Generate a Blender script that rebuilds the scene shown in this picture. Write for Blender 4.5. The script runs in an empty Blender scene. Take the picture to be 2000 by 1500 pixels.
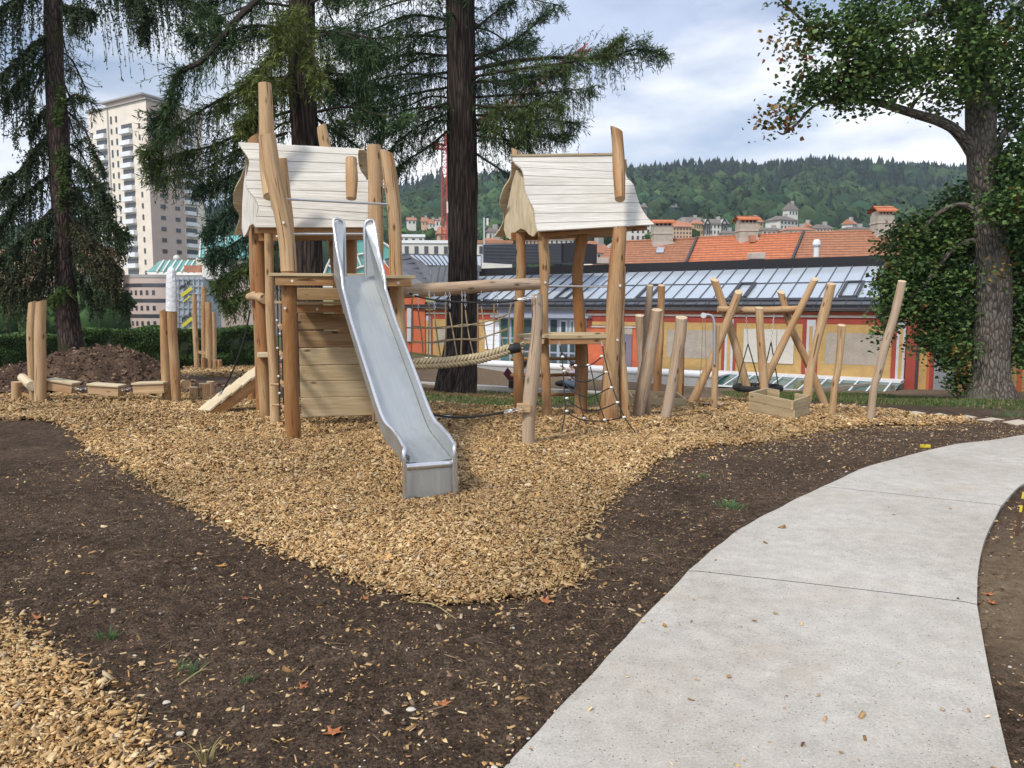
import bpy, bmesh, math, random
import numpy as np
from mathutils import Vector, Matrix
R = math.radians
random.seed(7); RNG = np.random.default_rng(11)
SC = bpy.context.scene
COL = SC.collection

# ------------------------------------------------------------------ camera
F = 1520.0; HC = 1.65; PITCH = math.atan((750-595)/F)
cp, sp = math.cos(PITCH), math.sin(PITCH)
cam = bpy.data.cameras.new("camera"); co = bpy.data.objects.new("camera", cam); COL.objects.link(co)
co.location = (0, 0, HC); co.rotation_euler = (math.pi/2-PITCH, 0, 0)
cam.sensor_width = 36; cam.lens = F/2000*36; cam.clip_end = 5000; cam.clip_start = .05
SC.camera = co
SC.view_settings.view_transform = 'Standard'; SC.view_settings.look = 'None'
SC.view_settings.exposure = 0.42; SC.view_settings.gamma = 1

# ------------------------------------------------------------------ sun and sky
SUN_EL, SUN_AZ = 48, 215        # the sun stands behind and to the left of the camera, softened by cloud
sl = bpy.data.lights.new("sun", 'SUN'); so = bpy.data.objects.new("sun", sl); COL.objects.link(so)
sl.energy = 2.3; sl.angle = R(8); sl.color = (1.0, .93, .82)
a = R(SUN_AZ); d = Vector((math.sin(a)*math.cos(R(SUN_EL)), math.cos(a)*math.cos(R(SUN_EL)), math.sin(R(SUN_EL))))
so.rotation_euler = d.to_track_quat('Z', 'Y').to_euler()
w = bpy.data.worlds.new("World"); SC.world = w; w.use_nodes = True
nt = w.node_tree; nt.nodes.clear()
def N(nt, t, **k):
    n = nt.nodes.new(t)
    for a_, b_ in k.items(): setattr(n, a_, b_)
    return n
def L(nt, a, b): nt.links.new(a, b)
out = N(nt, 'ShaderNodeOutputWorld'); bg = N(nt, 'ShaderNodeBackground'); bg.inputs[1].default_value = .1
sky = N(nt, 'ShaderNodeTexSky', sky_type='NISHITA'); sky.sun_disc = False
sky.sun_elevation = R(SUN_EL); sky.sun_rotation = R(SUN_AZ); sky.altitude = 900; sky.air_density = 1.0; sky.dust_density = 1.2
tc = N(nt, 'ShaderNodeTexCoord'); mp = N(nt, 'ShaderNodeMapping'); mp.inputs['Scale'].default_value = (1.0, 1.0, 2.6)
mp.inputs['Rotation'].default_value = (0, R(14), R(20)); mp.inputs['Location'].default_value = (3.1, .4, 1.7)
n1 = N(nt, 'ShaderNodeTexNoise'); n1.inputs['Scale'].default_value = 2.6; n1.inputs['Detail'].default_value = 7; n1.inputs['Roughness'].default_value = .52
n1.inputs['Distortion'].default_value = .25
r1 = N(nt, 'ShaderNodeValToRGB'); r1.color_ramp.elements[0].position = .38; r1.color_ramp.elements[1].position = .60
r1.color_ramp.elements[0].color = (.30, .30, .30, 1); r1.color_ramp.elements[1].color = (1, 1, 1, 1)
mp2 = N(nt, 'ShaderNodeMapping'); mp2.inputs['Scale'].default_value = (1.4, 1.4, 4.2); mp2.inputs['Rotation'].default_value = (0, R(24), R(10))
n2 = N(nt, 'ShaderNodeTexNoise'); n2.inputs['Scale'].default_value = 2.4; n2.inputs['Detail'].default_value = 8; n2.inputs['Roughness'].default_value = .5
r2 = N(nt, 'ShaderNodeValToRGB'); r2.color_ramp.elements[0].position = .40; r2.color_ramp.elements[1].position = .58
r2.color_ramp.elements[0].color = (4.9, 5.7, 7.5, 1); r2.color_ramp.elements[1].color = (10.6, 10.7, 11.0, 1)
mx = N(nt, 'ShaderNodeMix', data_type='RGBA')
L(nt, tc.outputs['Generated'], mp.inputs[0]); L(nt, mp.outputs[0], n1.inputs[0]); L(nt, n1.outputs[0], r1.inputs[0])
L(nt, tc.outputs['Generated'], mp2.inputs[0]); L(nt, mp2.outputs[0], n2.inputs[0]); L(nt, n2.outputs[0], r2.inputs[0])
L(nt, r1.outputs[0], mx.inputs[0]); L(nt, sky.outputs[0], mx.inputs[6]); L(nt, r2.outputs[0], mx.inputs[7])
L(nt, mx.outputs[2], bg.inputs[0]); L(nt, bg.outputs[0], out.inputs[0])

# ------------------------------------------------------------------ from photo pixels (2000 x 1500) to the place
def ray(px, py):
    u = (px-1000)/F; v = (750-py)/F
    return (u, cp+v*sp, -sp+v*cp)
def W(px, py, Y):
    r = ray(px, py); t = Y/r[1]
    return Vector((r[0]*t, Y, HC+r[2]*t))
TAB = np.random.default_rng(3).random((256, 256))
def vn(x, y, f=1.0, s=0):
    x = np.asarray(x, float)*f+s*17.3; y = np.asarray(y, float)*f+s*7.9
    xi = np.floor(x).astype(int); yi = np.floor(y).astype(int); fx = x-xi; fy = y-yi
    fx = fx*fx*(3-2*fx); fy = fy*fy*(3-2*fy)
    a = TAB[xi & 255, yi & 255]; b = TAB[(xi+1) & 255, yi & 255]; c = TAB[xi & 255, (yi+1) & 255]; e = TAB[(xi+1) & 255, (yi+1) & 255]
    return (a*(1-fx)+b*fx)*(1-fy)+(c*(1-fx)+e*fx)*fy-.5
PY = [0, 9, 12, 17, 22, 26, 30, 37, 60, 100, 160, 6000]
PZ = [0, 0, -.12, -.5, -.95, -1.3, -1.56, -1.45, -2.2, -3.6, -4.2, -4.2]
def gz(x, y):
    x = np.asarray(x, float); y = np.asarray(y, float)
    p = np.interp(y, PY, PZ)
    t = np.clip((x+7)/8, 0, 1); t = t*t*(3-2*t)
    k = np.where(y < 40, .5+.5*t, .5+.5*t+(.5-.5*t)*np.clip((y-40)/40, 0, 1))
    return p*k
def g(x, y): return float(gz(x, y))
def G(px, py, lift=0):
    r = ray(px, py); t = 1.0; dt = .05
    for i in range(4000):
        if HC+r[2]*t < g(r[0]*t, r[1]*t)+lift: break
        t += dt; dt = .02+.004*t
    return Vector((r[0]*t, r[1]*t, HC+r[2]*t))
def GY(px, py): return G(px, py).y

# ------------------------------------------------------------------ mesh building
def root_loc(o):
    v = Vector((0, 0, 0))
    while o is not None: v += o.location; o = o.parent
    return v
def tag(o, label=None, cat=None, group=None, kind=None):
    if label: o['label'] = label
    if cat: o['category'] = cat
    if group: o['group'] = group
    if kind: o['kind'] = kind
    return o
def thing(name, loc, label, cat, group=None):
    o = bpy.data.objects.new(name, None); COL.objects.link(o); o.location = loc; o.empty_display_size = .2
    return tag(o, label, cat, group)
def link_mesh(name, me, mats, parent=None, loc=None, smooth=True):
    if not isinstance(mats, (list, tuple)): mats = [mats]
    for m in mats: me.materials.append(m)
    o = bpy.data.objects.new(name, me); COL.objects.link(o)
    off = Vector((0, 0, 0))
    if parent is not None:
        o.parent = parent; off = root_loc(parent)
    elif loc is not None:
        o.location = loc; off = Vector(loc)
    if off.length > 0: me.transform(Matrix.Translation(-off))
    if smooth: me.shade_smooth()
    return o
def catmull(pts, n):
    pts = [Vector(p) for p in pts]
    if len(pts) == 2: return [pts[0].lerp(pts[1], i/n) for i in range(n+1)]
    P = [pts[0]*2-pts[1]]+pts+[pts[-1]*2-pts[-2]]; o = []
    m = len(pts)-1
    for i in range(n+1):
        t = i/n*m; k = min(int(t), m-1); f = t-k
        p0, p1, p2, p3 = P[k:k+4]
        o.append(.5*((2*p1)+(-p0+p2)*f+(2*p0-5*p1+4*p2-p3)*f*f+(-p0+3*p1-3*p2+p3)*f**3))
    return o
def interp(vals, n):
    m = len(vals)-1
    return [vals[min(int(i/n*m), m-1)]*(1-(i/n*m-min(int(i/n*m), m-1)))+vals[min(int(i/n*m), m-1)+1]*(i/n*m-min(int(i/n*m), m-1)) for i in range(n+1)]
class MB:
    capm = None
    def __init__(s): s.v = []; s.f = []; s.lc = []; s.mi = []; s.off = Vector((random.random()*20, random.random()*20, random.random()*20))
    def poly(s, pts, m=0, lc=None):
        b = len(s.v); s.v += [tuple(p) for p in pts]
        s.lc += [tuple(Vector(q)+s.off) for q in (lc or pts)]
        s.f.append(list(range(b, b+len(pts)))); s.mi.append(m)
    def box(s, c, ax, ay, az, m=0, grain=0):
        """centre c and three half-extent vectors; grain: index of the long axis"""
        c = Vector(c); A = [Vector(ax), Vector(ay), Vector(az)]; b = len(s.v)
        jit = Vector((random.random()*7, random.random()*7, random.random()*7))
        o = [A[(grain+1) % 3].length, A[(grain+2) % 3].length, A[grain].length]
        sg = [(-1, -1, -1), (1, -1, -1), (1, 1, -1), (-1, 1, -1), (-1, -1, 1), (1, -1, 1), (1, 1, 1), (-1, 1, 1)]
        for q in sg:
            s.v.append(tuple(c+A[0]*q[0]+A[1]*q[1]+A[2]*q[2]))
            s.lc.append(tuple(Vector((q[(grain+1) % 3]*o[0], q[(grain+2) % 3]*o[1], q[grain]*o[2]))+s.off+jit))
        for f in [(0, 3, 2, 1), (4, 5, 6, 7), (0, 1, 5, 4), (1, 2, 6, 5), (2, 3, 7, 6), (3, 0, 4, 7)]:
            s.f.append([b+i for i in f]); s.mi.append(m)
        return s
    def bx(s, x0, x1, y0, y1, z0, z1, m=0, grain=0):
        return s.box(((x0+x1)/2, (y0+y1)/2, (z0+z1)/2), ((x1-x0)/2, 0, 0), (0, (y1-y0)/2, 0), (0, 0, (z1-z0)/2), m, grain)
    def beam(s, a, b, w, h, m=0, up=(0, 0, 1)):
        a = Vector(a); b = Vector(b); t = (b-a); l = t.length; t.normalize()
        sd = t.cross(Vector(up)); sd.normalize(); u = sd.cross(t)
        return s.box((a+b)/2, t*l/2, sd*w/2, u*h/2, m, 0)
    def tube(s, pts, r, seg=10, rings=None, m=0, wob=0.0, caps=True, endn=None, sq=1.0):
        n = rings or max(len(pts)-1, 1)
        P = catmull(pts, n); rr = interp(list(r), n) if isinstance(r, (list, tuple)) else [r]*(n+1)
        b0 = len(s.v); T = (P[1]-P[0]).normalized()
        ref = Vector((1, 0, 0)) if abs(T.x) < .8 else Vector((0, 0, 1))
        sx = T.cross(ref).normalized(); ln = 0; ph = random.random()*9
        for i, p in enumerate(P):
            if i: ln += (P[i]-P[i-1]).length
            T = ((P[min(i+1, n)]-P[max(i-1, 0)])).normalized()
            sx = (sx-T*sx.dot(T)).normalized(); sy = T.cross(sx)
            for k in range(seg):
                a = 2*math.pi*k/seg
                q = rr[i]*(1+wob*(math.sin(2*a+ph+ln*1.3)*.6+math.sin(3*a-ph+ln*2.1)*.4+.5*math.sin(ln*5+ph)))
                o = sx*math.cos(a)*q+sy*math.sin(a)*q*sq
                if endn is not None:
                    if i == n and endn[1] is not None:
                        e = Vector(endn[1]).normalized(); o = o-T*(o.dot(e)/max(T.dot(e), .2))
                    if i == 0 and endn[0] is not None:
                        e = Vector(endn[0]).normalized(); o = o-T*(o.dot(e)/min(T.dot(e), -.2))
                s.v.append(tuple(p+o)); s.lc.append(tuple(Vector((math.cos(a)*q, math.sin(a)*q, ln))+s.off))
        for i in range(n):
            for k in range(seg):
                k2 = (k+1) % seg
                s.f.append([b0+i*seg+k, b0+i*seg+k2, b0+(i+1)*seg+k2, b0+(i+1)*seg+k]); s.mi.append(m)
        if caps:
            for i, rev in ((0, True), (n, False)):
                idx = [b0+i*seg+k for k in range(seg)]
                b = len(s.v)
                for q in idx: s.v.append(s.v[q]); s.lc.append(s.lc[q])
                f = list(range(b, b+seg))
                s.f.append(f[::-1] if rev else f); s.mi.append(s.capm if s.capm is not None else m)
        return s
    def ball(s, c, r, m=0, seg=8, rg=6, sc=(1, 1, 1), rot=None):
        c = Vector(c); b = len(s.v)
        for i in range(rg+1):
            th = math.pi*i/rg
            for k in range(seg):
                a = 2*math.pi*k/seg
                p = Vector((math.sin(th)*math.cos(a)*sc[0], math.sin(th)*math.sin(a)*sc[1], math.cos(th)*sc[2]))*r
                if rot is not None: p = rot @ p
                s.v.append(tuple(c+p)); s.lc.append(tuple(c+p+s.off))
        for i in range(rg):
            for k in range(seg):
                k2 = (k+1) % seg; s.f.append([b+i*seg+k, b+(i+1)*seg+k, b+(i+1)*seg+k2, b+i*seg+k2]); s.mi.append(m)
        return s
    def build(s, name, mats, parent=None, loc=None, smooth=True, bevel=0):
        me = bpy.data.meshes.new(name); me.from_pydata(s.v, [], s.f)
        at = me.attributes.new('lc', 'FLOAT_VECTOR', 'POINT'); at.data.foreach_set('vector', np.array(s.lc, float).ravel())
        me.polygons.foreach_set('material_index', s.mi); me.validate(); me.update()
        o = link_mesh(name, me, mats, parent, loc, False)
        if smooth:
            me.shade_smooth()
            try:
                bm = bmesh.new(); bm.from_mesh(me)
                for e in bm.edges:
                    if len(e.link_faces) == 2 and e.calc_face_angle(0) > R(38): e.smooth = False
                bm.to_mesh(me); bm.free()
            except Exception: pass
        if bevel:
            md = o.modifiers.new('bevel', 'BEVEL'); md.width = bevel; md.segments = 2; md.limit_method = 'ANGLE'; md.angle_limit = R(40)
        return o
def np_mesh(name, V, Fc, mat, parent=None, loc=None, color=None, lc=None, smooth=False):
    """V (n,3); Fc (m,k) all of one size; color (n,3)"""
    me = bpy.data.meshes.new(name); n = len(V); m, k = Fc.shape
    me.vertices.add(n); me.vertices.foreach_set('co', np.ascontiguousarray(V, dtype=np.float32).ravel())
    me.loops.add(m*k); me.loops.foreach_set('vertex_index', np.ascontiguousarray(Fc, dtype=np.int32).ravel())
    me.polygons.add(m); me.polygons.foreach_set('loop_start', np.arange(0, m*k, k, dtype=np.int32))
    try: me.polygons.foreach_set('loop_total', np.full(m, k, dtype=np.int32))
    except Exception: pass
    if color is not None:
        c4 = np.ones((n, 4), dtype=np.float32); c4[:, :3] = color
        at = me.attributes.new('tint', 'FLOAT_COLOR', 'POINT'); at.data.foreach_set('color', c4.ravel())
    me.update(calc_edges=True); me.validate()
    return link_mesh(name, me, mat, parent, loc, smooth)

# ------------------------------------------------------------------ materials
def mat_new(name):
    m = bpy.data.materials.new(name); m.use_nodes = True; nt = m.node_tree
    b = nt.nodes['Principled BSDF']; return m, nt, b
def c4(c): return (c[0], c[1], c[2], 1)
def noise(nt, vec, scale, detail=5, rough=.55, dist=0):
    n = N(nt, 'ShaderNodeTexNoise'); n.inputs['Scale'].default_value = scale; n.inputs['Detail'].default_value = detail
    n.inputs['Roughness'].default_value = rough; n.inputs['Distortion'].default_value = dist
    if vec is not None: L(nt, vec, n.inputs['Vector'])
    return n.outputs[0]
def ramp(nt, fac, stops):
    r = N(nt, 'ShaderNodeValToRGB'); L(nt, fac, r.inputs[0]); e = r.color_ramp.elements
    while len(e) < len(stops): e.new(.5)
    for i, (p, c) in enumerate(stops): e[i].position = p; e[i].color = c4(c) if not isinstance(c, (int, float)) else (c, c, c, 1)
    return r.outputs[0]
def mix(nt, fac, a, b, mode='MIX'):
    m = N(nt, 'ShaderNodeMix', data_type='RGBA', blend_type=mode)
    for s, v in ((m.inputs[0], fac), (m.inputs[6], a), (m.inputs[7], b)):
        if isinstance(v, (int, float)): s.default_value = v
        elif isinstance(v, tuple): s.default_value = c4(v)
        else: L(nt, v, s)
    return m.outputs[2]
def mapping(nt, vec, sc, rot=(0, 0, 0)):
    m = N(nt, 'ShaderNodeMapping'); m.inputs['Scale'].default_value = sc; m.inputs['Rotation'].default_value = rot; L(nt, vec, m.inputs[0]); return m.outputs[0]
def bump(nt, b, h, st, dist=.01):
    n = N(nt, 'ShaderNodeBump'); n.inputs['Strength'].default_value = st; n.inputs['Distance'].default_value = dist
    L(nt, h, n.inputs['Height']); L(nt, n.outputs[0], b.inputs['Normal'])
def attr(nt, name, out='Vector'):
    a = N(nt, 'ShaderNodeAttribute'); a.attribute_name = name; return a.outputs[out]
def objco(nt): return N(nt, 'ShaderNodeTexCoord').outputs['Object']
def simple(name, c, rough=.7, metal=0, spec=.4, var=.12, vs=3.0, bs=None, coat=0):
    m, nt, b = mat_new(name); b.inputs['Roughness'].default_value = rough; b.inputs['Metallic'].default_value = metal
    b.inputs['Specular IOR Level'].default_value = spec
    co_ = objco(nt); n = noise(nt, co_, vs, 6, .6)
    lo = tuple(x*(1-var) for x in c); hi = tuple(min(x*(1+var), 1) for x in c)
    L(nt, ramp(nt, n, [(.3, lo), (.7, hi)]), b.inputs['Base Color'])
    if bs: bump(nt, b, noise(nt, co_, bs[0], 4), bs[1], bs[2])
    return m
def wood(name, lo, hi, warm, wf=(.45, .62), rough=.72, bstr=.35, grey=None, knots=True, checks=True):
    m, nt, b = mat_new(name); b.inputs['Roughness'].default_value = rough; b.inputs['Specular IOR Level'].default_value = .25
    v = attr(nt, 'lc')
    s1 = noise(nt, mapping(nt, v, (14, 14, .9)), 1.0, 6, .6, .4)
    c = ramp(nt, s1, [(.32, lo), (.66, hi)])
    s2 = noise(nt, mapping(nt, v, (3.2, 3.2, .55)), 1.0, 4, .6, .7)
    c = mix(nt, ramp(nt, s2, [(wf[0], 0.0), (wf[1], 1.0)]), c, warm)
    if grey:
        s5 = noise(nt, mapping(nt, v, (2.1, 2.1, 1.1)), 1.3, 5, .6, 1.0)
        c = mix(nt, ramp(nt, s5, [(.5, 0.0), (.68, .75)]), c, grey)
    s3 = noise(nt, mapping(nt, v, (90, 90, 3.0)), 1.0, 3, .6)
    c = mix(nt, .7, c, ramp(nt, s3, [(.3, .62), (.7, 1.15)]), 'MULTIPLY')
    if knots:
        vo = N(nt, 'ShaderNodeTexVoronoi'); vo.inputs['Scale'].default_value = 1.0; L(nt, mapping(nt, v, (7, 7, 2.6)), vo.inputs['Vector'])
        k = ramp(nt, vo.outputs['Distance'], [(.07, 1.0), (.17, 0.0)])
        c = mix(nt, k, c, tuple(x*.32 for x in warm))
    if checks:
        s4 = noise(nt, mapping(nt, v, (20, 20, .8)), 1.0, 2, .5, 1.2)
        ck = ramp(nt, s4, [(.662, 0.0), (.69, .85)])
        c = mix(nt, ck, c, tuple(x*.25 for x in warm))
    L(nt, c, b.inputs['Base Color']); bump(nt, b, s1, bstr, .006)
    return m
M = {}
M['log'] = wood('peeled_log_wood', (.42, .27, .145), (.60, .42, .245), (.41, .215, .09), (.5, .7))
M['log_orange'] = wood('larch_log_wood', (.36, .22, .11), (.52, .35, .19), (.33, .16, .065), (.42, .6))
M['log_grey'] = wood('robinia_log_wood', (.36, .265, .18), (.52, .40, .29), (.33, .215, .135), (.45, .66), grey=(.40, .34, .285))
M['log_low'] = wood('shaded_log_wood', (.30, .168, .075), (.44, .27, .13), (.28, .125, .042), (.4, .6))  # orange-brown of lower logs and beams, their shade put into the colour
M['board_dark'] = wood('brown_board', (.27, .175, .085), (.38, .265, .145), (.21, .12, .05), (.5, .7), checks=False)
M['board'] = wood('pale_larch_board', (.43, .33, .195), (.56, .455, .29), (.40, .28, .14), (.55, .75), checks=False)
M['board_white'] = wood('whitewashed_board', (.60, .57, .51), (.72, .70, .645), (.50, .47, .42), (.55, .8), rough=.62, bstr=.2, checks=False, knots=False)
M['board_cream'] = wood('fresh_cream_board', (.58, .47, .31), (.72, .62, .44), (.52, .38, .22), (.55, .8), checks=False)
M['endgrain'] = simple('end_grain', (.58, .45, .30), .85, var=.18, vs=22)
M['steel'] = None
def steel(name, c, rough, streak=True):
    m, nt, b = mat_new(name); b.inputs['Metallic'].default_value = .85; b.inputs['Roughness'].default_value = rough
    v = attr(nt, 'lc'); s = noise(nt, mapping(nt, v, (26, 26, 1.2)), 1.0, 5, .6)
    sm = noise(nt, mapping(nt, v, (5, 5, 3)), 1.0, 6, .7, .6)
    cc = ramp(nt, s, [(.3, tuple(x*.86 for x in c)), (.7, c)])
    cc = mix(nt, ramp(nt, sm, [(.60, 0.0), (.72, .55)]), cc, (.36, .35, .34))
    L(nt, cc, b.inputs['Base Color'])
    L(nt, ramp(nt, sm, [(.3, rough*.8), (.75, rough*1.5)]), b.inputs['Roughness'])
    bump(nt, b, s, .06, .002); return m
M['steel'] = steel('brushed_stainless_steel', (.56, .585, .585), .42)
M['rail'] = steel('polished_steel_tube', (.74, .75, .78), .26)
M['galv'] = simple('galvanised_steel', (.55, .56, .58), .45, .8, var=.1)
M['rope_black'] = simple('black_rope', (.022, .021, .022), .85, bs=(220, .6, .003))
M['rope_beige'] = simple('beige_net_rope', (.30, .235, .15), .9, bs=(240, .6, .003))
M['hemp'] = simple('braided_hemp', (.44, .37, .235), .92, var=.18, vs=9, bs=(160, .7, .004))
M['ferrule'] = simple('aluminium_ferrule', (.72, .71, .68), .4, .3)
M['black_plastic'] = simple('black_plastic', (.02, .02, .023), .4)
M['plastic_white'] = simple('white_plastic_wrap', (.72, .75, .79), .3, bs=(16, .9, .03))
# ------------------------------------------------------------------ the ground
def inpoly(x, y, P):
    x = np.asarray(x); y = np.asarray(y); c = np.zeros(x.shape, bool); n = len(P); j = n-1
    for i in range(n):
        xi, yi = P[i]; xj, yj = P[j]
        if yi != yj:
            c ^= ((yi > y) != (yj > y)) & (x < (xj-xi)*(y-yi)/(yj-yi)+xi)
        j = i
    return c
def gp(pts): return [tuple(G(*p)[:2]) for p in pts]
def smoothpoly(P, it=2):
    for _ in range(it):
        Q = []
        for i in range(len(P)):
            a = P[i]; b = P[(i+1) % len(P)]
            Q += [(a[0]*.75+b[0]*.25, a[1]*.75+b[1]*.25), (a[0]*.25+b[0]*.75, a[1]*.25+b[1]*.75)]
        P = Q
    return P
CH_MAIN = smoothpoly(gp([(-160, 828), (60, 822), (140, 838), (180, 878), (222, 905), (280, 933), (340, 972), (400, 1010), (500, 1058), (620, 1102), (690, 1132), (800, 1172), (880, 1184), (1000, 1172),
    (1090, 1152), (1150, 1128), (1108, 1085), (1128, 1040), (1170, 1000), (1228, 940), (1290, 899), (1350, 882), (1450, 871), (1540, 855), (1650, 838), (1780, 834), (1905, 828), (1890, 820), (1800, 813), (1700, 803),
    (1600, 797), (1450, 784), (1340, 784), (1200, 800), (1080, 805), (1000, 800), (850, 790), (700, 793), (520, 783), (430, 772), (200, 775), (-160, 773)]), 2)
CH_NEAR = smoothpoly(gp([(-120, 1180), (0, 1218), (55, 1248), (80, 1300), (180, 1335), (240, 1400), (290, 1500), (310, 1640), (-260, 1640)]), 2)
CH_FAR = smoothpoly(gp([(352, 736), (500, 738), (640, 742), (640, 720), (520, 711), (400, 712), (360, 718)]), 1)
PL = [[(900, 1600), (985, 1500), (1080, 1395), (1180, 1290), (1240, 1225), (1343, 1118)], [(1343, 1118), (1400, 1070), (1460, 1025), (1530, 987), (1605, 950)],
      [(1605, 950), (1680, 918), (1760, 893), (1850, 872), (1930, 860), (2100, 842), (2600, 830)]]
PR = [[(2010, 1620), (1975, 1500), (1950, 1400), (1925, 1280), (1908, 1183)], [(1908, 1183), (1911, 1110), (1925, 1050), (1955, 988)],
      [(1955, 988), (2000, 945), (2080, 905), (2200, 885), (2500, 868)]]
def edge(pts, n): return catmull([G(*p, .03) for p in pts], n)
PATH_L = [edge(p, 24) for p in PL]; PATH_R = [edge(p, 24) for p in PR]
PATH_POLY = [(p.x, p.y) for s in PATH_L for p in s]+[(p.x, p.y) for s in PATH_R[::-1] for p in s[::-1]]
GRASS_A = gp([(640, 768), (790, 761), (1000, 766), (1240, 772), (1240, 786), (1000, 794), (880, 790), (800, 787), (640, 785)])
GRASS_B = gp([(1405, 764), (1640, 768), (1770, 776), (2100, 790), (2100, 806), (1900, 796), (1700, 788), (1500, 780), (1420, 774)])
def axis(segs):
    o = [segs[0][0]]
    for a, b, st in segs:
        n = max(1, int(round((b-a)/st))); o += list(np.linspace(a, b, n+1)[1:])
    return np.array(o)
ax = axis([(-3000, -400, 260), (-400, -80, 20), (-80, -24, 2), (-24, -8, .4), (-8, -4, .09), (-4, 4.6, .03), (4.6, 10, .09), (10, 26, .4), (26, 80, 2), (80, 400, 20), (400, 3000, 260)])
ay = axis([(-60, -4, 4), (-4, 1.8, .5), (1.8, 5, .025), (5, 8, .04), (8, 13, .08), (13, 22, .18), (22, 60, .8), (60, 200, 8), (200, 6000, 290)])
X, Y = np.meshgrid(ax, ay)
Z = gz(X, Y)
near = np.clip((30-Y)/12, 0, 1)*np.clip((24-np.abs(X))/4, 0, 1)
nn = vn(X, Y, .9, 1)*.05+vn(X, Y, 2.7, 2)*.028+vn(X, Y, 9, 3)*.018+vn(X, Y, 22, 4)*.016*(Y < 9)+np.abs(vn(X, Y, 45, 5))*.012*(Y < 7)
nn += (np.abs(vn(X, Y, 60, 6))-.12)*.03*(Y < 5.5)+(np.abs(vn(X, Y, 31, 7))-.12)*.03*(Y < 9)
inp = inpoly(X, Y, PATH_POLY)
Z = Z+near*np.where(inp, -.02, nn)
V = np.stack([X, Y, Z], -1).reshape(-1, 3); nx_ = len(ax); ny_ = len(ay)
ii, jj = np.meshgrid(np.arange(nx_-1), np.arange(ny_-1)); q = (jj*nx_+ii).ravel()
Fq = np.stack([q, q+1, q+1+nx_, q+nx_], 1)
# grass cover as a mask on the soil
def soft(P, wd):
    m = np.zeros(X.shape)
    for k in range(12):
        a = k*math.pi/6; m += inpoly(X+math.cos(a)*wd, Y+math.sin(a)*wd*2, P)
    return m/12
gm = np.clip(soft(GRASS_A, .5)+soft(GRASS_B, .5), 0, 1)
gm = np.where(Y > 38, 1, gm)
dry = np.clip((X-2.0)/.5, 0, 1)*(~inp)*np.clip((6.5-Y)/2, 0, 1)*inpoly(X, Y, [(PATH_R[0][0].x, -2)]+[(p.x, p.y) for s in PATH_R for p in s]+[(40, 14), (40, -2)])
dry = np.clip(dry+np.clip((Y-17)/3, 0, 1)*np.clip((40-Y)/3, 0, 1)*np.clip((X+8)/5, 0, 1)*.6, 0, 1)
cl = np.stack([gm.ravel(), dry.ravel(), gm.ravel()*0], 1)
def soil_mat():
    m, nt, b = mat_new('dark_garden_soil'); b.inputs['Roughness'].default_value = .95; b.inputs['Specular IOR Level'].default_value = .15
    v = objco(nt)
    n1 = noise(nt, v, 1.1, 7, .65); n2 = noise(nt, v, 14, 7, .7); n3 = noise(nt, v, 75, 4, .7)
    c = ramp(nt, n1, [(.34, (.085, .056, .038)), (.66, (.150, .104, .072))])
    c = mix(nt, .9, c, ramp(nt, n2, [(.32, .42), (.52, .95), (.7, 1.7)]), 'MULTIPLY')
    c = mix(nt, .95, c, ramp(nt, n3, [(.38, .35), (.64, 1.65)]), 'MULTIPLY')
    vo = N(nt, 'ShaderNodeTexVoronoi'); vo.inputs['Scale'].default_value = 62; L(nt, v, vo.inputs['Vector'])
    gr = noise(nt, v, 5.0, 3, .5)
    sp_ = mix(nt, 1.0, ramp(nt, vo.outputs['Distance'], [(.12, 1.0), (.2, 0.0)]), ramp(nt, gr, [(.45, 0.0), (.7, .8)]), 'MULTIPLY')
    c = mix(nt, sp_, c, (.27, .21, .14))
    a = attr(nt, 'tint', 'Color'); sx = N(nt, 'ShaderNodeSeparateColor'); L(nt, a, sx.inputs[0])
    gn = noise(nt, v, 3.5, 5, .65)
    gcol = ramp(nt, noise(nt, v, 6, 5), [(.35, (.055, .085, .025)), (.6, (.13, .15, .05)), (.75, (.20, .17, .085))])
    mk = N(nt, 'ShaderNodeMath', operation='MULTIPLY'); L(nt, sx.outputs[0], mk.inputs[0]); L(nt, ramp(nt, gn, [(.38, 0.0), (.55, 1.0)]), mk.inputs[1])
    c = mix(nt, mk.outputs[0], c, gcol)
    dk = N(nt, 'ShaderNodeMath', operation='MULTIPLY'); L(nt, sx.outputs[1], dk.inputs[0]); dk.inputs[1].default_value = .8
    c = mix(nt, dk.outputs[0], c, ramp(nt, n2, [(.3, (.19, .135, .085)), (.7, (.38, .285, .185))]))
    L(nt, c, b.inputs['Base Color'])
    ad = N(nt, 'ShaderNodeMath', operation='ADD'); L(nt, n2, ad.inputs[0]); L(nt, n3, ad.inputs[1]); bump(nt, b, ad.outputs[0], 1.0, .035)
    return m
M['soil'] = soil_mat()
ground = np_mesh('ground', V, Fq, M['soil'], color=cl, smooth=True); tag(ground, kind='structure', label='bare dark soil of the new park with some grass further back')
def surf(x, y):
    """height of the ground sheet incl. its unevenness"""
    x = np.asarray(x, float); y = np.asarray(y, float)
    nr = np.clip((30-y)/12, 0, 1)*np.clip((24-np.abs(x))/4, 0, 1)
    return gz(x, y)+nr*(vn(x, y, .9, 1)*.05+vn(x, y, 2.7, 2)*.028+vn(x, y, 9, 3)*.018)

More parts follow.
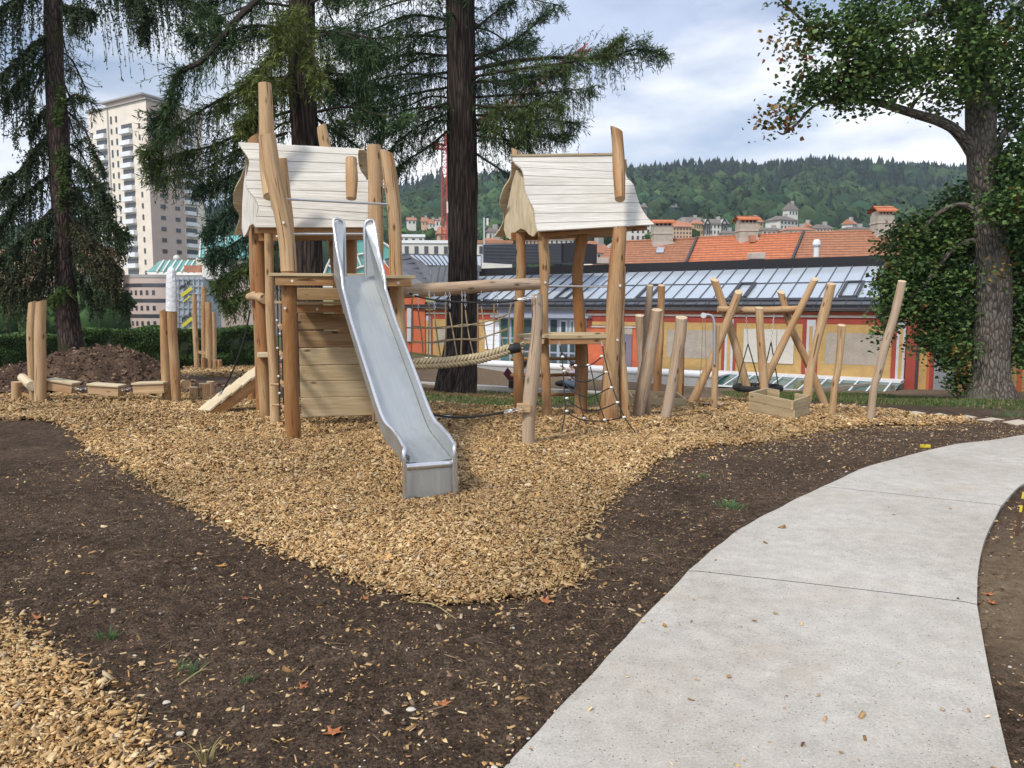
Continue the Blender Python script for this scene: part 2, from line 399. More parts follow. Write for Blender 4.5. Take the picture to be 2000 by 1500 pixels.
# concrete path: three cast slabs with open joints
def conc_mat():
    m, nt, b = mat_new('exposed_aggregate_concrete'); b.inputs['Roughness'].default_value = .9; b.inputs['Specular IOR Level'].default_value = .2
    v = objco(nt); n1 = noise(nt, v, .7, 6, .6); n2 = noise(nt, v, 9, 6, .65); n3 = noise(nt, v, 90, 4, .75)
    c = ramp(nt, n1, [(.35, (.43, .40, .355)), (.65, (.52, .495, .455))])
    c = mix(nt, .8, c, ramp(nt, n2, [(.3, .80), (.7, 1.12)]), 'MULTIPLY')
    c = mix(nt, .85, c, ramp(nt, n3, [(.32, .68), (.5, .97), (.7, 1.15)]), 'MULTIPLY')
    for sc_, th, col in ((46, .13, (.13, .12, .11)), (30, .085, (.20, .18, .16)), (70, .14, (.66, .63, .58))):
        vo = N(nt, 'ShaderNodeTexVoronoi'); vo.inputs['Scale'].default_value = sc_; L(nt, mapping(nt, v, (1, 1, 1), (0, 0, sc_)), vo.inputs['Vector'])
        s_ = N(nt, 'ShaderNodeSeparateColor'); L(nt, vo.outputs['Color'], s_.inputs[0])
        f = mix(nt, 1.0, ramp(nt, vo.outputs['Distance'], [(th, 1.0), (th+.06, 0.0)]), ramp(nt, s_.outputs[0], [(.62, 0.0), (.66, 1.0)]), 'MULTIPLY')
        c = mix(nt, f, c, col)
    st = noise(nt, mapping(nt, v, (.8, .8, 1), (0, 0, .6)), 1.1, 6, .7, .6)
    c = mix(nt, ramp(nt, st, [(.54, 0.0), (.72, .45)]), c, (.40, .325, .24))
    st2 = noise(nt, v, 26, 3, .6); c = mix(nt, ramp(nt, st2, [(.66, 0.0), (.74, .5)]), c, (.24, .20, .16))
    L(nt, c, b.inputs['Base Color']); bump(nt, b, n3, .5, .004); return m
M['conc'] = conc_mat()
def path_mesh():
    vs = []; fs = []
    for si in range(3):
        A, B = PATH_L[si], PATH_R[si]; n = len(A); nc = 26
        base = len(vs)
        for i in range(n):
            a, b = A[i].copy(), B[i].copy()
            if si and i == 0: a += (A[1]-A[0]).normalized()*.009; b += (B[1]-B[0]).normalized()*.009
            e = .006*math.sin(i*1.3+si)+.004*math.sin(i*5.1)
            sd = (b-a).normalized(); a -= sd*e*.5*(si < 3); 
            for k in range(nc+1):
                p = a.lerp(b, k/nc); z = g(p.x, p.y)+.032+.003*math.sin(p.x*3+p.y*2)
                vs.append((p.x, p.y, z-(.006 if k in (0, nc) else 0)))
            for q in (0, nc): # skirts
                p = vs[base+i*(nc+3)+q]; vs.append((p[0], p[1], p[2]-.09))
        st = nc+3
        for i in range(n-1):
            for k in range(nc): fs.append((base+i*st+k, base+i*st+k+1, base+(i+1)*st+k+1, base+(i+1)*st+k))
            fs.append((base+i*st+nc+1, base+i*st, base+(i+1)*st, base+(i+1)*st+nc+1))
            fs.append((base+i*st+nc, base+i*st+nc+2, base+(i+1)*st+nc+2, base+(i+1)*st+nc))
    me = bpy.data.meshes.new('path'); me.from_pydata(vs, [], fs); me.update()
    o = link_mesh('path', me, M['conc'], smooth=False); tag(o, kind='structure', label='curved pale concrete footpath with thin joints')
path_mesh()

# bark chip bed
def chips_mat():
    m, nt, b = mat_new('wood_chip_litter'); b.inputs['Roughness'].default_value = .9; b.inputs['Specular IOR Level'].default_value = .2
    v = objco(nt); vo = N(nt, 'ShaderNodeTexVoronoi'); vo.inputs['Scale'].default_value = 48; L(nt, mapping(nt, v, (1, 1.6, 1)), vo.inputs['Vector'])
    s_ = N(nt, 'ShaderNodeSeparateColor'); L(nt, vo.outputs['Color'], s_.inputs[0])
    c = ramp(nt, s_.outputs[0], [(0, (.15, .085, .038)), (.5, (.27, .17, .08)), (1, (.40, .27, .13))])
    c = mix(nt, 1.0, c, ramp(nt, vo.outputs['Distance'], [(.0, 1.05), (.7, .35)]), 'MULTIPLY')
    L(nt, c, b.inputs['Base Color']); bump(nt, b, vo.outputs['Distance'], .6, .02); return m
M['chipbed'] = chips_mat()
def bed(name, P, label, st=.09, lift=.014):
    xs = [p[0] for p in P]; ys = [p[1] for p in P]
    gx = np.arange(min(xs), max(xs)+st, st); gy = np.arange(min(ys), max(ys)+st, st); A, B = np.meshgrid(gx, gy)
    ins = inpoly(A, B, P); z = surf(A, B)+np.where(ins, lift, .0)+vn(A, B, 5, 8)*.02
    Vv = np.stack([A, B, z], -1).reshape(-1, 3); n = len(gx)
    i, j = np.meshgrid(np.arange(n-1), np.arange(len(gy)-1))
    keep = inpoly((A[:-1, :-1]+st/2), (B[:-1, :-1]+st/2), P).ravel(); qq = (j*n+i).ravel()[keep]
    Ff = np.stack([qq, qq+1, qq+1+n, qq+n], 1)
    used = np.unique(Ff); rm = np.zeros(len(Vv), int); rm[used] = np.arange(len(used))
    o = np_mesh(name, Vv[used], rm[Ff], M['chipbed'], smooth=True); tag(o, label, kind='structure'); return o
bed('wood_chip_bed', CH_MAIN, 'bed of golden wood chips under the play equipment')
bed('wood_chip_patch', CH_NEAR, 'near corner patch of golden wood chips', .05)
bed('far_wood_chip_bed', CH_FAR, 'strip of wood chips around the far log posts', .12)

def scatter_boxes(name, P, Zc, Ln, Wd, Th, yaw, tilt, roll, colr, mat, label):
    """many small flat pieces as one mesh: P (n,2)"""
    n = len(P); cy, sy = np.cos(yaw), np.sin(yaw)
    ex = np.stack([cy, sy, np.zeros(n)], 1); ez0 = np.array([0, 0, 1.])
    ct, stt = np.cos(tilt), np.sin(tilt); cr, sr = np.cos(roll), np.sin(roll)
    ey = np.stack([-sy, cy, np.zeros(n)], 1)
    X1 = ex*ct[:, None]+ez0*stt[:, None]; Zt = -ex*stt[:, None]+ez0*ct[:, None]
    Y1 = ey*cr[:, None]+Zt*sr[:, None]; Z1 = -ey*sr[:, None]+Zt*cr[:, None]
    C = np.concatenate([P, Zc[:, None]], 1)
    sg = np.array([(-1, -1, -1), (1, -1, -1), (1, 1, -1), (-1, 1, -1), (-1, -1, 1), (1, -1, 1), (1, 1, 1), (-1, 1, 1)], float)
    V = np.zeros((n, 8, 3))
    for k in range(8):
        jl = 1+RNG.uniform(-.3, .25, n)*(1 if k % 2 else .6); jw = 1+RNG.uniform(-.35, .3, n)
        V[:, k] = C+X1*(sg[k, 0]*Ln*jl/2)[:, None]+Y1*(sg[k, 1]*Wd*jw/2)[:, None]+Z1*(sg[k, 2]*Th/2)[:, None]
    Fb = np.array([(4, 5, 6, 7), (0, 1, 5, 4), (1, 2, 6, 5), (2, 3, 7, 6), (3, 0, 4, 7)])
    Fc = (np.arange(n)[:, None, None]*8+Fb[None]).reshape(-1, 4)
    cc = np.repeat(colr, 8, 0)
    o = np_mesh(name, V.reshape(-1, 3), Fc, mat, color=cc); tag(o, label, kind='stuff'); return o
def tint_mat(name, rough=.85, spec=.2, sc=60, amt=.3, trans=0):
    m, nt, b = mat_new(name); b.inputs['Roughness'].default_value = rough; b.inputs['Specular IOR Level'].default_value = spec
    c = mix(nt, 1.0, attr(nt, 'tint', 'Color'), ramp(nt, noise(nt, objco(nt), sc, 3), [(.3, 1-amt), (.7, 1+amt)]), 'MULTIPLY')
    L(nt, c, b.inputs['Base Color'])
    if trans:
        tr = N(nt, 'ShaderNodeBsdfTranslucent'); L(nt, c, tr.inputs[0]); ms = N(nt, 'ShaderNodeMixShader'); ms.inputs[0].default_value = trans
        L(nt, b.outputs[0], ms.inputs[1]); L(nt, tr.outputs[0], ms.inputs[2]); L(nt, ms.outputs[0], nt.nodes['Material Output'].inputs[0])
    return m
M['chip'] = tint_mat('split_wood_chip', sc=120, amt=.15)
PAL = np.array([(.53, .365, .18), (.45, .29, .135), (.35, .215, .095), (.60, .45, .25), (.25, .145, .065), (.50, .39, .26), (.48, .285, .115), (.13, .075, .038), (.66, .52, .32)])
PW = np.array([.22, .22, .18, .12, .10, .05, .06, .05, .02])
def rand_in(P, dens, grow=0.0):
    xs = [p[0] for p in P]; ys = [p[1] for p in P]; a = (max(xs)-min(xs)+2*grow)*(max(ys)-min(ys)+2*grow)
    n = int(a*dens); p = np.stack([RNG.uniform(min(xs)-grow, max(xs)+grow, n), RNG.uniform(min(ys)-grow, max(ys)+grow, n)], 1)
    j = RNG.normal(0, .055, p.shape) if grow else 0
    return p[inpoly(p[:, 0]+(j[:, 0] if grow else 0), p[:, 1]+(j[:, 1] if grow else 0), P)]
def in_view(p, mg=.06):
    k = p[:, 0]/np.maximum(p[:, 1], .1); return (np.abs(k) < .66+mg+.25/np.maximum(p[:, 1], .5)) & (p[:, 1] > 1.9)
pts = []; szs = []
for P, lo, hi, dn, s in ((CH_NEAR, 0, 6, 8500, .84), (CH_MAIN, 3.5, 5.6, 7200, .86), (CH_MAIN, 5.6, 7.5, 5400, .94), (CH_MAIN, 7.5, 10, 3000, 1.12), (CH_MAIN, 10, 13.5, 1150, 1.5), (CH_MAIN, 13.5, 40, 420, 1.9), (CH_FAR, 10, 60, 160, 2.2)):
    p = rand_in(P, dn, .1); p = p[(p[:, 1] >= lo) & (p[:, 1] < hi)]; p = p[in_view(p)]
    pts.append(p); szs.append(np.full(len(p), s))
# strays on the soil
st_ = RNG.uniform([-5, 2.2], [9, 13], (150000, 2)); st_ = st_[in_view(st_)]
dn = np.clip(vn(st_[:, 0], st_[:, 1], 1.6, 9)+.25, 0, 1)*.3
def near_poly(p, P, d):
    m = np.zeros(len(p), bool)
    for k in range(8): m |= inpoly(p[:, 0]+math.cos(k*.785)*d, p[:, 1]+math.sin(k*.785)*d, P)
    return m
for P in (CH_MAIN, CH_NEAR): dn += near_poly(st_, P, .08)*.6+near_poly(st_, P, .2)*.3+near_poly(st_, P, .5)*.12
dn += np.exp(-((st_[:, 0]+.3)**2+(st_[:, 1]-3.0)**2)/2.2)*.55+np.exp(-((st_[:, 0]-.7)**2+(st_[:, 1]-4.4)**2)/.5)*.35+.035
ok = (RNG.random(len(st_)) < dn*.9) & (~inpoly(st_[:, 0], st_[:, 1], PATH_POLY) | (RNG.random(len(st_)) < .05)) & ~inpoly(st_[:, 0], st_[:, 1], CH_MAIN) & ~inpoly(st_[:, 0], st_[:, 1], CH_NEAR)
st_ = st_[ok]; pts.append(st_); szs.append(RNG.uniform(.3, .95, len(st_)))
nstray = len(st_)
P_ = np.concatenate(pts); S_ = np.concatenate(szs); n = len(P_)
Ln = np.clip(RNG.lognormal(-3.65, .42, n), .009, .075)*S_; Wd = Ln*RNG.uniform(.2, .55, n); Th = RNG.uniform(.003, .007, n)*S_
lift = np.where(np.arange(n) < n-nstray, .014+RNG.uniform(0, .034, n)*S_, .004)
Zc = np.where(inpoly(P_[:, 0], P_[:, 1], PATH_POLY), gz(P_[:, 0], P_[:, 1])+.034, surf(P_[:, 0], P_[:, 1]))+lift+vn(P_[:, 0], P_[:, 1], 5, 8)*.02*(np.arange(n) < n-nstray)
ci = RNG.choice(len(PAL), n, p=PW/PW.sum()); cc = PAL[ci]*RNG.uniform(.78, 1.18, (n, 1))
big = np.clip(1+vn(P_[:, 0], P_[:, 1], .8, 12)*.5, .7, 1.2)[:, None]; cc = cc*big
scatter_boxes('wood_chips', P_, Zc, Ln, Wd, Th, RNG.uniform(0, 6.28, n), RNG.normal(0, .42, n), RNG.normal(0, .5, n), cc, M['chip'], 'golden wood chips spread loosely over the play area')
print('chips', n)
# pebbles, clods and twigs on the soil
def off_bed(p):
    return ~inpoly(p[:, 0], p[:, 1], PATH_POLY) & ~inpoly(p[:, 0], p[:, 1], CH_MAIN) & ~inpoly(p[:, 0], p[:, 1], CH_NEAR)
def lumps(name, p, r, z, colr, mat, label, flat=.6):
    n = len(p); ico = np.array([(0, 0, 1), (.89, 0, .45), (.28, .85, .45), (-.72, .53, .45), (-.72, -.53, .45), (.28, -.85, .45), (.72, .53, -.45), (-.28, .85, -.45), (-.89, 0, -.45), (-.28, -.85, -.45), (.72, -.53, -.45), (0, 0, -1)])
    fi = np.array([(0, 1, 2), (0, 2, 3), (0, 3, 4), (0, 4, 5), (0, 5, 1), (1, 6, 2), (2, 7, 3), (3, 8, 4), (4, 9, 5), (5, 10, 1), (6, 7, 2), (7, 8, 3), (8, 9, 4), (9, 10, 5), (10, 6, 1)])
    V = ico[None]*RNG.uniform(.5, 1.35, (n, 12, 1))*r[:, None, None]*np.array([1, 1, flat])
    s = RNG.uniform(.6, 1.3, (n, 1)); V[:, :, 0] *= s; a = RNG.uniform(0, 6.28, n)
    x = V[:, :, 0]*np.cos(a)[:, None]-V[:, :, 1]*np.sin(a)[:, None]; y = V[:, :, 0]*np.sin(a)[:, None]+V[:, :, 1]*np.cos(a)[:, None]
    V[:, :, 0] = x+p[:, 0:1]; V[:, :, 1] = y+p[:, 1:2]; V[:, :, 2] += z[:, None]
    Fc = (np.arange(n)[:, None, None]*12+fi[None]).reshape(-1, 3)
    o = np_mesh(name, V.reshape(-1, 3), Fc, mat, color=np.repeat(colr, 12, 0), smooth=False); tag(o, label, kind='stuff'); return o
M['pebble'] = tint_mat('pebble_stone', .8, .3, 90, .12)
M['clod'] = tint_mat('soil_crumb', .95, .1, 140, .3)
p = RNG.uniform([-5, 2.1], [8, 11], (22000, 2)); p = p[in_view(p)]; p = p[off_bed(p) & (RNG.random(len(p)) < np.clip(.35+vn(p[:, 0], p[:, 1], 1.3, 14), .05, .9))]
r = np.clip(RNG.lognormal(-5.55, .5, len(p)), .002, .016); gcol = RNG.uniform(.28, .62, (len(p), 1))*np.array([1, .95, .86])
lumps('pebbles', p, r, surf(p[:, 0], p[:, 1])+r*.25, gcol, M['pebble'], 'small pale pebbles in the bare soil')
p = RNG.uniform([-5, 2.1], [8, 12], (150000, 2)); p = p[in_view(p)]; p = p[off_bed(p)]
r = np.clip(RNG.lognormal(-5.45, .55, len(p)), .002, .018); gcol = RNG.uniform(.45, 1.7, (len(p), 1))*np.array([.125, .086, .060])
lumps('soil_crumbs', p, r, surf(p[:, 0], p[:, 1])+r*.2, gcol, M['clod'], 'dark crumbs and clods of loose soil')
p = RNG.uniform([-5, 2.3], [8, 12], (2600, 2)); p = p[in_view(p)]; p = p[off_bed(p)]; n = len(p)
scatter_boxes('twig_litter', p, surf(p[:, 0], p[:, 1])+.006, RNG.uniform(.03, .16, n), np.full(n, .0028), np.full(n, .0028), RNG.uniform(0, 6.3, n), RNG.normal(0, .06, n), RNG.normal(0, .2, n),
              RNG.uniform(.6, 1.4, (n, 1))*np.array([.19, .14, .09]), M['chip'], 'thin dry twigs and needles lying on the soil')
# grass
M['grass'] = tint_mat('grass_blade', .6, .3, 20, .1, .25)
def grass(name, P, n, label, hh=(.03, .09)):
    xs = [q[0] for q in P]; ys = [q[1] for q in P]
    p = RNG.uniform([min(xs), min(ys)], [max(xs), max(ys)], (n, 2)); p = p[inpoly(p[:, 0], p[:, 1], P)]
    p = p[(vn(p[:, 0], p[:, 1], .9, 21)+RNG.uniform(-.2, .3, len(p))) > -.08]; n = len(p)
    z = surf(p[:, 0], p[:, 1]); h = RNG.uniform(*hh, n); a = RNG.uniform(0, 6.28, n); wd = .012
    b = np.stack([p[:, 0], p[:, 1], z], 1); s = np.stack([np.cos(a), np.sin(a), 0*a], 1)*wd
    l = np.stack([RNG.normal(0, .5, n)*h, RNG.normal(0, .5, n)*h, h], 1)
    V = np.stack([b-s, b+s, b+l], 1).reshape(-1, 3); Fc = np.arange(n*3).reshape(-1, 3)
    c = np.array([.075, .13, .03])*RNG.uniform(.6, 1.5, (n, 1)); dr = RNG.random(n) < .3; c[dr] = np.array([.26, .22, .11])*RNG.uniform(.7, 1.2, (dr.sum(), 1))
    o = np_mesh(name, V, Fc, M['grass'], color=np.repeat(c, 3, 0)); tag(o, label, kind='stuff')
grass('grass', GRASS_A, 60000, 'thin green grass around the foot of the dark larch')
grass('grass_strip', GRASS_B, 60000, 'grass strip in front of the painted hall')
# ------------------------------------------------------------------ play equipment
def lg(mb, pts, ws, m=0, seg=14, rings=None, wob=.03, endn=None, sink=.12):
    """a log given by photo points (px, py, depth) and widths in photo pixels"""
    P = [W(*p) for p in pts]; r = [w_/2*p[2]/F for w_, p in zip(ws, pts)]
    if sink:
        b = P[-1]; t = (P[-1]-P[-2]).normalized(); P[-1] = b+t*sink
    L_ = sum((P[i+1]-P[i]).length for i in range(len(P)-1))
    mb.tube(P, r, seg, rings or max(6, int(L_*7)), m, wob, True, endn); return P
def bolt(mb, p, r=.016, m=0, to=(0, -1, 0)):
    p = Vector(p); t = Vector(to); mb.tube([p, p+t*.012], [r, r*.8], 10, 1, m)
LOGM = ['log', 'log_orange', 'log_grey', 'log_low']
def post(parent, pts, ws, mat='log', name='post', sink=.12, **k):
    b = MB(); b.capm = 1; lg(b, pts, ws, sink=sink, **k); return b.build(name, [M[mat], M['endgrain']], parent)

# --- tower with slide
YF = GY(572, 862); YB = 11.3
tower = thing('play_tower', G(640, 830), 'wooden climbing tower with a steel slide, wavy whitewashed roof and shingled ramp', 'play tower')
post(tower, [(521, 264, YF), (529, 320, YF), (540, 370, YF), (553, 430, YF), (561, 480, YF), (564, 530, YF)], [32, 33, 32, 31, 31, 30], 'log', sink=0, endn=((-.25, -.1, 1), None))
post(tower, [(564, 528, YF), (565, 600, YF), (568, 700, YF), (570, 790, YF), (574, 864, YF)], [29, 28, 28, 29, 31], 'log_low')
post(tower, [(755, 296, 10.3), (762, 345, 10.3), (769, 405, 10.3), (772, 470, 10.3), (773, 530, 10.3), (778, 600, 10.3), (783, 680, 10.3), (788, 800, 10.3)], [24, 27, 27, 25, 25, 26, 25, 26], 'log', endn=((.3, 0, 1), None))
post(tower, [(730, 284, 10.75), (733, 340, 10.75), (734, 420, 10.75), (735, 540, 10.75), (738, 700, 10.75), (740, 805, 10.75)], [27, 29, 28, 27, 27, 27], 'log')
post(tower, [(517, 163, 10.95), (519, 200, 10.95), (521, 260, 10.97), (523, 330, 10.95), (528, 384, 10.75)], [24, 26, 28, 29, 26], 'log', sink=0, name='roof_post')
post(tower, [(550, 308, 10.5), (556, 370, 10.6), (563, 440, 10.7), (566, 520, 10.9)], [20, 21, 21, 22], 'log', sink=0)
post(tower, [(503, 445, 11.7), (508, 540, 11.7), (512, 610, 11.7), (514, 700, 11.7), (519, 806, 11.7)], [23, 23, 25, 26, 22], 'log_orange')
post(tower, [(493, 445, 12.3), (496, 560, 12.3), (503, 640, 12.3), (508, 800, 12.3)], [14, 15, 15, 15], 'log_orange')
post(tower, [(525, 448, 11.0), (526, 520, 11.0), (529, 640, 11.0), (535, 730, 11.0), (538, 815, 11.0)], [17, 17, 18, 19, 20], 'log')
post(tower, [(649, 455, 12.3), (653, 500, 12.3), (659, 560, 12.3), (662, 640, 12.3), (664, 800, 12.3)], [18, 18, 18, 18, 18], 'log_orange')
post(tower, [(683, 452, 12.0), (685, 500, 12.0), (683, 560, 12.0), (684, 640, 12.0), (686, 800, 12.0)], [25, 24, 24, 24, 24], 'log_low')
post(tower, [(686, 310, 11.02), (687, 350, 10.93), (686, 388, 10.86)], [21, 24, 20], 'log', sink=0, name='roof_post')
post(tower, [(628, 246, 12.0), (632, 268, 12.0), (638, 300, 12.0)], [18, 21, 21], 'log', sink=0, endn=((-.5, 0, 1), None), name='roof_post')
post(tower, [(497, 268, 12.0), (498, 300, 12.0)], [26, 24], 'log_orange', sink=0, endn=((-.6, 0, 1), None), name='roof_post')

def planks_sheet(parent, name, EL, ER, n, mat, th=.022, sub=4, gap=.011, wl=None):
    """a roof skin of n boards laid between two wavy verge curves"""
    A = catmull(EL, n*sub); B = catmull(ER, n*sub); b = MB()
    for i in range(n):
        k0, k1 = i*sub, (i+1)*sub; ofs = Vector((random.random()*9, random.random()*9, random.random()*9)); base = len(b.v)
        for k in range(k0, k1+1):
            a = A[k].copy(); c = B[k].copy()
            if k == k0: a = A[k].lerp(A[k+1], gap/max((A[k+1]-A[k]).length, .01)); c = B[k].lerp(B[k+1], gap/max((B[k+1]-B[k]).length, .01))
            t = (A[min(k+1, n*sub)]-A[max(k-1, 0)]).normalized(); sd = (c-a).normalized(); nr = sd.cross(t).normalized()
            for q, o_ in ((a, 0), (c, 0), (a, 1), (c, 1)):
                b.v.append(tuple(q-nr*th*o_)); s = (q-a).length; dd = (A[k]-A[k0]).length
                b.lc.append((dd+ofs.x, o_*.02+ofs.y, s+ofs.z))
        m_ = k1-k0
        for k in range(m_):
            r0 = base+k*4; r1 = r0+4
            for f in ((r0, r0+1, r1+1, r1), (r0+2, r1+2, r1+3, r0+3), (r0, r1, r1+2, r0+2), (r0+1, r0+3, r1+3, r1+1)): b.f.append(list(f)); b.mi.append(0)
        e = base+m_*4
        b.f.append([base, base+2, base+3, base+1]); b.mi.append(0); b.f.append([e, e+1, e+3, e+2]); b.mi.append(0)
    return b.build(name, M[mat], parent, smooth=False)
def gable(parent, pts, Y0, Y1, mat, name='gable_board', th=.03):
    x0 = min(p[0] for p in pts); x1 = max(p[0] for p in pts)
    P = [W(p[0], p[1], Y0+(Y1-Y0)*(p[0]-x0)/(x1-x0)) for p in pts]; b = MB()
    nrm = (P[0]-P[len(P)//2]).cross(Vector((0, 0, 1))); d_ = (W(x1, 400, Y1)-W(x0, 400, Y0)); nrm = Vector((d_.y, -d_.x, 0)).normalized()*th
    Q = [p-nrm for p in P]; n = len(P)
    def lc(p): return (p.x*.9+p.y*.5, 0, p.z+.35*p.y)
    b.poly(P, lc=[lc(p) for p in P]); b.poly(Q[::-1], lc=[lc(p) for p in Q[::-1]])
    for i in range(n): b.poly([P[i], Q[i], Q[(i+1) % n], P[(i+1) % n]])
    me = bpy.data.meshes.new(name)
    return b.build(name, M[mat], parent, smooth=False)
def seq(pts, Y0, Y1): return [W(p[0], p[1], Y0+(Y1-Y0)*i/(len(pts)-1)) for i, p in enumerate(pts)]
TL = [(465, 279), (473, 293), (486, 313), (484, 335), (480, 353), (484, 370), (497, 388), (505, 403), (501, 423), (498, 445)]
TR = [(701, 291), (699, 308), (703, 332), (716, 353), (721, 380), (719, 407), (719, 428), (719, 445)]
planks_sheet(tower, 'roof', seq(TL, 11.3, 10.7), seq(TR, 11.8, 11.2), 9, 'board_white')
BL = [(466, 284), (480, 306), (472, 343), (458, 372), (456, 401), (467, 423), (458, 459)]
planks_sheet(tower, 'roof', [p+Vector((0, 0, 0)) for p in seq([(x+245, y+8) for x, y in BL], 11.9, 13.0)], seq(BL, 11.35, 12.4), 8, 'board_cream')
gable(tower, [(482, 318), (480, 345), (480, 360), (484, 372), (497, 390), (504, 405), (500, 424), (503, 437), (511, 447), (506, 455), (500, 445), (494, 437), (487, 441), (482, 454), (476, 463), (472, 445), (473, 400), (476, 356)], 11.6, 11.2, 'board_white')
def bar(parent, name, pts, r, mat, seg=8, n=None, **k):
    b = MB(); b.tube([W(*p) for p in pts], r, seg, n, **k); return b.build(name, M[mat], parent)
bar(tower, 'handrail', [(557, 389, 9.6), (757, 399, 10.2)], .015, 'galv'); bar(tower, 'handrail', [(573, 457, 9.6), (712, 457, 9.9)], .014, 'galv')
b = MB(); a0 = W(497, 449, 10.75); a1 = W(719, 450, 11.25); b.beam(a0, a1, .05, .09); b.build('eave_beam', M['log_low'], tower)
b = MB(); b.beam(W(505, 462, 11.4), W(718, 460, 11.9), .08, .13); b.build('eave_beam', M['log_low'], tower)
# decks
def deck(parent, c, w_, d_, h, ang, mat='board', name='deck', nb=6, th=.035):
    b = MB(); ca, sa = math.cos(ang), math.sin(ang); ux = Vector((ca, sa, 0)); uy = Vector((-sa, ca, 0))
    for i in range(nb):
        o_ = (i+.5)/nb*d_-d_/2; j = random.uniform(-.015, .015)
        b.box(Vector((c[0], c[1], h))+uy*o_+ux*j, ux*w_/2, uy*(d_/nb/2-.003), Vector((0, 0, th/2)), 0, 0)
    return b.build(name, M[mat], parent, bevel=.004)
HD = W(648, 537, 9.7).z
def px_box(parent, name, p0, p1, Yl, Yr, depth, mat, bev=.005):
    """beam whose front face spans photo points p0 (top left) to p1 (bottom right)"""
    a = W(p0[0], p0[1], Yl); c = W(p1[0], p1[1], Yr); h = a.z-W(p0[0], p1[1] if len(p0) < 3 else p0[2], Yl).z
    b_ = Vector((c.x, c.y, 0)); a_ = Vector((a.x, a.y, 0)); u = (b_-a_); l = u.length; u.normalize(); v = Vector((-u.y, u.x, 0))
    b = MB(); b.box(Vector((a.x, a.y, 0))+u*l/2+v*depth/2+Vector((0, 0, (a.z+c.z)/2)), u*l/2, v*depth/2, Vector((0, 0, (a.z-c.z)/2)), 0, 0)
    return b.build(name, M[mat], parent, bevel=bev)
AD = math.atan2(.4, .915)*.55
px_box(tower, 'deck', (524, 533), (650, 540), YF-.22, YF-.1, 1.1, 'board'); px_box(tower, 'deck', (741, 537), (812, 544.5), 9.75, 9.95, .95, 'board')
px_box(tower, 'deck_beam', (537, 541), (652, 558), YF-.19, YF-.07, .09, 'log_low'); px_box(tower, 'deck_beam', (744, 545), (804, 560), 9.8, 9.92, .09, 'log_low')
px_box(tower, 'deck', (650, 534), (741, 540), 9.75, 9.9, .85, 'board')
px_box(tower, 'step', (577, 589), (664, 595), 10.3, 10.4, .5, 'board'); px_box(tower, 'step_beam', (578, 596), (668, 611), 10.33, 10.43, .07, 'log_low')
px_box(tower, 'step', (536, 588), (551, 593), 10.3, 10.32, .3, 'board')
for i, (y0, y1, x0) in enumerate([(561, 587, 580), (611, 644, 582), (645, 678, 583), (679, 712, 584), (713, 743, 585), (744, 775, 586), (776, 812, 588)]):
    px_box(tower, 'wall_board', (x0, y0+1.2), (728, y1-.6), 10.75, 10.95, .04, 'board_dark' if i < 3 else 'board', .012)  # the top three boards take the darker brown tone
for (x, y, Yq) in ((571, 549, YF-.2), (778, 553, 9.83), (557, 602, YF-.1), (554, 435, YF-.1), (620, 604, 10.36)):
    b = MB(); bolt(b, W(x, y, Yq)+Vector((0, -.005, 0)), .018); b.build('bolt', M['ferrule'], tower)
# stick ladder hanging at the side
b = MB()
for x, y0, y1 in ((541, 470, 812), (548, 480, 800)): b.tube([W(x, y0, 10.6), W(x+2, (y0+y1)/2, 10.6), W(x+6, y1, 10.6)], .009, 6, 12)
b.build('ladder_rope', M['rope_black'], tower)
for (x, y) in ((548, 640), (551, 695), (553, 752), (556, 799)):
    b = MB(); b.tube([W(x-2, y-6, 10.9), W(x+1, y, 10.1)], [.035, .03], 10, 3); b.build('rung', M['log'], tower)
for (x, y) in ((537, 751), (540, 791)):
    b = MB(); b.tube([W(x-8, y, 10.8), W(x+10, y, 10.8)], .016, 8, 1); b.build('rung', M['log'], tower)
for x, y in ((541, 626), (542, 680), (544, 735), (546, 768), (541, 462), (547, 652), (550, 700)):
    b = MB(); b.ball(W(x, y, 10.56), .018); b.build('rope_clamp', M['ferrule'], tower)
# log with rope on the left
b = MB(); b.tube([W(486, 580, 12.2), W(500, 578, 11.9), W(517, 584, 11.2)], [.055, .075, .07], 12, 5, 0, .03); b.build('log_peg', M['log'], tower)
# ramp
ra = G(404, 812); rt = W(521, 722, ra.y+.75); ra = Vector((ra.x, ra.y, g(ra.x, ra.y)+.02))
rd = (rt-ra); rl = rd.length; rdn = rd.normalized(); rs = Vector((-rd.y, rd.x, 0)).normalized()*-1
rs = Vector((.62, -.78, 0)); rs = (rs-rdn*rs.dot(rdn)).normalized(); rn = rdn.cross(rs); rn = rn if rn.z > 0 else -rn
ramp_o = []
for i in range(6):
    f0, f1 = i/6, (i+1)/6+.035
    for k in range(3):
        b = MB() if k == 0 else b
        c = ra+rd*((f0+f1)/2)+rs*(-.02+(k-1)*.155)+rn*(.075+.004*k)
        ax_ = rdn*rl*(f1-f0)/2+rn*.010
        b.box(c, ax_, rs*.0765, rn*.016, 0, 0)
    b.build('ramp_plank', M['board_cream'], tower, bevel=.004)
for s_ in (-.17, .17):
    b = MB(); b.beam(ra+rs*s_+rdn*.02-rn*.02, ra+rd*1.02+rs*s_-rn*.02, .08, .15, up=tuple(rn)); b.build('ramp_beam', M['log_low'], tower)
px_box(tower, 'step', (502, 690), (528, 698), 11.3, 11.35, .3, 'board_cream'); 

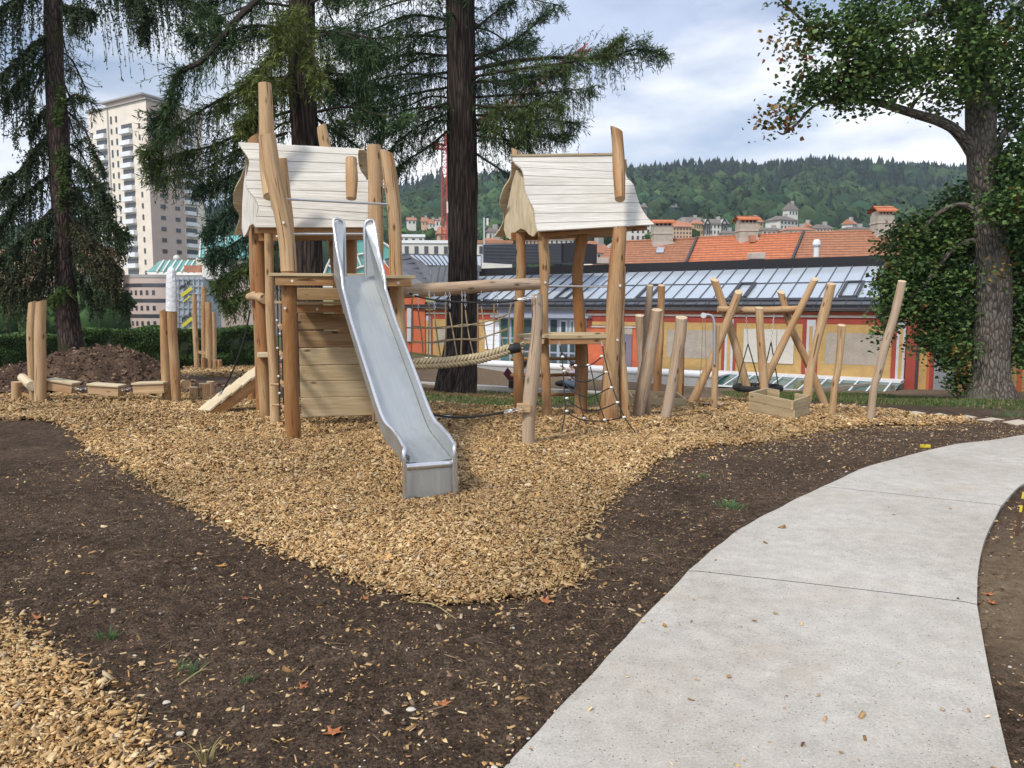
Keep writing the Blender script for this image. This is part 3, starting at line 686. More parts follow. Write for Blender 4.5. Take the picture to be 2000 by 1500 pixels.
# the slide
slide = bpy.data.objects.new('slide', None); COL.objects.link(slide); slide.parent = tower; slide['label'] = 'long brushed steel slide'
slide.location = Vector((0, 0, 0))
Lp = [(656, 538, 9.25), (697, 649, 8.42), (735, 769, 7.45), (750, 838, 6.98), (768, 869, 6.72), (789, 901, 6.42)]
cdir = Vector((.915, .37, 0)).normalized()
ctr = [W(690, 538, 9.4), W(727, 649, 8.55), W(763, 755, 7.66), W(792, 838, 7.1), W(815, 870, 6.85), W(838, 902, 6.52)]
HW = [.222, .222, .215, .208, .2, .2]
n = 40; Cc = catmull(ctr, n); hw = interp(HW, n)
top_h = interp([.62, .20, .14, .14, .14, .14, .14, .14, .145, .15, .13], n)
b = MB(); bm_side = MB(); ln = 0; rails = ([], [])
for i in range(n+1):
    if i: ln += (Cc[i]-Cc[i-1]).length
    t = (Cc[min(i+1, n)]-Cc[max(i-1, 0)]).normalized(); nr = cdir.cross(t).normalized(); nr = nr if nr.z > 0 else -nr
    if i < 3: nr = nr.lerp(Vector((0, 0, 1)), .7).normalized()
    prof = []
    for k in range(9):
        q = -1+k/4; curve = .012*(q*q)
        prof.append((Cc[i]+cdir*hw[i]*q+nr*(curve-.0), q*hw[i]))
    for p, q in prof: b.v.append(tuple(p)); b.lc.append((q, 0, ln))
    for p, q in prof: b.v.append(tuple(p-nr*.012)); b.lc.append((q, .1, ln))
    for s_, e in ((-1, 0), (1, 8)):
        base = prof[e][0]; up = base+nr*top_h[i]+cdir*s_*.018; rails[0 if s_ < 0 else 1].append(up)
        dn_ = base-nr*.05
        bm_side.v += [tuple(dn_), tuple(up), tuple(dn_+cdir*s_*.008), tuple(up+cdir*s_*.008)]
        bm_side.lc += [(0, 0, ln), (top_h[i], 0, ln), (0, .1, ln), (top_h[i], .1, ln)]
for i in range(n):
    for k in range(8):
        for o_, rv in ((0, 0), (9, 1)):
            r0 = i*18+o_+k; f = [r0, r0+1, r0+19, r0+18]; b.f.append(f[::-1] if rv else f); b.mi.append(0)
    for s_ in (0, 1):
        r0 = i*8+s_*4; r1 = r0+8
        for f in ((r0, r0+1, r1+1, r1), (r0+2, r1+2, r1+3, r0+3)): bm_side.f.append(list(f)); bm_side.mi.append(0)
b.build('chute', M['steel'], slide); bm_side.build('side_wall', M['steel'], slide)
for s_ in (0, 1):
    P = rails[s_]; top = P[0]; s2 = -1 if s_ == 0 else 1; iw = cdir*(-s2)*.12+Vector((0, .1, 0)) if s_ else cdir*(-s2)*.015+Vector((-.12, .14, 0)); iw = cdir*s2*-.12
    hood = [top+iw+Vector((0, .03, -.64)), top+iw+Vector((0, .02, -.3)), top+iw+Vector((0, .02, -.05)), top+iw*.75+Vector((0, .02, .015)), top+iw*.25+Vector((0, .01, .03))]
    lo = P[-1]+Vector((0, -.015, 0)); endp = Vector((lo.x, lo.y-.01, g(lo.x, lo.y)-.05))
    b = MB(); b.tube(hood+[top+Vector((0, 0, -.01))]+P[1:]+[lo+Vector((0, -.03, -.02)), lo+Vector((0, -.04, -.09)), (endp+lo)/2+Vector((0, -.02, 0)), endp], .018, 10, 100); b.build('rail', M['rail'], slide)
    b = MB(); sh_ = [top+iw+Vector((0, .02, -.64)), top+iw+Vector((0, .02, -.04)), top+iw*.6+Vector((0, .02, .015)), top+Vector((0, 0, -.02)), P[1], P[2], P[3], P[3]-Vector((0, 0, .12)), top+Vector((0, 0, -.62))]
    b.poly(sh_); b.poly([p+Vector((0, .01, 0)) for p in sh_][::-1]); b.build('hood', M['steel'], slide, smooth=False)
e = Cc[-1]; zt = e.z; zb = g(e.x, e.y)-.05
b = MB(); b.box(Vector((e.x, e.y-.005, (zt-.06+zb)/2)), cdir*.2, Vector((.37, -.915, 0))*.006, Vector((0, 0, (zt-.06-zb)/2)), 0, 2)
b.build('exit_panel', M['steel'], slide)
b = MB(); b.tube([e+Vector((0, .0, -.028))-cdir*.2, e+Vector((0, .0, -.028))+cdir*.2], .03, 12, 4, 0); b.build('exit_lip', M['rail'], slide)
for s_ in (-1, 1):
    b = MB(); c_ = e+cdir*s_*.207
    b.box(Vector((c_.x, c_.y+.12, (zt+.06+zb)/2)), cdir*.004, Vector((-.25, .62, 0)).normalized()*.10, Vector((0, 0, (zt+.06-zb)/2)), 0, 2); b.build('exit_side', M['steel'], slide)

# --- playhouse on stilts
Y2 = GY(1070, 824); 
house = thing('stilt_playhouse', G(1110, 825), 'open wooden house on crooked log stilts with wavy whitewashed roof', 'playhouse')
post(house, [(1016, 455, 12.3), (1018, 520, 12.3), (1014, 600, 12.3), (1013, 700, 12.3), (1014, 796, 12.3)], [18, 19, 20, 21, 20], 'log_orange')
post(house, [(1060, 453, Y2), (1063, 500, Y2), (1064, 527, Y2), (1062, 570, Y2), (1062, 650, Y2), (1066, 740, Y2), (1069, 826, Y2)], [20, 21, 21, 19, 19, 19, 20], 'log_orange')
post(house, [(1139, 450, 12.0), (1129, 520, 12.0), (1128, 560, 12.0), (1133, 640, 12.0), (1136, 700, 12.0), (1134, 815, 12.0)], [22, 21, 20, 23, 26, 26], 'log_low')
post(house, [(1211, 446, 11.4), (1205, 520, 11.3), (1202, 580, 11.3), (1197, 654, 11.3), (1192, 730, 11.3), (1189, 826, 11.3)], [26, 30, 36, 30, 31, 40], 'log_orange', wob=.04)
post(house, [(1216, 520, 11.5), (1213, 590, 11.5), (1211, 660, 11.4), (1217, 740, 11.4), (1222, 824, 11.4)], [12, 16, 18, 18, 21], 'log')
post(house, [(1204, 252, 11.75), (1207, 285, 11.75), (1209, 330, 11.65), (1211, 389, 11.4)], [22, 22, 24, 20], 'log_orange', sink=0, endn=((.45, 0, 1), None), name='roof_post')
post(house, [(1008, 294, 12.6), (1009, 320, 12.6)], [18, 17], 'log', sink=0, endn=((.5, 0, 1), None), name='roof_post')
HL = [(998, 304), (1004, 319), (1018, 332), (1023, 351), (1025, 373), (1034, 394), (1043, 413), (1045, 435), (1050, 453)]
HR = [(1219, 301), (1219, 325), (1223, 347), (1236, 362), (1242, 381), (1250, 405), (1264, 427), (1277, 440)]
planks_sheet(house, 'roof', seq(HL, 12.1, 11.2), seq(HR, 12.7, 11.9), 9, 'board_white')
HB = [(999, 314), (997, 345), (983, 370), (976, 397), (984, 421), (979, 443), (965, 463)]
planks_sheet(house, 'roof', [p for p in seq([(x+225, y-4) for x, y in HB], 12.8, 13.8)], seq(HB, 12.15, 13.2), 8, 'board_cream')
gable(house, [(1005, 330), (1017, 341), (1022, 357), (1024, 375), (1033, 396), (1042, 415), (1044, 435), (1049, 452), (1041, 462), (1033, 458), (1027, 450), (1017, 446), (1008, 452), (1002, 462), (997, 468), (989, 463), (984, 448), (985, 430), (992, 400), (1000, 358)], 12.7, 11.45, 'board_cream')
b = MB(); b.beam(W(998, 304, 12.05), W(1197, 301, 12.6), .05, .03); b.build('ridge_board', M['board'], house)
b = MB(); b.beam(W(1052, 456, 11.4), W(1262, 444, 12.0), .06, .09); b.build('eave_beam', M['log_low'], house)
b = MB(); b.beam(W(1000, 462, 12.3), W(1215, 455, 12.9), .08, .12); b.build('eave_beam', M['log_low'], house)
px_box(house, 'deck', (1009, 653), (1083, 661), 11.6, 11.4, .9, 'board'); px_box(house, 'deck', (1074, 654), (1192, 661), 11.1, 11.25, 1.1, 'board'); px_box(house, 'deck_board', (1077, 650), (1182, 655), 11.18, 11.3, .2, 'board')
px_box(house, 'deck_beam', (1014, 662), (1062, 672), 11.6, 11.4, .08, 'log'); px_box(house, 'deck_beam', (1074, 662), (1187, 672), 11.12, 11.26, .09, 'log_orange')
for y in (701, 733, 771):
    b = MB(); b.tube([W(998, y, 12.9), W(1145, y-1, 12.5)], .028, 8, 4, 0, .02); b.build('rung', M['log_low'], house)
bar(house, 'handrail', [(1072, 558.5, 11.1), (1196, 560, 11.3)], .013, 'galv')
for (x, y, q) in ((1065, 552, Y2-.09), (1063, 667, Y2-.09), (1211, 558, 11.16), (1206, 664, 11.18)):
    b = MB(); bolt(b, W(x, y, q), .02); b.build('bolt', M['ferrule'], house)
def dq(y): return 11.1+(9.85-11.1)*(y-668)/(848-668)
def rope(parent, name, px, r, mat, dfun, seg=7, n=None):
    b = MB(); b.tube([W(x, y, dfun(x, y)) for x, y in px], r, seg, n or len(px)*5); return b.build(name, M[mat], parent)
net = bpy.data.objects.new('climbing_net', None); COL.objects.link(net); net.parent = house; net.location = (0, 0, 0); net['label'] = 'black rope climbing net hanging below the platform'
nd = lambda x, y: dq(y)
for p in ([(1093, 676), (1096, 687), (1099, 714), (1102, 764), (1104, 802), (1100, 827), (1098, 840)], [(1177, 676), (1181, 698), (1191, 739), (1203, 775), (1220, 815), (1240, 843)],
          [(1096, 687), (1111, 703), (1127, 714), (1151, 714), (1176, 697)], [(1100, 722), (1112, 733), (1128, 744), (1152, 744), (1184, 727)], [(1102, 748), (1120, 765), (1140, 774), (1157, 774), (1194, 756)],
          [(1104, 778), (1122, 791), (1142, 801), (1172, 800), (1206, 786)], [(1104, 803), (1120, 813), (1142, 821), (1181, 822), (1220, 815)],
          [(1124, 713), (1129, 747), (1133, 786), (1141, 818)], [(1153, 716), (1159, 742), (1165, 772), (1181, 820)]):
    rope(net, 'net_rope', p, .0085, 'rope_black', nd)
for x, y in ((1099, 697), (1124, 714), (1175, 696), (1102, 725), (1184, 727), (1194, 757), (1107, 778), (1206, 786), (1107, 803), (1141, 817), (1181, 820), (1219, 815), (1149, 713)):
    b = MB(); b.ball(W(x, y, dq(y)-.012), .019, 0, 8, 5, (1.4, 1, 1)); b.build('rope_clamp', M['ferrule'], net)
def chain(parent, pts, r=.012, nm='chain'):
    P = catmull([Vector(p) for p in pts], 40); b = MB(); ln = 0; k = 0; last = P[0]
    L_ = sum((P[i+1]-P[i]).length for i in range(40)); n_ = max(3, int(L_/(r*3.2)))
    for i in range(n_):
        f = (i+.5)/n_*40; j = min(int(f), 39); p = P[j].lerp(P[j+1], f-j); t = (P[j+1]-P[j]).normalized(); sd = t.cross(Vector((0, 1, .2) if i % 2 else (1, 0, .1))).normalized()
        e_ = r*1.9
        for s_ in (-1, 1): b.tube([p-t*e_+sd*s_*r*.2, p-t*e_*.5+sd*s_*r, p+t*e_*.5+sd*s_*r, p+t*e_+sd*s_*r*.2], r*.38, 5, 4)
    return b.build(nm, M['galv'], parent)
chain(net, [W(1092, 668, 11.1), W(1093, 678, 11.08)]); chain(net, [W(1175, 668, 11.1), W(1177, 678, 11.08)]); chain(net, [W(1098, 838, dq(838)), G(1097, 849)]); chain(net, [W(1239, 841, dq(841)), G(1248, 850)])

# --- rope bridge between the two
bridge = thing('rope_bridge', W(920, 705, 10.9), 'hanging bridge of beige net and thick braided rope under a long log beam', 'rope bridge')
post(bridge, [(752, 572, 10.6), (800, 568, 10.7), (880, 564, 10.85), (960, 558, 11.0), (1053, 554, 11.15)], [27, 28, 27, 25, 23], 'log_grey', sink=0, name='log_beam')
def bY(x): return 10.35+(x-790)/200*.5
fr = [[(805, 583), (804, 640), (803, 708)], [(838, 590), (838, 640), (837, 710)], [(870, 592), (871, 640), (868, 706)], [(902, 590), (902, 640), (900, 703)], [(933, 592), (933, 640), (933, 700)], [(965, 590), (965, 640), (963, 692)], [(999, 590), (994, 620), (992, 680)]]
bk = [[(816, 600), (824, 660), (827, 703)], [(848, 608), (853, 650), (861, 700)], [(878, 610), (885, 650), (893, 700)], [(909, 606), (915, 650), (925, 696)], [(940, 598), (946, 640), (953, 686)], [(971, 606), (977, 640), (984, 682)]]
for p in fr: rope(bridge, 'net_rope', p, .0095, 'rope_beige', lambda x, y: bY(x)-.1+.1*max(0, (y-590)/110))
for p in bk: rope(bridge, 'net_rope', p, .0095, 'rope_beige', lambda x, y: bY(x)+.3-.25*max(0, (y-590)/110))
for p, o_ in (([(793, 640), (833, 641), (870, 638), (900, 638), (925, 633), (950, 628), (990, 614)], -.05), ([(805, 637), (838, 640), (870, 641), (905, 634), (950, 635), (975, 624), (992, 613)], .15), ([(795, 668), (835, 669), (870, 664), (900, 663), (935, 661), (965, 652), (993, 641)], -.03), ([(805, 667), (850, 669), (900, 662), (930, 665), (955, 655), (990, 645)], .12)):
    rope(bridge, 'net_rope', p, .0095, 'rope_beige', lambda x, y, o_=o_: bY(x)+o_)
for x, y in ((816, 577), (838, 572), (848, 578), (878, 574), (902, 573), (908, 574), (940, 572), (965, 571), (971, 571), (870, 575)): chain(bridge, [W(x, y-4, bY(x)+.12), W(x+1, y+(28 if x in (816, 848, 878, 908, 971) else 16), bY(x)+.05)], .010)
# braided rope
cl_ = [(770, 712), (800, 711), (837, 710), (880, 707), (933, 700), (970, 690), (1000, 680)]
P = catmull([W(x, y, bY(x)+.02) for x, y in cl_], 200); b = MB(); acc = [0]
for i in range(200): acc.append(acc[-1]+(P[i+1]-P[i]).length)
Lr = acc[-1]; nl = 32; rr_ = .068
for i in range(nl):
    s0 = Lr*(i+.5)/nl; j = int(np.searchsorted(acc, s0)); j = min(max(j, 1), 199); p = P[j]; t = (P[j+1]-P[j-1]).normalized(); dn_ = Vector((0, 0, 1)).cross(t).normalized(); up = t.cross(dn_)
    for s_ in (-1, 1):
        for dpt in (-1, 1):
            ax1 = (t*1.0+up*s_*.95+dn_*0).normalized(); c_ = p+up*s_*rr_*.43+dn_*dpt*rr_*.42
            rot = Matrix((ax1, dn_, ax1.cross(dn_))).transposed()
            b.ball(c_, rr_, 0, 10, 6, (.98, .62, .40), rot)
b.build('braided_rope', M['hemp'], bridge)
b = MB(); b.tube([W(994, 683, bY(994)), W(1004, 680, bY(1000)), W(1014, 679, bY(1010))], [.072, .076, .07], 12, 6, 0, .03); b.build('rope_wrap', M['black_plastic'], bridge)
b = MB()
for k in range(22):
    a = random.uniform(-1, 1); b.tube([W(1012, 679+a*6, bY(1010)+random.uniform(-.05, .05)), W(1024+random.uniform(-3, 3), 680+a*14, bY(1010)+random.uniform(-.07, .07))], .009, 5, 2)
b.build('frayed_end', M['hemp'], bridge)

# --- anchor post with rope
YK = GY(1032, 871)
anchor = thing('rope_post', G(1032, 871), 'twisted grey log post holding black hand ropes, in front of the stilt house', 'post')
post(anchor, [(1048, 575, YK), (1050, 612, YK), (1048, 654, YK), (1043, 706, YK), (1037, 761, YK), (1034, 789, YK), (1032, 830, YK), (1032, 872, YK)], [22, 23, 22, 27, 29, 27, 26, 25], 'log_grey', wob=.02)
px_box(anchor, 'rope_block', (1011, 789), (1037, 806), YK-.13, YK-.11, .1, 'log', .008)
rope(anchor, 'hand_rope', [(800, 573), (815, 579), (850, 586), (900, 590), (960, 591), (1000, 588), (1020, 584)], .012, 'rope_black', lambda x, y: 10.2+(YK-10.25)*(x-788)/250, n=30)
chain(anchor, [W(1020, 584, YK-.08), W(1041, 580, YK-.1)], .013); chain(anchor, [W(788, 571, 10.15), W(800, 573, 10.15)], .013)
for c_ in (W(1017, 585, YK-.05), W(811, 577, 10.1), W(994, 803, YK)):
    b = MB(); b.ball(c_, .02, 0, 8, 6, (2.2, 1, 1)); b.build('rope_clamp', M['ferrule'], anchor)
b = MB(); bolt(b, W(1047, 580, YK-.12), .016); b.build('bolt', M['ferrule'], anchor)
rope(anchor, 'low_rope', [(825, 806), (845, 810), (870, 814), (905, 815), (950, 811), (985, 805)], .014, 'rope_black', lambda x, y: 10.0+(YK-.1-10.0)*(x-825)/190, n=30)
chain(anchor, [W(985, 805, YK-.02), W(1022, 797, YK-.14)], .015)

# --- loose upright posts (each a thing)
def solo(pts, ws, mat, label, group='upright log posts standing in the wood chips', endn=((0, -.3, 1), None), wob=.03, dY=0):
    Yq = GY(pts[-1][0], pts[-1][1]-2)+dY; P = [W(x, y, Yq) for x, y in pts]
    r = [w_/2*Yq/F for w_ in ws]; P[-1] = P[-1]+(P[-1]-P[-2]).normalized()*.15
    b = MB(); b.capm = 1; b.tube(P, r, 14, max(8, int((P[0]-P[-1]).length*8)), 0, wob, True, endn)
    o = b.build('log_post', [M[mat], M['endgrain']], None, loc=G(pts[-1][0], pts[-1][1])); tag(o, label, 'log post', group); return o
solo([(1270, 557), (1267, 590), (1263, 650), (1261, 700), (1263, 760), (1265, 824)], [12, 13, 14, 14, 14, 18], 'log_grey', 'slim pale grey post behind the leaning one left of the sand box', dY=.4)
solo([(1249, 616), (1251, 660), (1253, 710), (1251, 760), (1250, 795)], [17, 16, 15, 16, 17], 'log_grey', 'short split post closest to the right side of the stilt house')
solo([(1283, 605), (1276, 650), (1268, 693), (1262, 730), (1252, 775), (1245, 822)], [20, 22, 25, 26, 25, 21], 'log_grey', 'thick bent grey brown post leaning right beside the stilt house', wob=.035)
solo([(1292, 557), (1291, 600), (1289, 660), (1285, 720), (1283, 790)], [14, 14, 15, 16, 17], 'log_orange', 'straight orange post rising behind the back sand box')
solo([(1331, 620), (1328, 660), (1321, 700), (1311, 760), (1297, 827)], [23, 23, 22, 21, 21], 'log_grey', 'thick pinkish brown leaning post in front of the back sand box')
solo([(1332, 650), (1330, 700), (1329, 790)], [12, 13, 12], 'log_low', 'dark orange post hidden behind the thick leaning post')
solo([(1483, 601), (1485, 650), (1489, 710), (1493, 764), (1495, 798)], [15, 15, 16, 16, 17], 'log', 'straight pale post between swing and front counter box')
solo([(1624, 554), (1618, 580), (1610, 610), (1600, 650), (1590, 692), (1581, 735), (1577, 770), (1572, 800)], [17, 18, 20, 17, 15, 18, 19, 18], 'log', 'tall wavy post right of the swing frame')
solo([(1644, 635), (1641, 680), (1636, 725), (1630, 757), (1625, 815)], [15, 14, 14, 13, 14], 'log', 'short slim post between the two tall wavy posts')
solo([(1762, 549), (1753, 590), (1743, 629), (1727, 680), (1716, 728), (1707, 757), (1699, 828)], [15, 17, 16, 16, 15, 14, 15], 'log_grey', 'tall bleached post leaning right at the edge of the chips')

# --- nest swing
YS = GY(1400, 790)
swing = thing('nest_swing', G(1480, 792), 'nest swing hung from a log beam on two pairs of crossed logs', 'swing')
for nm, pts, ws in (('leg', [(1395, 546), (1410, 590), (1438, 680), (1466, 785)], [14, 15, 15, 16]), ('leg', [(1443, 570), (1420, 630), (1385, 715), (1350, 791)], [15, 16, 16, 18]),
                    ('leg', [(1525, 570), (1545, 640), (1578, 710), (1609, 786)], [13, 13, 14, 15]), ('leg', [(1592, 545), (1562, 605), (1525, 680), (1478, 782)], [13, 14, 14, 15])):
    dy = .15 if pts[0][0] in (1395, 1525) else -.15
    b = MB(); b.capm = 1; lg(b, [(x, y, YS+dy) for x, y in pts], ws, endn=((0, -.6, 1), None)); b.build(nm, [M['log'], M['endgrain']], swing)
b = MB(); lg(b, [(1402, 604, YS), (1480, 606, YS), (1566, 603, YS)], [13, 15, 13], sink=0); b.build('crossbeam', M['log'], swing)
for a_, m_, c1, c2 in (((1457, 612), (1461, 672), (1438, 752), (1483, 749)), ((1512, 612), (1506, 668), (1487, 750), (1520, 752))):
    chain(swing, [W(a_[0], a_[1], YS), W(m_[0], m_[1], YS)], .014)
    for c_, o_ in ((c1, -.3), (c2, .3)): b = MB(); b.tube([W(m_[0], m_[1], YS), W(c_[0], c_[1], YS+o_*(1 if c_ in (c1,) else -1))], .012, 6, 2); b.build('swing_rope', M['rope_black'], swing)
cs = W(1480, 757, YS); rx = 43*YS/F
b = MB(); b.tube([cs+Vector((math.cos(k*math.pi/10)*rx, math.sin(k*math.pi/10)*rx*.9, .0)) for k in range(21)], .062, 10, 60, caps=False); b.build('seat_ring', M['rope_black'], swing)
b = MB()
for k in range(-4, 5):
    h_ = rx*.95*math.sqrt(max(0, 1-(k/4.6)**2))
    b.tube([cs+Vector((k/4.6*rx, -h_*.9, 0)), cs+Vector((k/4.6*rx, 0, -.1)), cs+Vector((k/4.6*rx, h_*.9, 0))], .012, 5, 8); b.tube([cs+Vector((-h_, k/4.6*rx*.9, 0)), cs+Vector((0, k/4.6*rx*.9, -.1)), cs+Vector((h_, k/4.6*rx*.9, 0))], .012, 5, 8)
b.build('seat_net', M['rope_beige'], swing)

# --- wooden boxes
def planter(name, A, B, C_, hpx, label, rows, th=.035, cat='sand box', gapside=False):
    a, b_, c = G(*A), G(*B), G(*C_); d_ = a+(c-b_); z0 = min(a.z, b_.z, c.z)-.03; H = hpx*b_.y/F
    root = thing(name, (a+c)/2, label, cat)
    cor = [a, b_, c, d_]
    for i in range(4):
        p, q = cor[i], cor[(i+1) % 4]; u = Vector((q.x-p.x, q.y-p.y, 0)); l = u.length; u.normalize(); v = Vector((-u.y, u.x, 0))
        for r_ in range(rows):
            z = z0+(r_+.5)/rows*(H+.03); b = MB()
            if gapside and i == 2 and r_ == rows-1:
                for f0, f1 in ((0, .3), (.68, 1)):
                    b = MB() if f0 else b
                    b.box(Vector((p.x, p.y, z))+u*l*(f0+f1)/2+v*th/2, u*l*(f1-f0)/2, v*th/2, Vector((0, 0, (H+.03)/rows/2-.002)))
                    if not f0: b.build('side_board', M['board'], root, bevel=.004)
            elif gapside and i == 3 and r_ == rows-1 and False: pass
            else:
                e_ = 0 if (r_+i) % 2 else th
                b.box(Vector((p.x, p.y, z))+u*l/2+v*th/2, u*(l/2-e_+.001), v*th/2, Vector((0, 0, (H+.03)/rows/2-.0025)))
            b.build('side_board', M['board'], root, bevel=.004)
    return root, cor, z0+H
pl1, cor, zz = planter('counter_box', (1461, 813), (1548, 826), (1581, 817), 53, 'pale plank counter box with a notched top edge, in front of the swing', 3, gapside=True, cat='play counter')
pl2, cor2, zz2 = planter('sand_box', (1234, 800), (1341, 802), (1322, 795), 33, 'low pale plank box filled with wood chips behind the leaning posts', 1, cat='sand box')
fx = [Vector((p.x, p.y, 0)) for p in cor2]; cen = sum(fx, Vector())/4
n = 900; a_ = RNG.random((n, 1)); c_ = RNG.random((n, 1)); f0, f1, f3 = [np.array(v[:2]) for v in (fx[0], fx[1], fx[3])]
p = f0+(f1-f0)*(.05+.9*a_)+(f3-f0)*(.08+.84*c_)
cc = PAL[RNG.choice(len(PAL), n, p=PW/PW.sum())]
scatter_boxes('box_filling_chips', p, np.full(n, zz2-.06)+RNG.uniform(0, .02, n), RNG.uniform(.03, .07, n), RNG.uniform(.015, .03, n), np.full(n, .006), RNG.uniform(0, 6.3, n), RNG.normal(0, .3, n), RNG.normal(0, .3, n), cc, M['chip'], 'wood chips filling the low plank box')
# sand hoist
YH = GY(1394, 804); hoist = thing('sand_hoist', G(1394, 804), 'short post with a bent steel pipe, pulley ropes and a small black bucket', 'bucket hoist')
post(hoist, [(1400, 635, YH), (1398, 690, YH), (1396, 750, YH), (1394, 805, YH)], [11, 12, 13, 13], 'log', name='post')
bar(hoist, 'pipe', [(1395, 712, YH-.07), (1395, 670, YH-.07), (1395, 635, YH-.07), (1391, 619, YH-.07), (1383, 615, YH-.07), (1374, 616, YH-.07)], .026, 'galv', 10, 24)
b = MB(); b.tube([W(1374, 616, YH-.11), W(1374, 617, YH-.03)], .05, 12, 1); b.build('pulley', M['galv'], hoist)
for p in ([(1373, 620), (1370, 700), (1367, 760), (1379, 788)], [(1377, 620), (1379, 700), (1380, 788)]): rope(hoist, 'rope', p, .006, 'rope_beige', lambda x, y: YH-.1)
bk_ = G(1380, 801); b = MB(); b.tube([bk_+Vector((0, 0, -.01)), bk_+Vector((0, 0, .11)), bk_+Vector((0, 0, .115))], [.055, .085, .09], 14, 3, caps=True); b.build('bucket', M['black_plastic'], hoist)

# --- balance course at the left
YL = GY(80, 790); beam_c = thing('balance_course', G(200, 785), 'wobbly balance course of three hanging planks between two pairs of upright logs', 'balance beam')
for pts, ws, mt in (([(64, 590, YL+.3), (60, 650, YL+.3), (62, 720, YL+.3), (64, 783, YL+.3)], [15, 15, 14, 12], 'log'), ([(80, 589, YL), (78, 650, YL), (79, 720, YL), (79, 791, YL)], [19, 20, 21, 22], 'log'),
                    ([(320, 606, YL+.3), (322, 660, YL+.3), (324, 720, YL+.3), (327, 783, YL+.3)], [16, 18, 19, 18], 'log_orange'), ([(336, 580, YL), (337, 650, YL), (341, 710, YL), (345, 788, YL)], [19, 18, 19, 17], 'log_orange')):
    post(beam_c, pts, ws, mt, endn=((-.35, 0, 1), None))
b = MB(); b.tube([W(336, 520, YL), W(335, 530, YL), W(335, 560, YL), (W(335, 608, YL))], [.02, .075, .1, .098], 12, 14, 0, .09); b.build('plastic_wrap', M['plastic_white'], beam_c)
for (x0, y0, x1, y1) in ((89, 741, 140, 749), (170, 750, 230, 754), (257, 749, 318, 747)):
    a = W(x0, y0, YL+.05); c = W(x1, y1, YL+.05); u = (c-a); l = u.length; u.normalize(); v = Vector((-u.y, u.x, 0)).normalized(); up = u.cross(v)
    b = MB(); b.box((a+c)/2-up*.11+v*.15, u*l/2, v*.13, up*.085); 
    b.build('balance_block', M['log'], beam_c, bevel=.006)
    b = MB(); b.box((a+c)/2-up*.012+v*.15, u*(l/2+.01), v*.16, up*.018); b.build('plank', M['board_cream'], beam_c, bevel=.006)
for p in ([(140, 756), (155, 760), (170, 758)], [(230, 760), (244, 761), (257, 757)]): chain(beam_c, [W(x, y, YL+.1) for x, y in p], .014); chain(beam_c, [W(x, y, YL+.3) for x, y in p], .014)
b = MB(); b.tube([W(44, 738, YL+.9), W(52, 745, YL+.4), W(62, 754, YL-.1)], .085, 14, 6, 0, .02); b.build('end_log', M['board_cream'], beam_c)
b = MB(); b.tube([W(358, 750, YL+.6), W(364, 751, YL+.1)], .085, 14, 3, 0, .02); b.build('end_log', M['log'], beam_c)
def stump(x, ytop, ybot, wpx, label, mat='log', Yo=None):
    Yq = Yo or GY(x, ybot); P = [W(x, ytop, Yq), W(x, (ytop+ybot)/2, Yq), W(x, ybot, Yq)+Vector((0, 0, -.1))]; r = wpx/2*Yq/F
    b = MB(); b.capm = 1; b.tube(P, [r, r*1.02, r], 14, 4, 0, .03); o = b.build('log_stump', [M[mat], M['endgrain']], None, loc=W(x, ybot, Yq)); return tag(o, label, 'stump', 'short log stumps beside the balance logs')
stump(32, 746, 788, 17, 'short stump at the far left end of the balance course'); stump(379, 756, 783, 17, 'short stump right of the plastic wrapped post')
stump(399, 749, 783, 20, 'thick stump in the middle between balance logs and shingled ramp'); stump(411, 745, 780, 15, 'stump directly left of the foot of the shingled ramp')
stump(492, 735, 785, 14, 'stump half hidden behind the shingled ramp', 'log_orange'); stump(502, 730, 783, 12, 'slim stump below the ramp next to the tower post', 'log_orange')
rope(tower, 'side_rope', [(488, 606), (482, 640), (470, 684), (452, 730), (434, 764)], .013, 'rope_black', lambda x, y: 12.0, n=16)
chain(tower, [W(491, 590, 11.95), W(488, 606, 12.0)], .014); chain(tower, [W(434, 764, 12.0), W(428, 772, 12.0)], .016)
# --- far posts
YM = GY(408, 722)
farc = thing('far_log_course', G(405, 720), 'group of tall log posts with a notched beam beyond the mound', 'log course')
for pts, ws in (([(380, 575), (381, 640), (385, 714)], [8, 10, 11]), ([(398, 560), (398, 620), (399, 700)], [9, 10, 10]), ([(407, 590), (408, 650), (408, 722)], [12, 13, 13]), ([(418, 610), (419, 660), (419, 705)], [8, 8, 8])):
    post(farc, [(x, y, YM+(.5 if pts[0][0] in (398, 418) else 0)) for x, y in pts], ws, 'log')
b = MB(); b.beam(W(382, 686, YM), W(402, 690, YM), .12, .1); b.build('notched_beam', M['log'], farc)
stump(397, 697, 721, 8, 'small stump in front of the far log posts', 'log_orange', YM-.2); stump(420, 703, 721, 9, 'small stump right of the far log posts', 'log_orange', YM); stump(429, 703, 721, 9, 'small stump furthest right of the far log posts', 'log_low', YM)
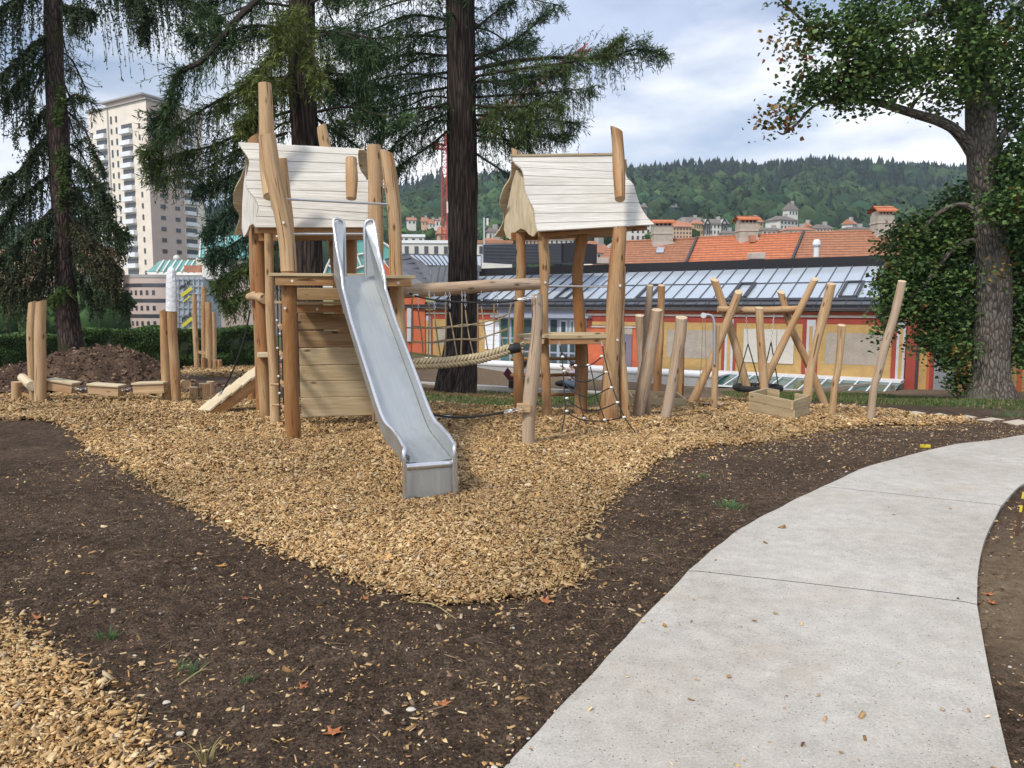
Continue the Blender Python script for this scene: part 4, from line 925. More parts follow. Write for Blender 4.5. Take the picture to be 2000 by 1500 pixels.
# ------------------------------------------------------------------ the painted hall
def pt(name, c, **k): M[name] = simple(name, c, **k); return M[name]
pt('orange_plaster', (.50, .125, .058), var=.12, vs=2.5, rough=.9, bs=(26, .5, .02)); pt('yellow_plaster', (.45, .295, .115), var=.14, vs=3, rough=.9, bs=(16, .8, .03))
pt('grey_plaster', (.36, .315, .265), var=.12, vs=3, rough=.9, bs=(16, .8, .03)); pt('red_paint', (.30, .055, .038), var=.12, rough=.85); pt('pale_grey_paint', (.47, .48, .53), var=.08, rough=.8)
pt('stone_trim', (.50, .43, .38), var=.1); pt('notice_white', (.55, .52, .47), var=.08, vs=6, bs=(30, .5, .01)); pt('dark_metal', (.050, .052, .062), rough=.5, var=.1); pt('door_grey', (.24, .245, .265), var=.06)
pt('frame_grey', (.30, .33, .40), rough=.5, var=.05); pt('frame_purple', (.17, .15, .20), rough=.5, var=.06); pt('white_metal', (.72, .74, .78), rough=.45, var=.04); pt('concrete_wall', (.40, .40, .40), var=.1, vs=1.5)
pt('wall_panel_brown', (.27, .22, .185), var=.08); pt('black_metal', (.018, .018, .022), rough=.45, var=.05); pt('mullion', (.085, .095, .12), rough=.45, var=.05)
def glass(name, c, rough=.08, spec=1.0, metal=0.0, mixd=None):
    m, nt, b = mat_new(name); b.inputs['Base Color'].default_value = c4(c); b.inputs['Roughness'].default_value = rough; b.inputs['Specular IOR Level'].default_value = spec; b.inputs['Metallic'].default_value = metal
    if mixd: L(nt, ramp(nt, noise(nt, objco(nt), mixd, 3), [(.35, tuple(x*.7 for x in c)), (.65, tuple(min(1, x*1.25) for x in c))]), b.inputs['Base Color'])
    M[name] = m
glass('roof_glass', (.52, .59, .67), .22, .9, .35); glass('window_glass', (.045, .075, .08), .05, .9, 0, .8); glass('green_glass', (.035, .11, .10), .07, .9, 0, .6); glass('teal_glass', (.10, .36, .33), .2, .8, .1, .2)
def metal_seam():
    m, nt, b = mat_new('grey_sheet_metal'); b.inputs['Roughness'].default_value = .5; b.inputs['Metallic'].default_value = .2
    L(nt, ramp(nt, noise(nt, objco(nt), 1.2, 5), [(.3, (.085, .088, .10)), (.7, (.13, .135, .15))]), b.inputs['Base Color']); return m
M['seam'] = metal_seam()
O_ = Vector((14.75, 29.0, 0)); E_ = Vector((-.8245, .566, 0)); NF = Vector((.566, .8245, 0))   # E_: along the facade to the left, NF: into the building
hall = thing('painted_hall', (O_.x, O_.y, -1.6), 'long low hall painted orange and yellow under a glazed shed roof', 'building', None)
def s_at(px, py, off=0.0):
    """distance along the facade at which a ray through the pixel meets the plane 'off' metres in front of it"""
    r = ray(px, py); A_ = O_-NF*off
    # A + E s = t * (rx, ry)
    det = E_.x*(-r[1])-E_.y*(-r[0]); rhs = (-A_.x, -A_.y)
    s = (rhs[0]*(-r[1])-rhs[1]*(-r[0]))/det
    Yv = A_.y+E_.y*s; return s, HC+r[2]/r[1]*Yv
def FP(s, z, off=0.0): return O_+E_*s-NF*off+Vector((0, 0, z))
def fbox(name, s0, s1, z0, z1, o0, o1, mat, parent=None):
    b = MB(); b.box(FP((s0+s1)/2, (z0+z1)/2, (o0+o1)/2), E_*abs(s1-s0)/2, -NF*abs(o1-o0)/2, Vector((0, 0, abs(z1-z0)/2)), 0, 0)
    return b.build(name, M[mat], parent or hall, smooth=False)
def fpx(name, x0, x1, y0, y1, o0, o1, mat, parent=None, ref=None):
    """facade rectangle from photo x0..x1 and y0..y1 read at x=ref"""
    ym = (y0+y1)/2; s0, _ = s_at(x0, ym, o1); s1, _ = s_at(x1, ym, o1); xr = ref if ref is not None else (x0+x1)/2
    _, za = s_at(xr, y0, o1); _, zb = s_at(xr, y1, o1); return fbox(name, s0, s1, zb, za, o0, o1, mat, parent)
ZB, ZT = -2.4, 1.36
# main wall with plinth and bands
fbox('wall', 26.2, -7, ZB, ZT, -.5, 0, 'orange_plaster')
def zrow(px, py, off=0): return s_at(px, py, off)[1]
sC = s_at(1772, 650)[0]; sL = s_at(826, 640)[0]
fbox('moulding', 25.9, sC+.0, 1.15, 1.24, 0, .07, 'stone_trim'); fbox('red_band', sL, sC, .90, 1.148, 0, .012, 'red_paint')
fbox('moulding', 25.9, sC, 1.40, 1.50, 0, .12, 'stone_trim')
fbox('fascia', 26.3, sC-.3, 1.50, 1.66, -.3, .30, 'black_metal')
def panel(x0, x1, inset=None, y0=631, y1=731, ref=1600):
    z0, z1 = -1.02, .88
    s0 = s_at(x0, 680)[0]; s1 = s_at(x1, 680)[0]; fbox('yellow_panel', s0, s1, -1.25, z1, 0, .016, 'yellow_plaster')
    if inset: a, b_ = s_at(inset[0], 680)[0], s_at(inset[1], 680)[0]; fbox('grey_inset', a, b_, inset[2], inset[3], .016, .024, 'grey_plaster')
panel(1292, 1409, (1303, 1396, -.66, .56)); panel(1438, 1566); panel(1598, 1741, (1612, 1726, -.66, .56)); panel(846, 872, (854, 872, -.5, .5)); panel(936, 974)
def zone(x0, x1, mat, o=.02, z0=-1.25, z1=.88, name='painted_strip'): s0 = s_at(x0, 680)[0]; s1 = s_at(x1, 680)[0]; fbox(name, s0, s1, z0, z1, 0, o, mat)
for x0, x1 in ((1284, 1291), (1410, 1416), (1432, 1437), (1567, 1575), (1592, 1597), (1742, 1751), (842, 846), (929, 935)): zone(x0, x1, 'red_paint')
for x0, x1, z1 in ((1416, 1432, 1.05), (1575, 1592, 1.05), (1751, 1768, 1.05), (829, 842, 1.05)):
    zone(x0, x1, 'pale_grey_paint', .05, -1.25, z1, 'pilaster'); w_ = (x1-x0)*.3; zone(x0+w_, x1-w_, 'yellow_plaster', .058, -1.15, z1-.25, 'pilaster_panel')
zone(788, 828, 'orange_plaster', .02, -1.25, 1.3, 'painted_strip')
zone(1769, 1772.5, 'black_metal', .03, -1.7, 1.3, 'dark_strip')  # thin black strip along the wall corner
# notice boards
for x0, x1 in ((1452, 1516), (1517, 1550)):
    o = fpx('notice_board', x0, x1, 643, 709, .02, .06, 'notice_white', ref=1500)
o = fpx('tile_board', 947, 975, 628, 682, .02, .05, 'white_metal', ref=960)
for k in range(1, 6): s0 = s_at(948, 650)[0]; s1 = s_at(974, 650)[0]; z_ = zrow(960, 628)+(zrow(960, 682)-zrow(960, 628))*k/6; fbox('board_joint', s0, s1, z_-.01, z_+.01, .05, .053, 'pale_grey_paint', o)
# glazed entrance
s0 = s_at(974, 640)[0]; s1 = s_at(1146, 640)[0]
ent = fbox('glazed_entrance', s0, s1, -1.6, 1.1, 0, .03, 'frame_grey')
fbox('entrance_canopy', s0+.2, s1-.3, 1.02, 1.12, 0, .45, 'frame_grey'); fbox('entrance_head', s0, s1, 1.12, 1.42, 0, .10, 'frame_grey')
xs = [976, 999, 1018, 1035, 1052, 1074, 1090, 1101, 1113, 1124, 1134]
for i, (x0, x1) in enumerate(((978, 996), (999, 1018), (1021, 1040), (1043, 1070), (1075, 1089), (1093, 1110), (1113, 1124), (1127, 1141))):
    a, b_ = s_at(x0+.8, 650)[0], s_at(x1-.8, 650)[0]
    for z0, z1 in ((.02, .93), (-.62, -.06), (-1.45, -.70)):
        if x0 in (1093, 1113) and z0 == .02:
            fbox('window', a, b_, .02, .93, .03, .06, 'pale_grey_paint'); fbox('pane', a-.1, b_+.1, .12, .83, .06, .066, 'window_glass'); continue
        fbox('pane', a, b_, z0, z1, .03, .04, 'green_glass' if x0 < 1020 else 'window_glass')
# side door in the orange part, left
s0, s1 = s_at(1214, 660)[0], s_at(1235, 660)[0]
fbox('door_frame', s0, s1, -1.4, .28, 0, .05, 'frame_purple'); fbox('door_leaf', s0-.12, s1+.3, -1.4, -.05, .05, .07, 'window_glass'); fbox('door_lintel_panel', s0, s1, .30, .78, 0, .03, 'grey_plaster')
fbox('sign_strip', s_at(1157, 630)[0], s_at(1243, 630)[0], .70, .86, .0, .05, 'yellow_plaster'); fbox('moulding', s_at(1155, 630)[0], s_at(1243, 630)[0], .60, .67, 0, .06, 'stone_trim')
# right end: pier, pipe, recessed doorway
fbox('pier', sC-.02, s_at(1790, 700)[0], -1.8, 1.6, 0, .16, 'red_paint')
b = MB(); sp_ = s_at(1792, 700)[0]; b.tube([FP(sp_, 1.5, .1), FP(sp_, -1.75, .1)], .05, 10, 1); b.build('downpipe', M['dark_metal'], hall)
zone(1797, 1812, 'yellow_plaster', .02, -1.8, .9); zone(1818, 1822, 'red_paint', .02, -1.7, .35)
s0, s1 = s_at(1822, 715)[0], s_at(1864, 715)[0]
fbox('door_recess', s0+.1, s1-.1, -1.68, .45, 0, .015, 'red_paint'); fbox('door_leaf', s0-.05, s1, -1.66, .38, .015, .05, 'door_grey'); fbox('door_hood', s0+.5, s1-.5, .42, .58, 0, .35, 'stone_trim')
fbox('door_step', s0+1.6, s1-1.2, -1.84, -1.70, 0, .55, 'stone_trim')
for x0, x1, m_ in ((1873, 1884, 'yellow_plaster'), (1892, 1906, 'yellow_plaster'), (1965, 1990, 'yellow_plaster'), (2000, 2060, 'yellow_plaster')): zone(x0, x1, m_, .02, -1.8, 1.0)
zone(1907, 1960, 'yellow_plaster', .018, -1.8, 1.0)
# roof: metal strip, skylight, back flashing
PIT = math.tan(R(24))
def RP(s, dd, lift=0.0): return FP(s, 1.66+dd*PIT+lift, -dd)   # dd metres behind the facade
def rquad(name, a, mat, parent=None, th=.05):
    b = MB(); P = [Vector(p) for p in a]; nrm = (P[1]-P[0]).cross(P[3]-P[0]).normalized(); nrm = nrm if nrm.z > 0 else -nrm
    Q = [p-nrm*th for p in P]; b.poly(P); b.poly(Q[::-1])
    for i in range(4): b.poly([P[i], Q[i], Q[(i+1) % 4], P[(i+1) % 4]])
    return b.build(name, M[mat], parent or hall, smooth=False)
SL, SR = 23.2, -7.2
rquad('eave_roofing', [RP(SL+3, -.35), RP(SR, -.35), RP(SR, .28), RP(SL+3, .28)], 'seam')
for s in np.arange(SR+.1, SL+3, .5):
    pass
b = MB()
for s in np.arange(SR+.1, SL+3, .55): b.beam(RP(s, -.36, .02), RP(s, .28, .02), .03, .04)
for s in np.arange(SR+.1, SL, 1.65): b.beam(RP(s+.3, -.2, .03), RP(s+.3, .1, .05), .35, .02)
b.build('roof_seams', M['mullion'], hall, smooth=False)
D0, D1 = .42, 3.45
rquad('skylight_frame', [RP(SL, D0-.12, .03), RP(SR, D0-.12, .03), RP(SR, D1+.12, .03), RP(SL, D1+.12, .03)], 'mullion')
b = MB(); pw = .62
sg_ = list(np.arange(SR, SL-.01, pw))
rnd = random.Random(5)
for s in sg_:
    for d0, d1 in ((D0, 1.85), (1.92, D1)):
        t_ = rnd.uniform(-.004, .012); b.poly([RP(s+pw-.015, d0, .055+t_), RP(s+.015, d0, .055), RP(s+.015, d1, .055+t_), RP(s+pw-.015, d1, .055)])
b.build('roof_glazing', M['roof_glass'], hall, smooth=False)
b = MB()
for s in sg_+[SL]: b.beam(RP(s, D0-.1, .075), RP(s, D1+.05, .075), .035, .05)
b.beam(RP(SL, 1.885, .075), RP(SR, 1.885, .075), .05, .04); b.beam(RP(SL, D0-.1, .08), RP(SR, D0-.1, .08), .1, .1)
b.build('glazing_bars', M['mullion'], hall, smooth=False)
for s in np.arange(-2.4, 19, 4.35):
    b = MB(); 
    for s2 in (s, s+.62): b.beam(RP(s2, D0, .12), RP(s2, 1.8, .12), .09, .09)
    b.beam(RP(s, 1.8, .12), RP(s+.62, 1.8, .12), .09, .09); b.beam(RP(s, D0, .12), RP(s+.62, D0, .12), .09, .09); b.build('smoke_vent', M['dark_metal'], hall, smooth=False)
b = MB(); b.box((RP((SL+SR)/2, D1+.35, .12)), E_*(SL-SR+1)/2, NF*.25, Vector((0, 0, .22))); b.build('ridge_flashing', M['black_metal'], hall, smooth=False)
b = MB(); b.box((RP((SL+SR)/2, D1+4.5, -.0)+Vector((0, 0, -1.9))), E_*(SL-SR+1)/2, NF*4.1, Vector((0, 0, .05))); b.build('flat_roof', M['dark_metal'], hall, smooth=False)
fbox('back_wall', SL, SR, -2, 1.6, -8.5, -8.2, 'grey_plaster'); fbox('gable_wall', SL+.0, SL+.25, -2, 1.6, -8.5, -.5, 'orange_plaster')
# left end: metal clad cross wing
def quadY(name, pts, mat, th=.05, parent=None): return rquad(name, [W(*p) for p in pts], mat, parent, th)
sW = [(838, 521, 43.5), (935, 520, 41.2), (935, 567, 39.5), (850, 567, 41.5)]
quadY('wing_roof', sW, 'seam')
b = MB()
for k in range(9):
    f = k/8; a0 = W(*sW[3]).lerp(W(*sW[2]), f); a1 = W(*sW[0]).lerp(W(*sW[1]), min(1, f+.22)); b.beam(a0+Vector((0, 0, .04)), a1+Vector((0, 0, .04)), .05, .05)
b.build('roof_seams', M['mullion'], hall, smooth=False)
wing = thing('metal_clad_wing', W(800, 620, 43), 'dark metal clad wing with a sloping skylight, left of the big larch trunk', 'building')
P4 = [(752, 508, 44), (796, 496, 46), (838, 521, 43.6), (848, 566, 41.8), (790, 560, 42.5)]
b = MB(); P = [W(*p) for p in P4]; b.poly(P[::-1]); b.poly([p-Vector((0, 0, .08)) for p in P]); b.build('wing_roof', M['seam'], wing, smooth=False)
b = MB()
for k in range(8):
    f = k/7; b.beam(W(*P4[0]).lerp(W(*P4[4]), f)+Vector((0, 0, .04)), W(*P4[1]).lerp(W(*P4[3]), f)+Vector((0, 0, .04)), .05, .05)
b.build('roof_seams', M['mullion'], wing, smooth=False)
sk = [(797, 497, 46.2), (940, 500, 45.5), (940, 519, 44.2), (821, 517, 44.8)]
rquad('skylight', [W(*p) for p in sk], 'roof_glass', wing); b = MB()
for k in range(16): f = k/15; b.beam(W(*sk[0]).lerp(W(*sk[1]), f), W(*sk[3]).lerp(W(*sk[2]), f)+Vector((0, 0, .02)), .05, .09)
b.beam(W(*sk[0]), W(*sk[1]), .08, .1); b.build('glazing_bars', M['mullion'], wing, smooth=False)
rquad('roof_edge', [W(822, 518, 44.3), W(940, 520, 43.6), W(940, 530, 43.4), W(845, 528, 43.9)], 'black_metal', wing)
rquad('wing_wall', [W(745, 512, 44.2), W(793, 553, 42.9), W(793, 700, 42.9), W(745, 700, 44.2)], 'orange_plaster', wing)
rquad('wing_wall', [W(793, 562, 42.8), W(830, 562, 42.2), W(830, 700, 42.2), W(793, 700, 42.8)], 'orange_plaster', wing)
rquad('wing_window', [W(795, 602, 42.6), W(805, 602, 42.5), W(805, 668, 42.5), W(795, 668, 42.6)], 'pale_grey_paint', wing)
# louvre housing on the roof
lv = thing('louvre_housing', W(1030, 512, 38), 'dark grey slatted ventilation housing on the flat hall roof', 'ventilation unit')
u_ = E_
c0 = W(943, 513, 40.6); c1 = W(1097, 513, 37.6); dd_ = (c1-c0); dn2 = Vector((-dd_.y, dd_.x, 0)).normalized(); hh = 36*39/F
b = MB(); b.box((c0+c1)/2+dn2*1.0+Vector((0, 0, hh/2)), dd_/2, dn2*.95, Vector((0, 0, hh/2))); b.build('housing', M['dark_metal'], lv, smooth=False)
b = MB()
for k in range(13): z = (k+.5)/13*hh; b.beam(c0+Vector((0, 0, z)), c1+Vector((0, 0, z)), .06, .035)
for f in (0, .22, .48, .74, 1): b.beam(c0.lerp(c1, f)-dn2*.03, c0.lerp(c1, f)-dn2*.03+Vector((0, 0, hh)), .05, .05)
b.build('louvres', M['mullion'], lv, smooth=False)
c2 = W(1128, 512, 37.0); b = MB(); b.box((c1+c2)/2+dn2*.9+Vector((0, 0, hh/2)), (c2-c1)/2*.97, dn2*.85, Vector((0, 0, hh/2))); b.build('duct_box', M['black_metal'], lv, smooth=False)

# low parapet with round white coping, light wells
para = thing('parapet_wall', G(1200, 752), 'low grey retaining wall with a rounded white coping below the hall', 'wall')
o3 = 3.0; s0 = s_at(795, 697, o3)[0]; s1, zc = s_at(1392, 733, o3)
def PP(s, z, off): return FP(s, z, off)
b = MB(); b.tube([PP(s0, zc, o3), PP((s0+s1)/2, zc, o3), PP(s1, zc, o3)], .15, 14, 8); b.ball(PP(s1, zc, o3), .15); b.build('coping', M['white_metal'], para)
b = MB(); b.box(PP((s0+s1)/2, zc-.6, o3-.02), E_*(s0-s1)/2, NF*.1, Vector((0, 0, .56))); b.build('wall', M['concrete_wall'], para, smooth=False)
b = MB(); b.box(PP((s0+s1)/2, zc-.1, 1.6), E_*(s0-s1)/2, NF*1.3, Vector((0, 0, .03))); b.build('cover_deck', M['white_metal'], para, smooth=False)
b = MB()
for k in range(4): b.box(PP(s_at(845+k*14, 690, 1.8)[0], zc+.0, 1.6), E_*.17, NF*.5, Vector((0, 0, .05)))
b.build('deck_hatch', M['green_glass'], para, smooth=False)
well = thing('light_well', G(1600, 765), 'sloping green glazed light well with white bars and ledge, in front of the yellow wall', 'light well')
sa = s_at(1392, 725, .9)[0]; sb = s_at(1767, 742, .0)[0]
b = MB(); b.box(PP((sa+sb)/2, -1.19, .45), E_*(sa-sb)/2, NF*.45, Vector((0, 0, .06))); b.build('ledge', M['white_metal'], well, smooth=False)
T0, T1 = (-1.2, .9), (-1.50, 3.0)
b = MB(); b.poly([PP(sa, *T0), PP(sb, *T0), PP(sb, *T1), PP(sa, *T1)]); b.poly([PP(sa, T1[0]-.05, T1[1]), PP(sb, T1[0]-.05, T1[1]), PP(sb, T0[0]-.05, T0[1]), PP(sa, T0[0]-.05, T0[1])]); b.build('glazing', M['green_glass'], well, smooth=False)
b = MB()
for s in np.arange(sb+.3, sa, .56): b.beam(PP(s, T0[0]+.03, T0[1]), PP(s, T1[0]+.03, T1[1]), .055, .06)
b.beam(PP(sa, T0[0]+.04, T0[1]+.02), PP(sb, T0[0]+.04, T0[1]+.02), .08, .08); b.beam(PP(sa, T1[0]+.03, T1[1]), PP(sb, T1[0]+.03, T1[1]), .08, .06); b.build('bars', M['white_metal'], well, smooth=False)
b = MB(); e0 = PP(sb-.02, 0, 0.0); e1 = W(1530, 768, 27.2); e1.z = 0; e0z = -1.16
n_ = (e1-e0).normalized(); nn_ = Vector((-n_.y, n_.x, 0))*.06
Q = [Vector((e0.x, e0.y, -2.0)), Vector((e1.x, e1.y, -2.0)), Vector((e1.x, e1.y, -1.38)), Vector((e0.x, e0.y, e0z))]
b.poly([q-nn_ for q in Q]); b.poly([q+nn_ for q in Q][::-1])
for i in range(4): b.poly([Q[i]-nn_, Q[i]+nn_, Q[(i+1) % 4]+nn_, Q[(i+1) % 4]-nn_])
b.build('side_wall', M['wall_panel_brown'], well, smooth=False)
# low concrete seat wall behind the larch
kerb = None
k0 = W(640, 735, 27.5); k1 = W(1180, 764, 23.2)
b = MB(); dd_ = (k1-k0); dd_.z = 0
for a_, c_, zz_, hw_ in ((k0, k1, 0, .22),):
    b.beam(Vector((k0.x, k0.y, k0.z-.22)), Vector((k1.x, k1.y, k1.z-.22)), .34, .40)
kerb = b.build('seat_wall', M['conc'], None, loc=(k0+k1)/2-Vector((0, 0, .4)), smooth=False, bevel=.01); tag(kerb, 'low pale concrete seat wall behind the dark larch', 'seat wall')
p_ = G(884, 763); b = MB(); b.box(p_+Vector((0, 0, .02)), (.13, .02, .02), (-.02, .1, 0), (0, 0, .003)); o = b.build('paper_sheet', M['white_metal'], None, loc=p_); tag(o, 'small white paper sheet lying in the grass by the larch', 'paper')

# ------------------------------------------------------------------ tiled house behind the hall
def tile_mat(name, c):
    m, nt, b = mat_new(name); b.inputs['Roughness'].default_value = .85
    v = attr(nt, 'lc'); wv = N(nt, 'ShaderNodeTexWave', wave_type='BANDS', bands_direction='Y'); wv.inputs['Scale'].default_value = .95; L(nt, v, wv.inputs['Vector'])
    w2 = N(nt, 'ShaderNodeTexWave', wave_type='BANDS', bands_direction='X'); w2.inputs['Scale'].default_value = 1.3; L(nt, v, w2.inputs['Vector'])
    n_ = noise(nt, v, 3, 5, .7); cc = ramp(nt, n_, [(.3, tuple(x*.72 for x in c)), (.7, tuple(x*1.2 for x in c))])
    cc = mix(nt, .85, cc, ramp(nt, wv.outputs[0], [(.12, .35), (.35, 1.0)]), 'MULTIPLY'); cc = mix(nt, .12, cc, ramp(nt, w2.outputs[0], [(.1, .5), (.5, 1.0)]), 'MULTIPLY')
    L(nt, cc, b.inputs['Base Color']); bump(nt, b, wv.outputs[0], .8, .06); return m
M['tile_brown'] = tile_mat('weathered_brown_tiles', (.40, .175, .095)); M['tile_orange'] = tile_mat('orange_clay_tiles', (.56, .185, .085)); M['tile_far'] = simple('far_clay_tiles', (.42, .19, .115), var=.2, vs=.8); M['tile_grey'] = simple('far_grey_tiles', (.17, .145, .135), var=.2, vs=.8)
tiled = thing('tiled_house', W(1500, 505, 42), 'long house with orange clay tile roof and three chimneys behind the hall', 'building')
def plane_pt(px, py, f):  # f 0 eave, 1 ridge
    Yb = 46.0+(1180-px)/600*5.5
    return W(px, py, Yb+3.6*f)
def roofsec(name, xe0, xe1, ye0, ye1, xr0, xr1, yr0, yr1, mat, n=10):
    A, B, C_, D_ = plane_pt(xe0, ye0, 0), plane_pt(xe1, ye1, 0), plane_pt(xr1, yr1, 1), plane_pt(xr0, yr0, 1)
    b = MB(); ux = (B-A).normalized()
    def lc(p): q = p-A; return ((q.dot(ux)), (q-ux*q.dot(ux)).length, 0)
    b.off = Vector((0, 0, 0)); b.poly([A, B, C_, D_], lc=[lc(p) for p in (A, B, C_, D_)]); th = Vector((0, .05, .14))
    b.poly([p-th for p in (D_, C_, B, A)]); b.poly([A-th, B-th, B, A]); b.poly([D_, D_-th, A-th, A])
    return b.build(name, M[mat], tiled, smooth=False)
roofsec('roof', 1150, 1337, 525, 523, 1200, 1362, 473, 466, 'tile_brown'); roofsec('roof', 1338, 1544, 523, 518, 1363, 1570, 464.5, 455, 'tile_orange'); roofsec('roof', 1545, 1900, 518, 508, 1571, 1900, 454, 445, 'tile_brown')
b = MB()
for x in range(1202, 1890, 3):
    yr = np.interp(x, [1200, 1362, 1363, 1570, 1900], [473, 466, 464.5, 455, 445]); b.tube([plane_pt(x, yr-.5, 1), plane_pt(x+2.6, yr-.6, 1)], [.09, .07], 6, 1)
b.build('ridge_tiles', M['tile_far'], tiled)
for (a_, c_) in (((1337, 522), (1362, 465)), ((1544, 517), (1570, 454))):
    b = MB(); b.beam(plane_pt(a_[0], a_[1], 0)+Vector((0, 0, .08)), plane_pt(c_[0], c_[1], 1)+Vector((0, 0, .08)), .12, .14); b.build('verge', M['dark_metal'], tiled, smooth=False)
b = MB(); A = plane_pt(1150, 527, 0); B = plane_pt(1900, 510, 0); b.box((A+B)/2+Vector((0, 3, -3.2)), (B-A)/2, Vector((0, 3, 0)), Vector((0, 0, 3))); b.build('wall', M['grey_plaster'], tiled, smooth=False)
pt('render_grey', (.40, .37, .31), var=.14, vs=3)
for (x0, x1, yb, yc, yt, off) in ((1272, 1316, 472, 442, 432, .3), (1438, 1480, 464, 436, 425, .3), (1704, 1742, 455, 420, 406, .3)):
    Yc = 46.0+(1180-(x0+x1)/2)/600*5.5+3.4
    ch = bpy.data.objects.new('chimney', None); COL.objects.link(ch); ch.parent = tiled; ch.location = (0, 0, 0)
    w0 = W(x0+2, yb, Yc); w1 = W(x1-5, yb, Yc); zt = W(x0, yc, Yc).z; zb = w0.z-.4; cx = (w0.x+w1.x)/2; hw_ = (w1.x-w0.x)/2
    b = MB(); b.bx(cx-hw_, cx+hw_, Yc-.5, Yc+.5, zb, zt); b.build('stack', M['render_grey'], ch, smooth=False)
    b = MB(); b.bx(cx-hw_-.04, cx+hw_+.04, Yc-.54, Yc+.54, zt-.5, zt-.42); b.bx(cx-hw_-.05, cx+hw_+.05, Yc-.56, Yc+.56, zb, zb+.35); b.build('band', M['dark_metal'] if False else M['stone_trim'], ch, smooth=False)
    b = MB()
    for k in range(5): xx = cx-hw_+.08+(2*hw_-.16)*k/4; b.bx(xx-.05, xx+.05, Yc-.45, Yc+.45, zt, zt+.2)
    b.build('cap_piers', M['stone_trim'], ch, smooth=False)
    b = MB(); b.off = Vector((0, 0, 0)); zr = W(x0, yt, Yc).z; z2 = zt+.2
    for s_ in (-1, 1):
        P = [Vector((cx-hw_-.15, Yc+s_*.65, z2)), Vector((cx+hw_+.15, Yc+s_*.65, z2)), Vector((cx+hw_+.1, Yc, zr+.1)), Vector((cx-hw_-.1, Yc, zr+.1))]
        b.poly(P if s_ < 0 else P[::-1], lc=[(p.x, p.z*1.6, 0) for p in P]); P = [p-Vector((0, 0, .08)) for p in P]; b.poly(P[::-1] if s_ < 0 else P); b.poly([P[0], P[1], P[1]+Vector((0, 0, .08)), P[0]+Vector((0, 0, .08))])
    b.build('cap_roof', M['tile_orange'], ch, smooth=False)
def onroof(px, py):  # on tiled plane
    yr = np.interp(px, [1200, 1362, 1363, 1570, 1900], [473, 466, 464.5, 455, 445]); ye = np.interp(px, [1150, 1900], [525, 508]); return plane_pt(px, py, (ye-py)/(ye-yr))
p_ = onroof(1289, 492); b = MB(); b.box(p_+Vector((0, -.05, .08)), (.22, .0, 0), Vector((0.08, .25, .17)), (0, -.03, .05)); b.build('roof_window', M['roof_glass'], tiled, smooth=False)
p_ = onroof(1468, 472); b = MB(); b.box(p_+Vector((0, -.1, .15)), (.16, .0, 0), Vector((0.0, .2, .0)), (0, 0, .2)); b.build('roof_hatch', M['tile_far'], tiled, smooth=False)
vp = thing('vent_pipe', W(1594, 497, 41), 'white round vent pipe standing on the hall roof before the tiles', 'vent pipe')
p_ = W(1594, 502, 41); b = MB(); b.tube([p_, p_+Vector((0, 0, .85))], .14, 12, 1); b.build('pipe', M['white_metal'], vp); b = MB(); b.tube([p_+Vector((0, 0, .5)), p_+Vector((0, 0, .62)), p_+Vector((0, 0, .75)), p_+Vector((0, 0, .9))], [.15, .22, .2, .13], 12, 8); b.build('cowl', M['white_metal'], vp)
for x0, x1, y0, y1, lb in ((1468, 1496, 493, 500, 'flat pale roof dome in front of the orange tiles'), (1158, 1190, 503, 509, 'flat pale roof dome beside the tall notched log')):
    Yd = 43.5+(1180-x0)/600*4; a = W(x0, y1+6, Yd); c = W(x1, y0, Yd); b = MB(); b.bx(a.x, c.x, Yd, Yd+.8, a.z, c.z); o = b.build('roof_dome', M['stone_trim'], None, loc=(a.x, Yd, a.z), smooth=False, bevel=.04); tag(o, lb, 'roof dome')

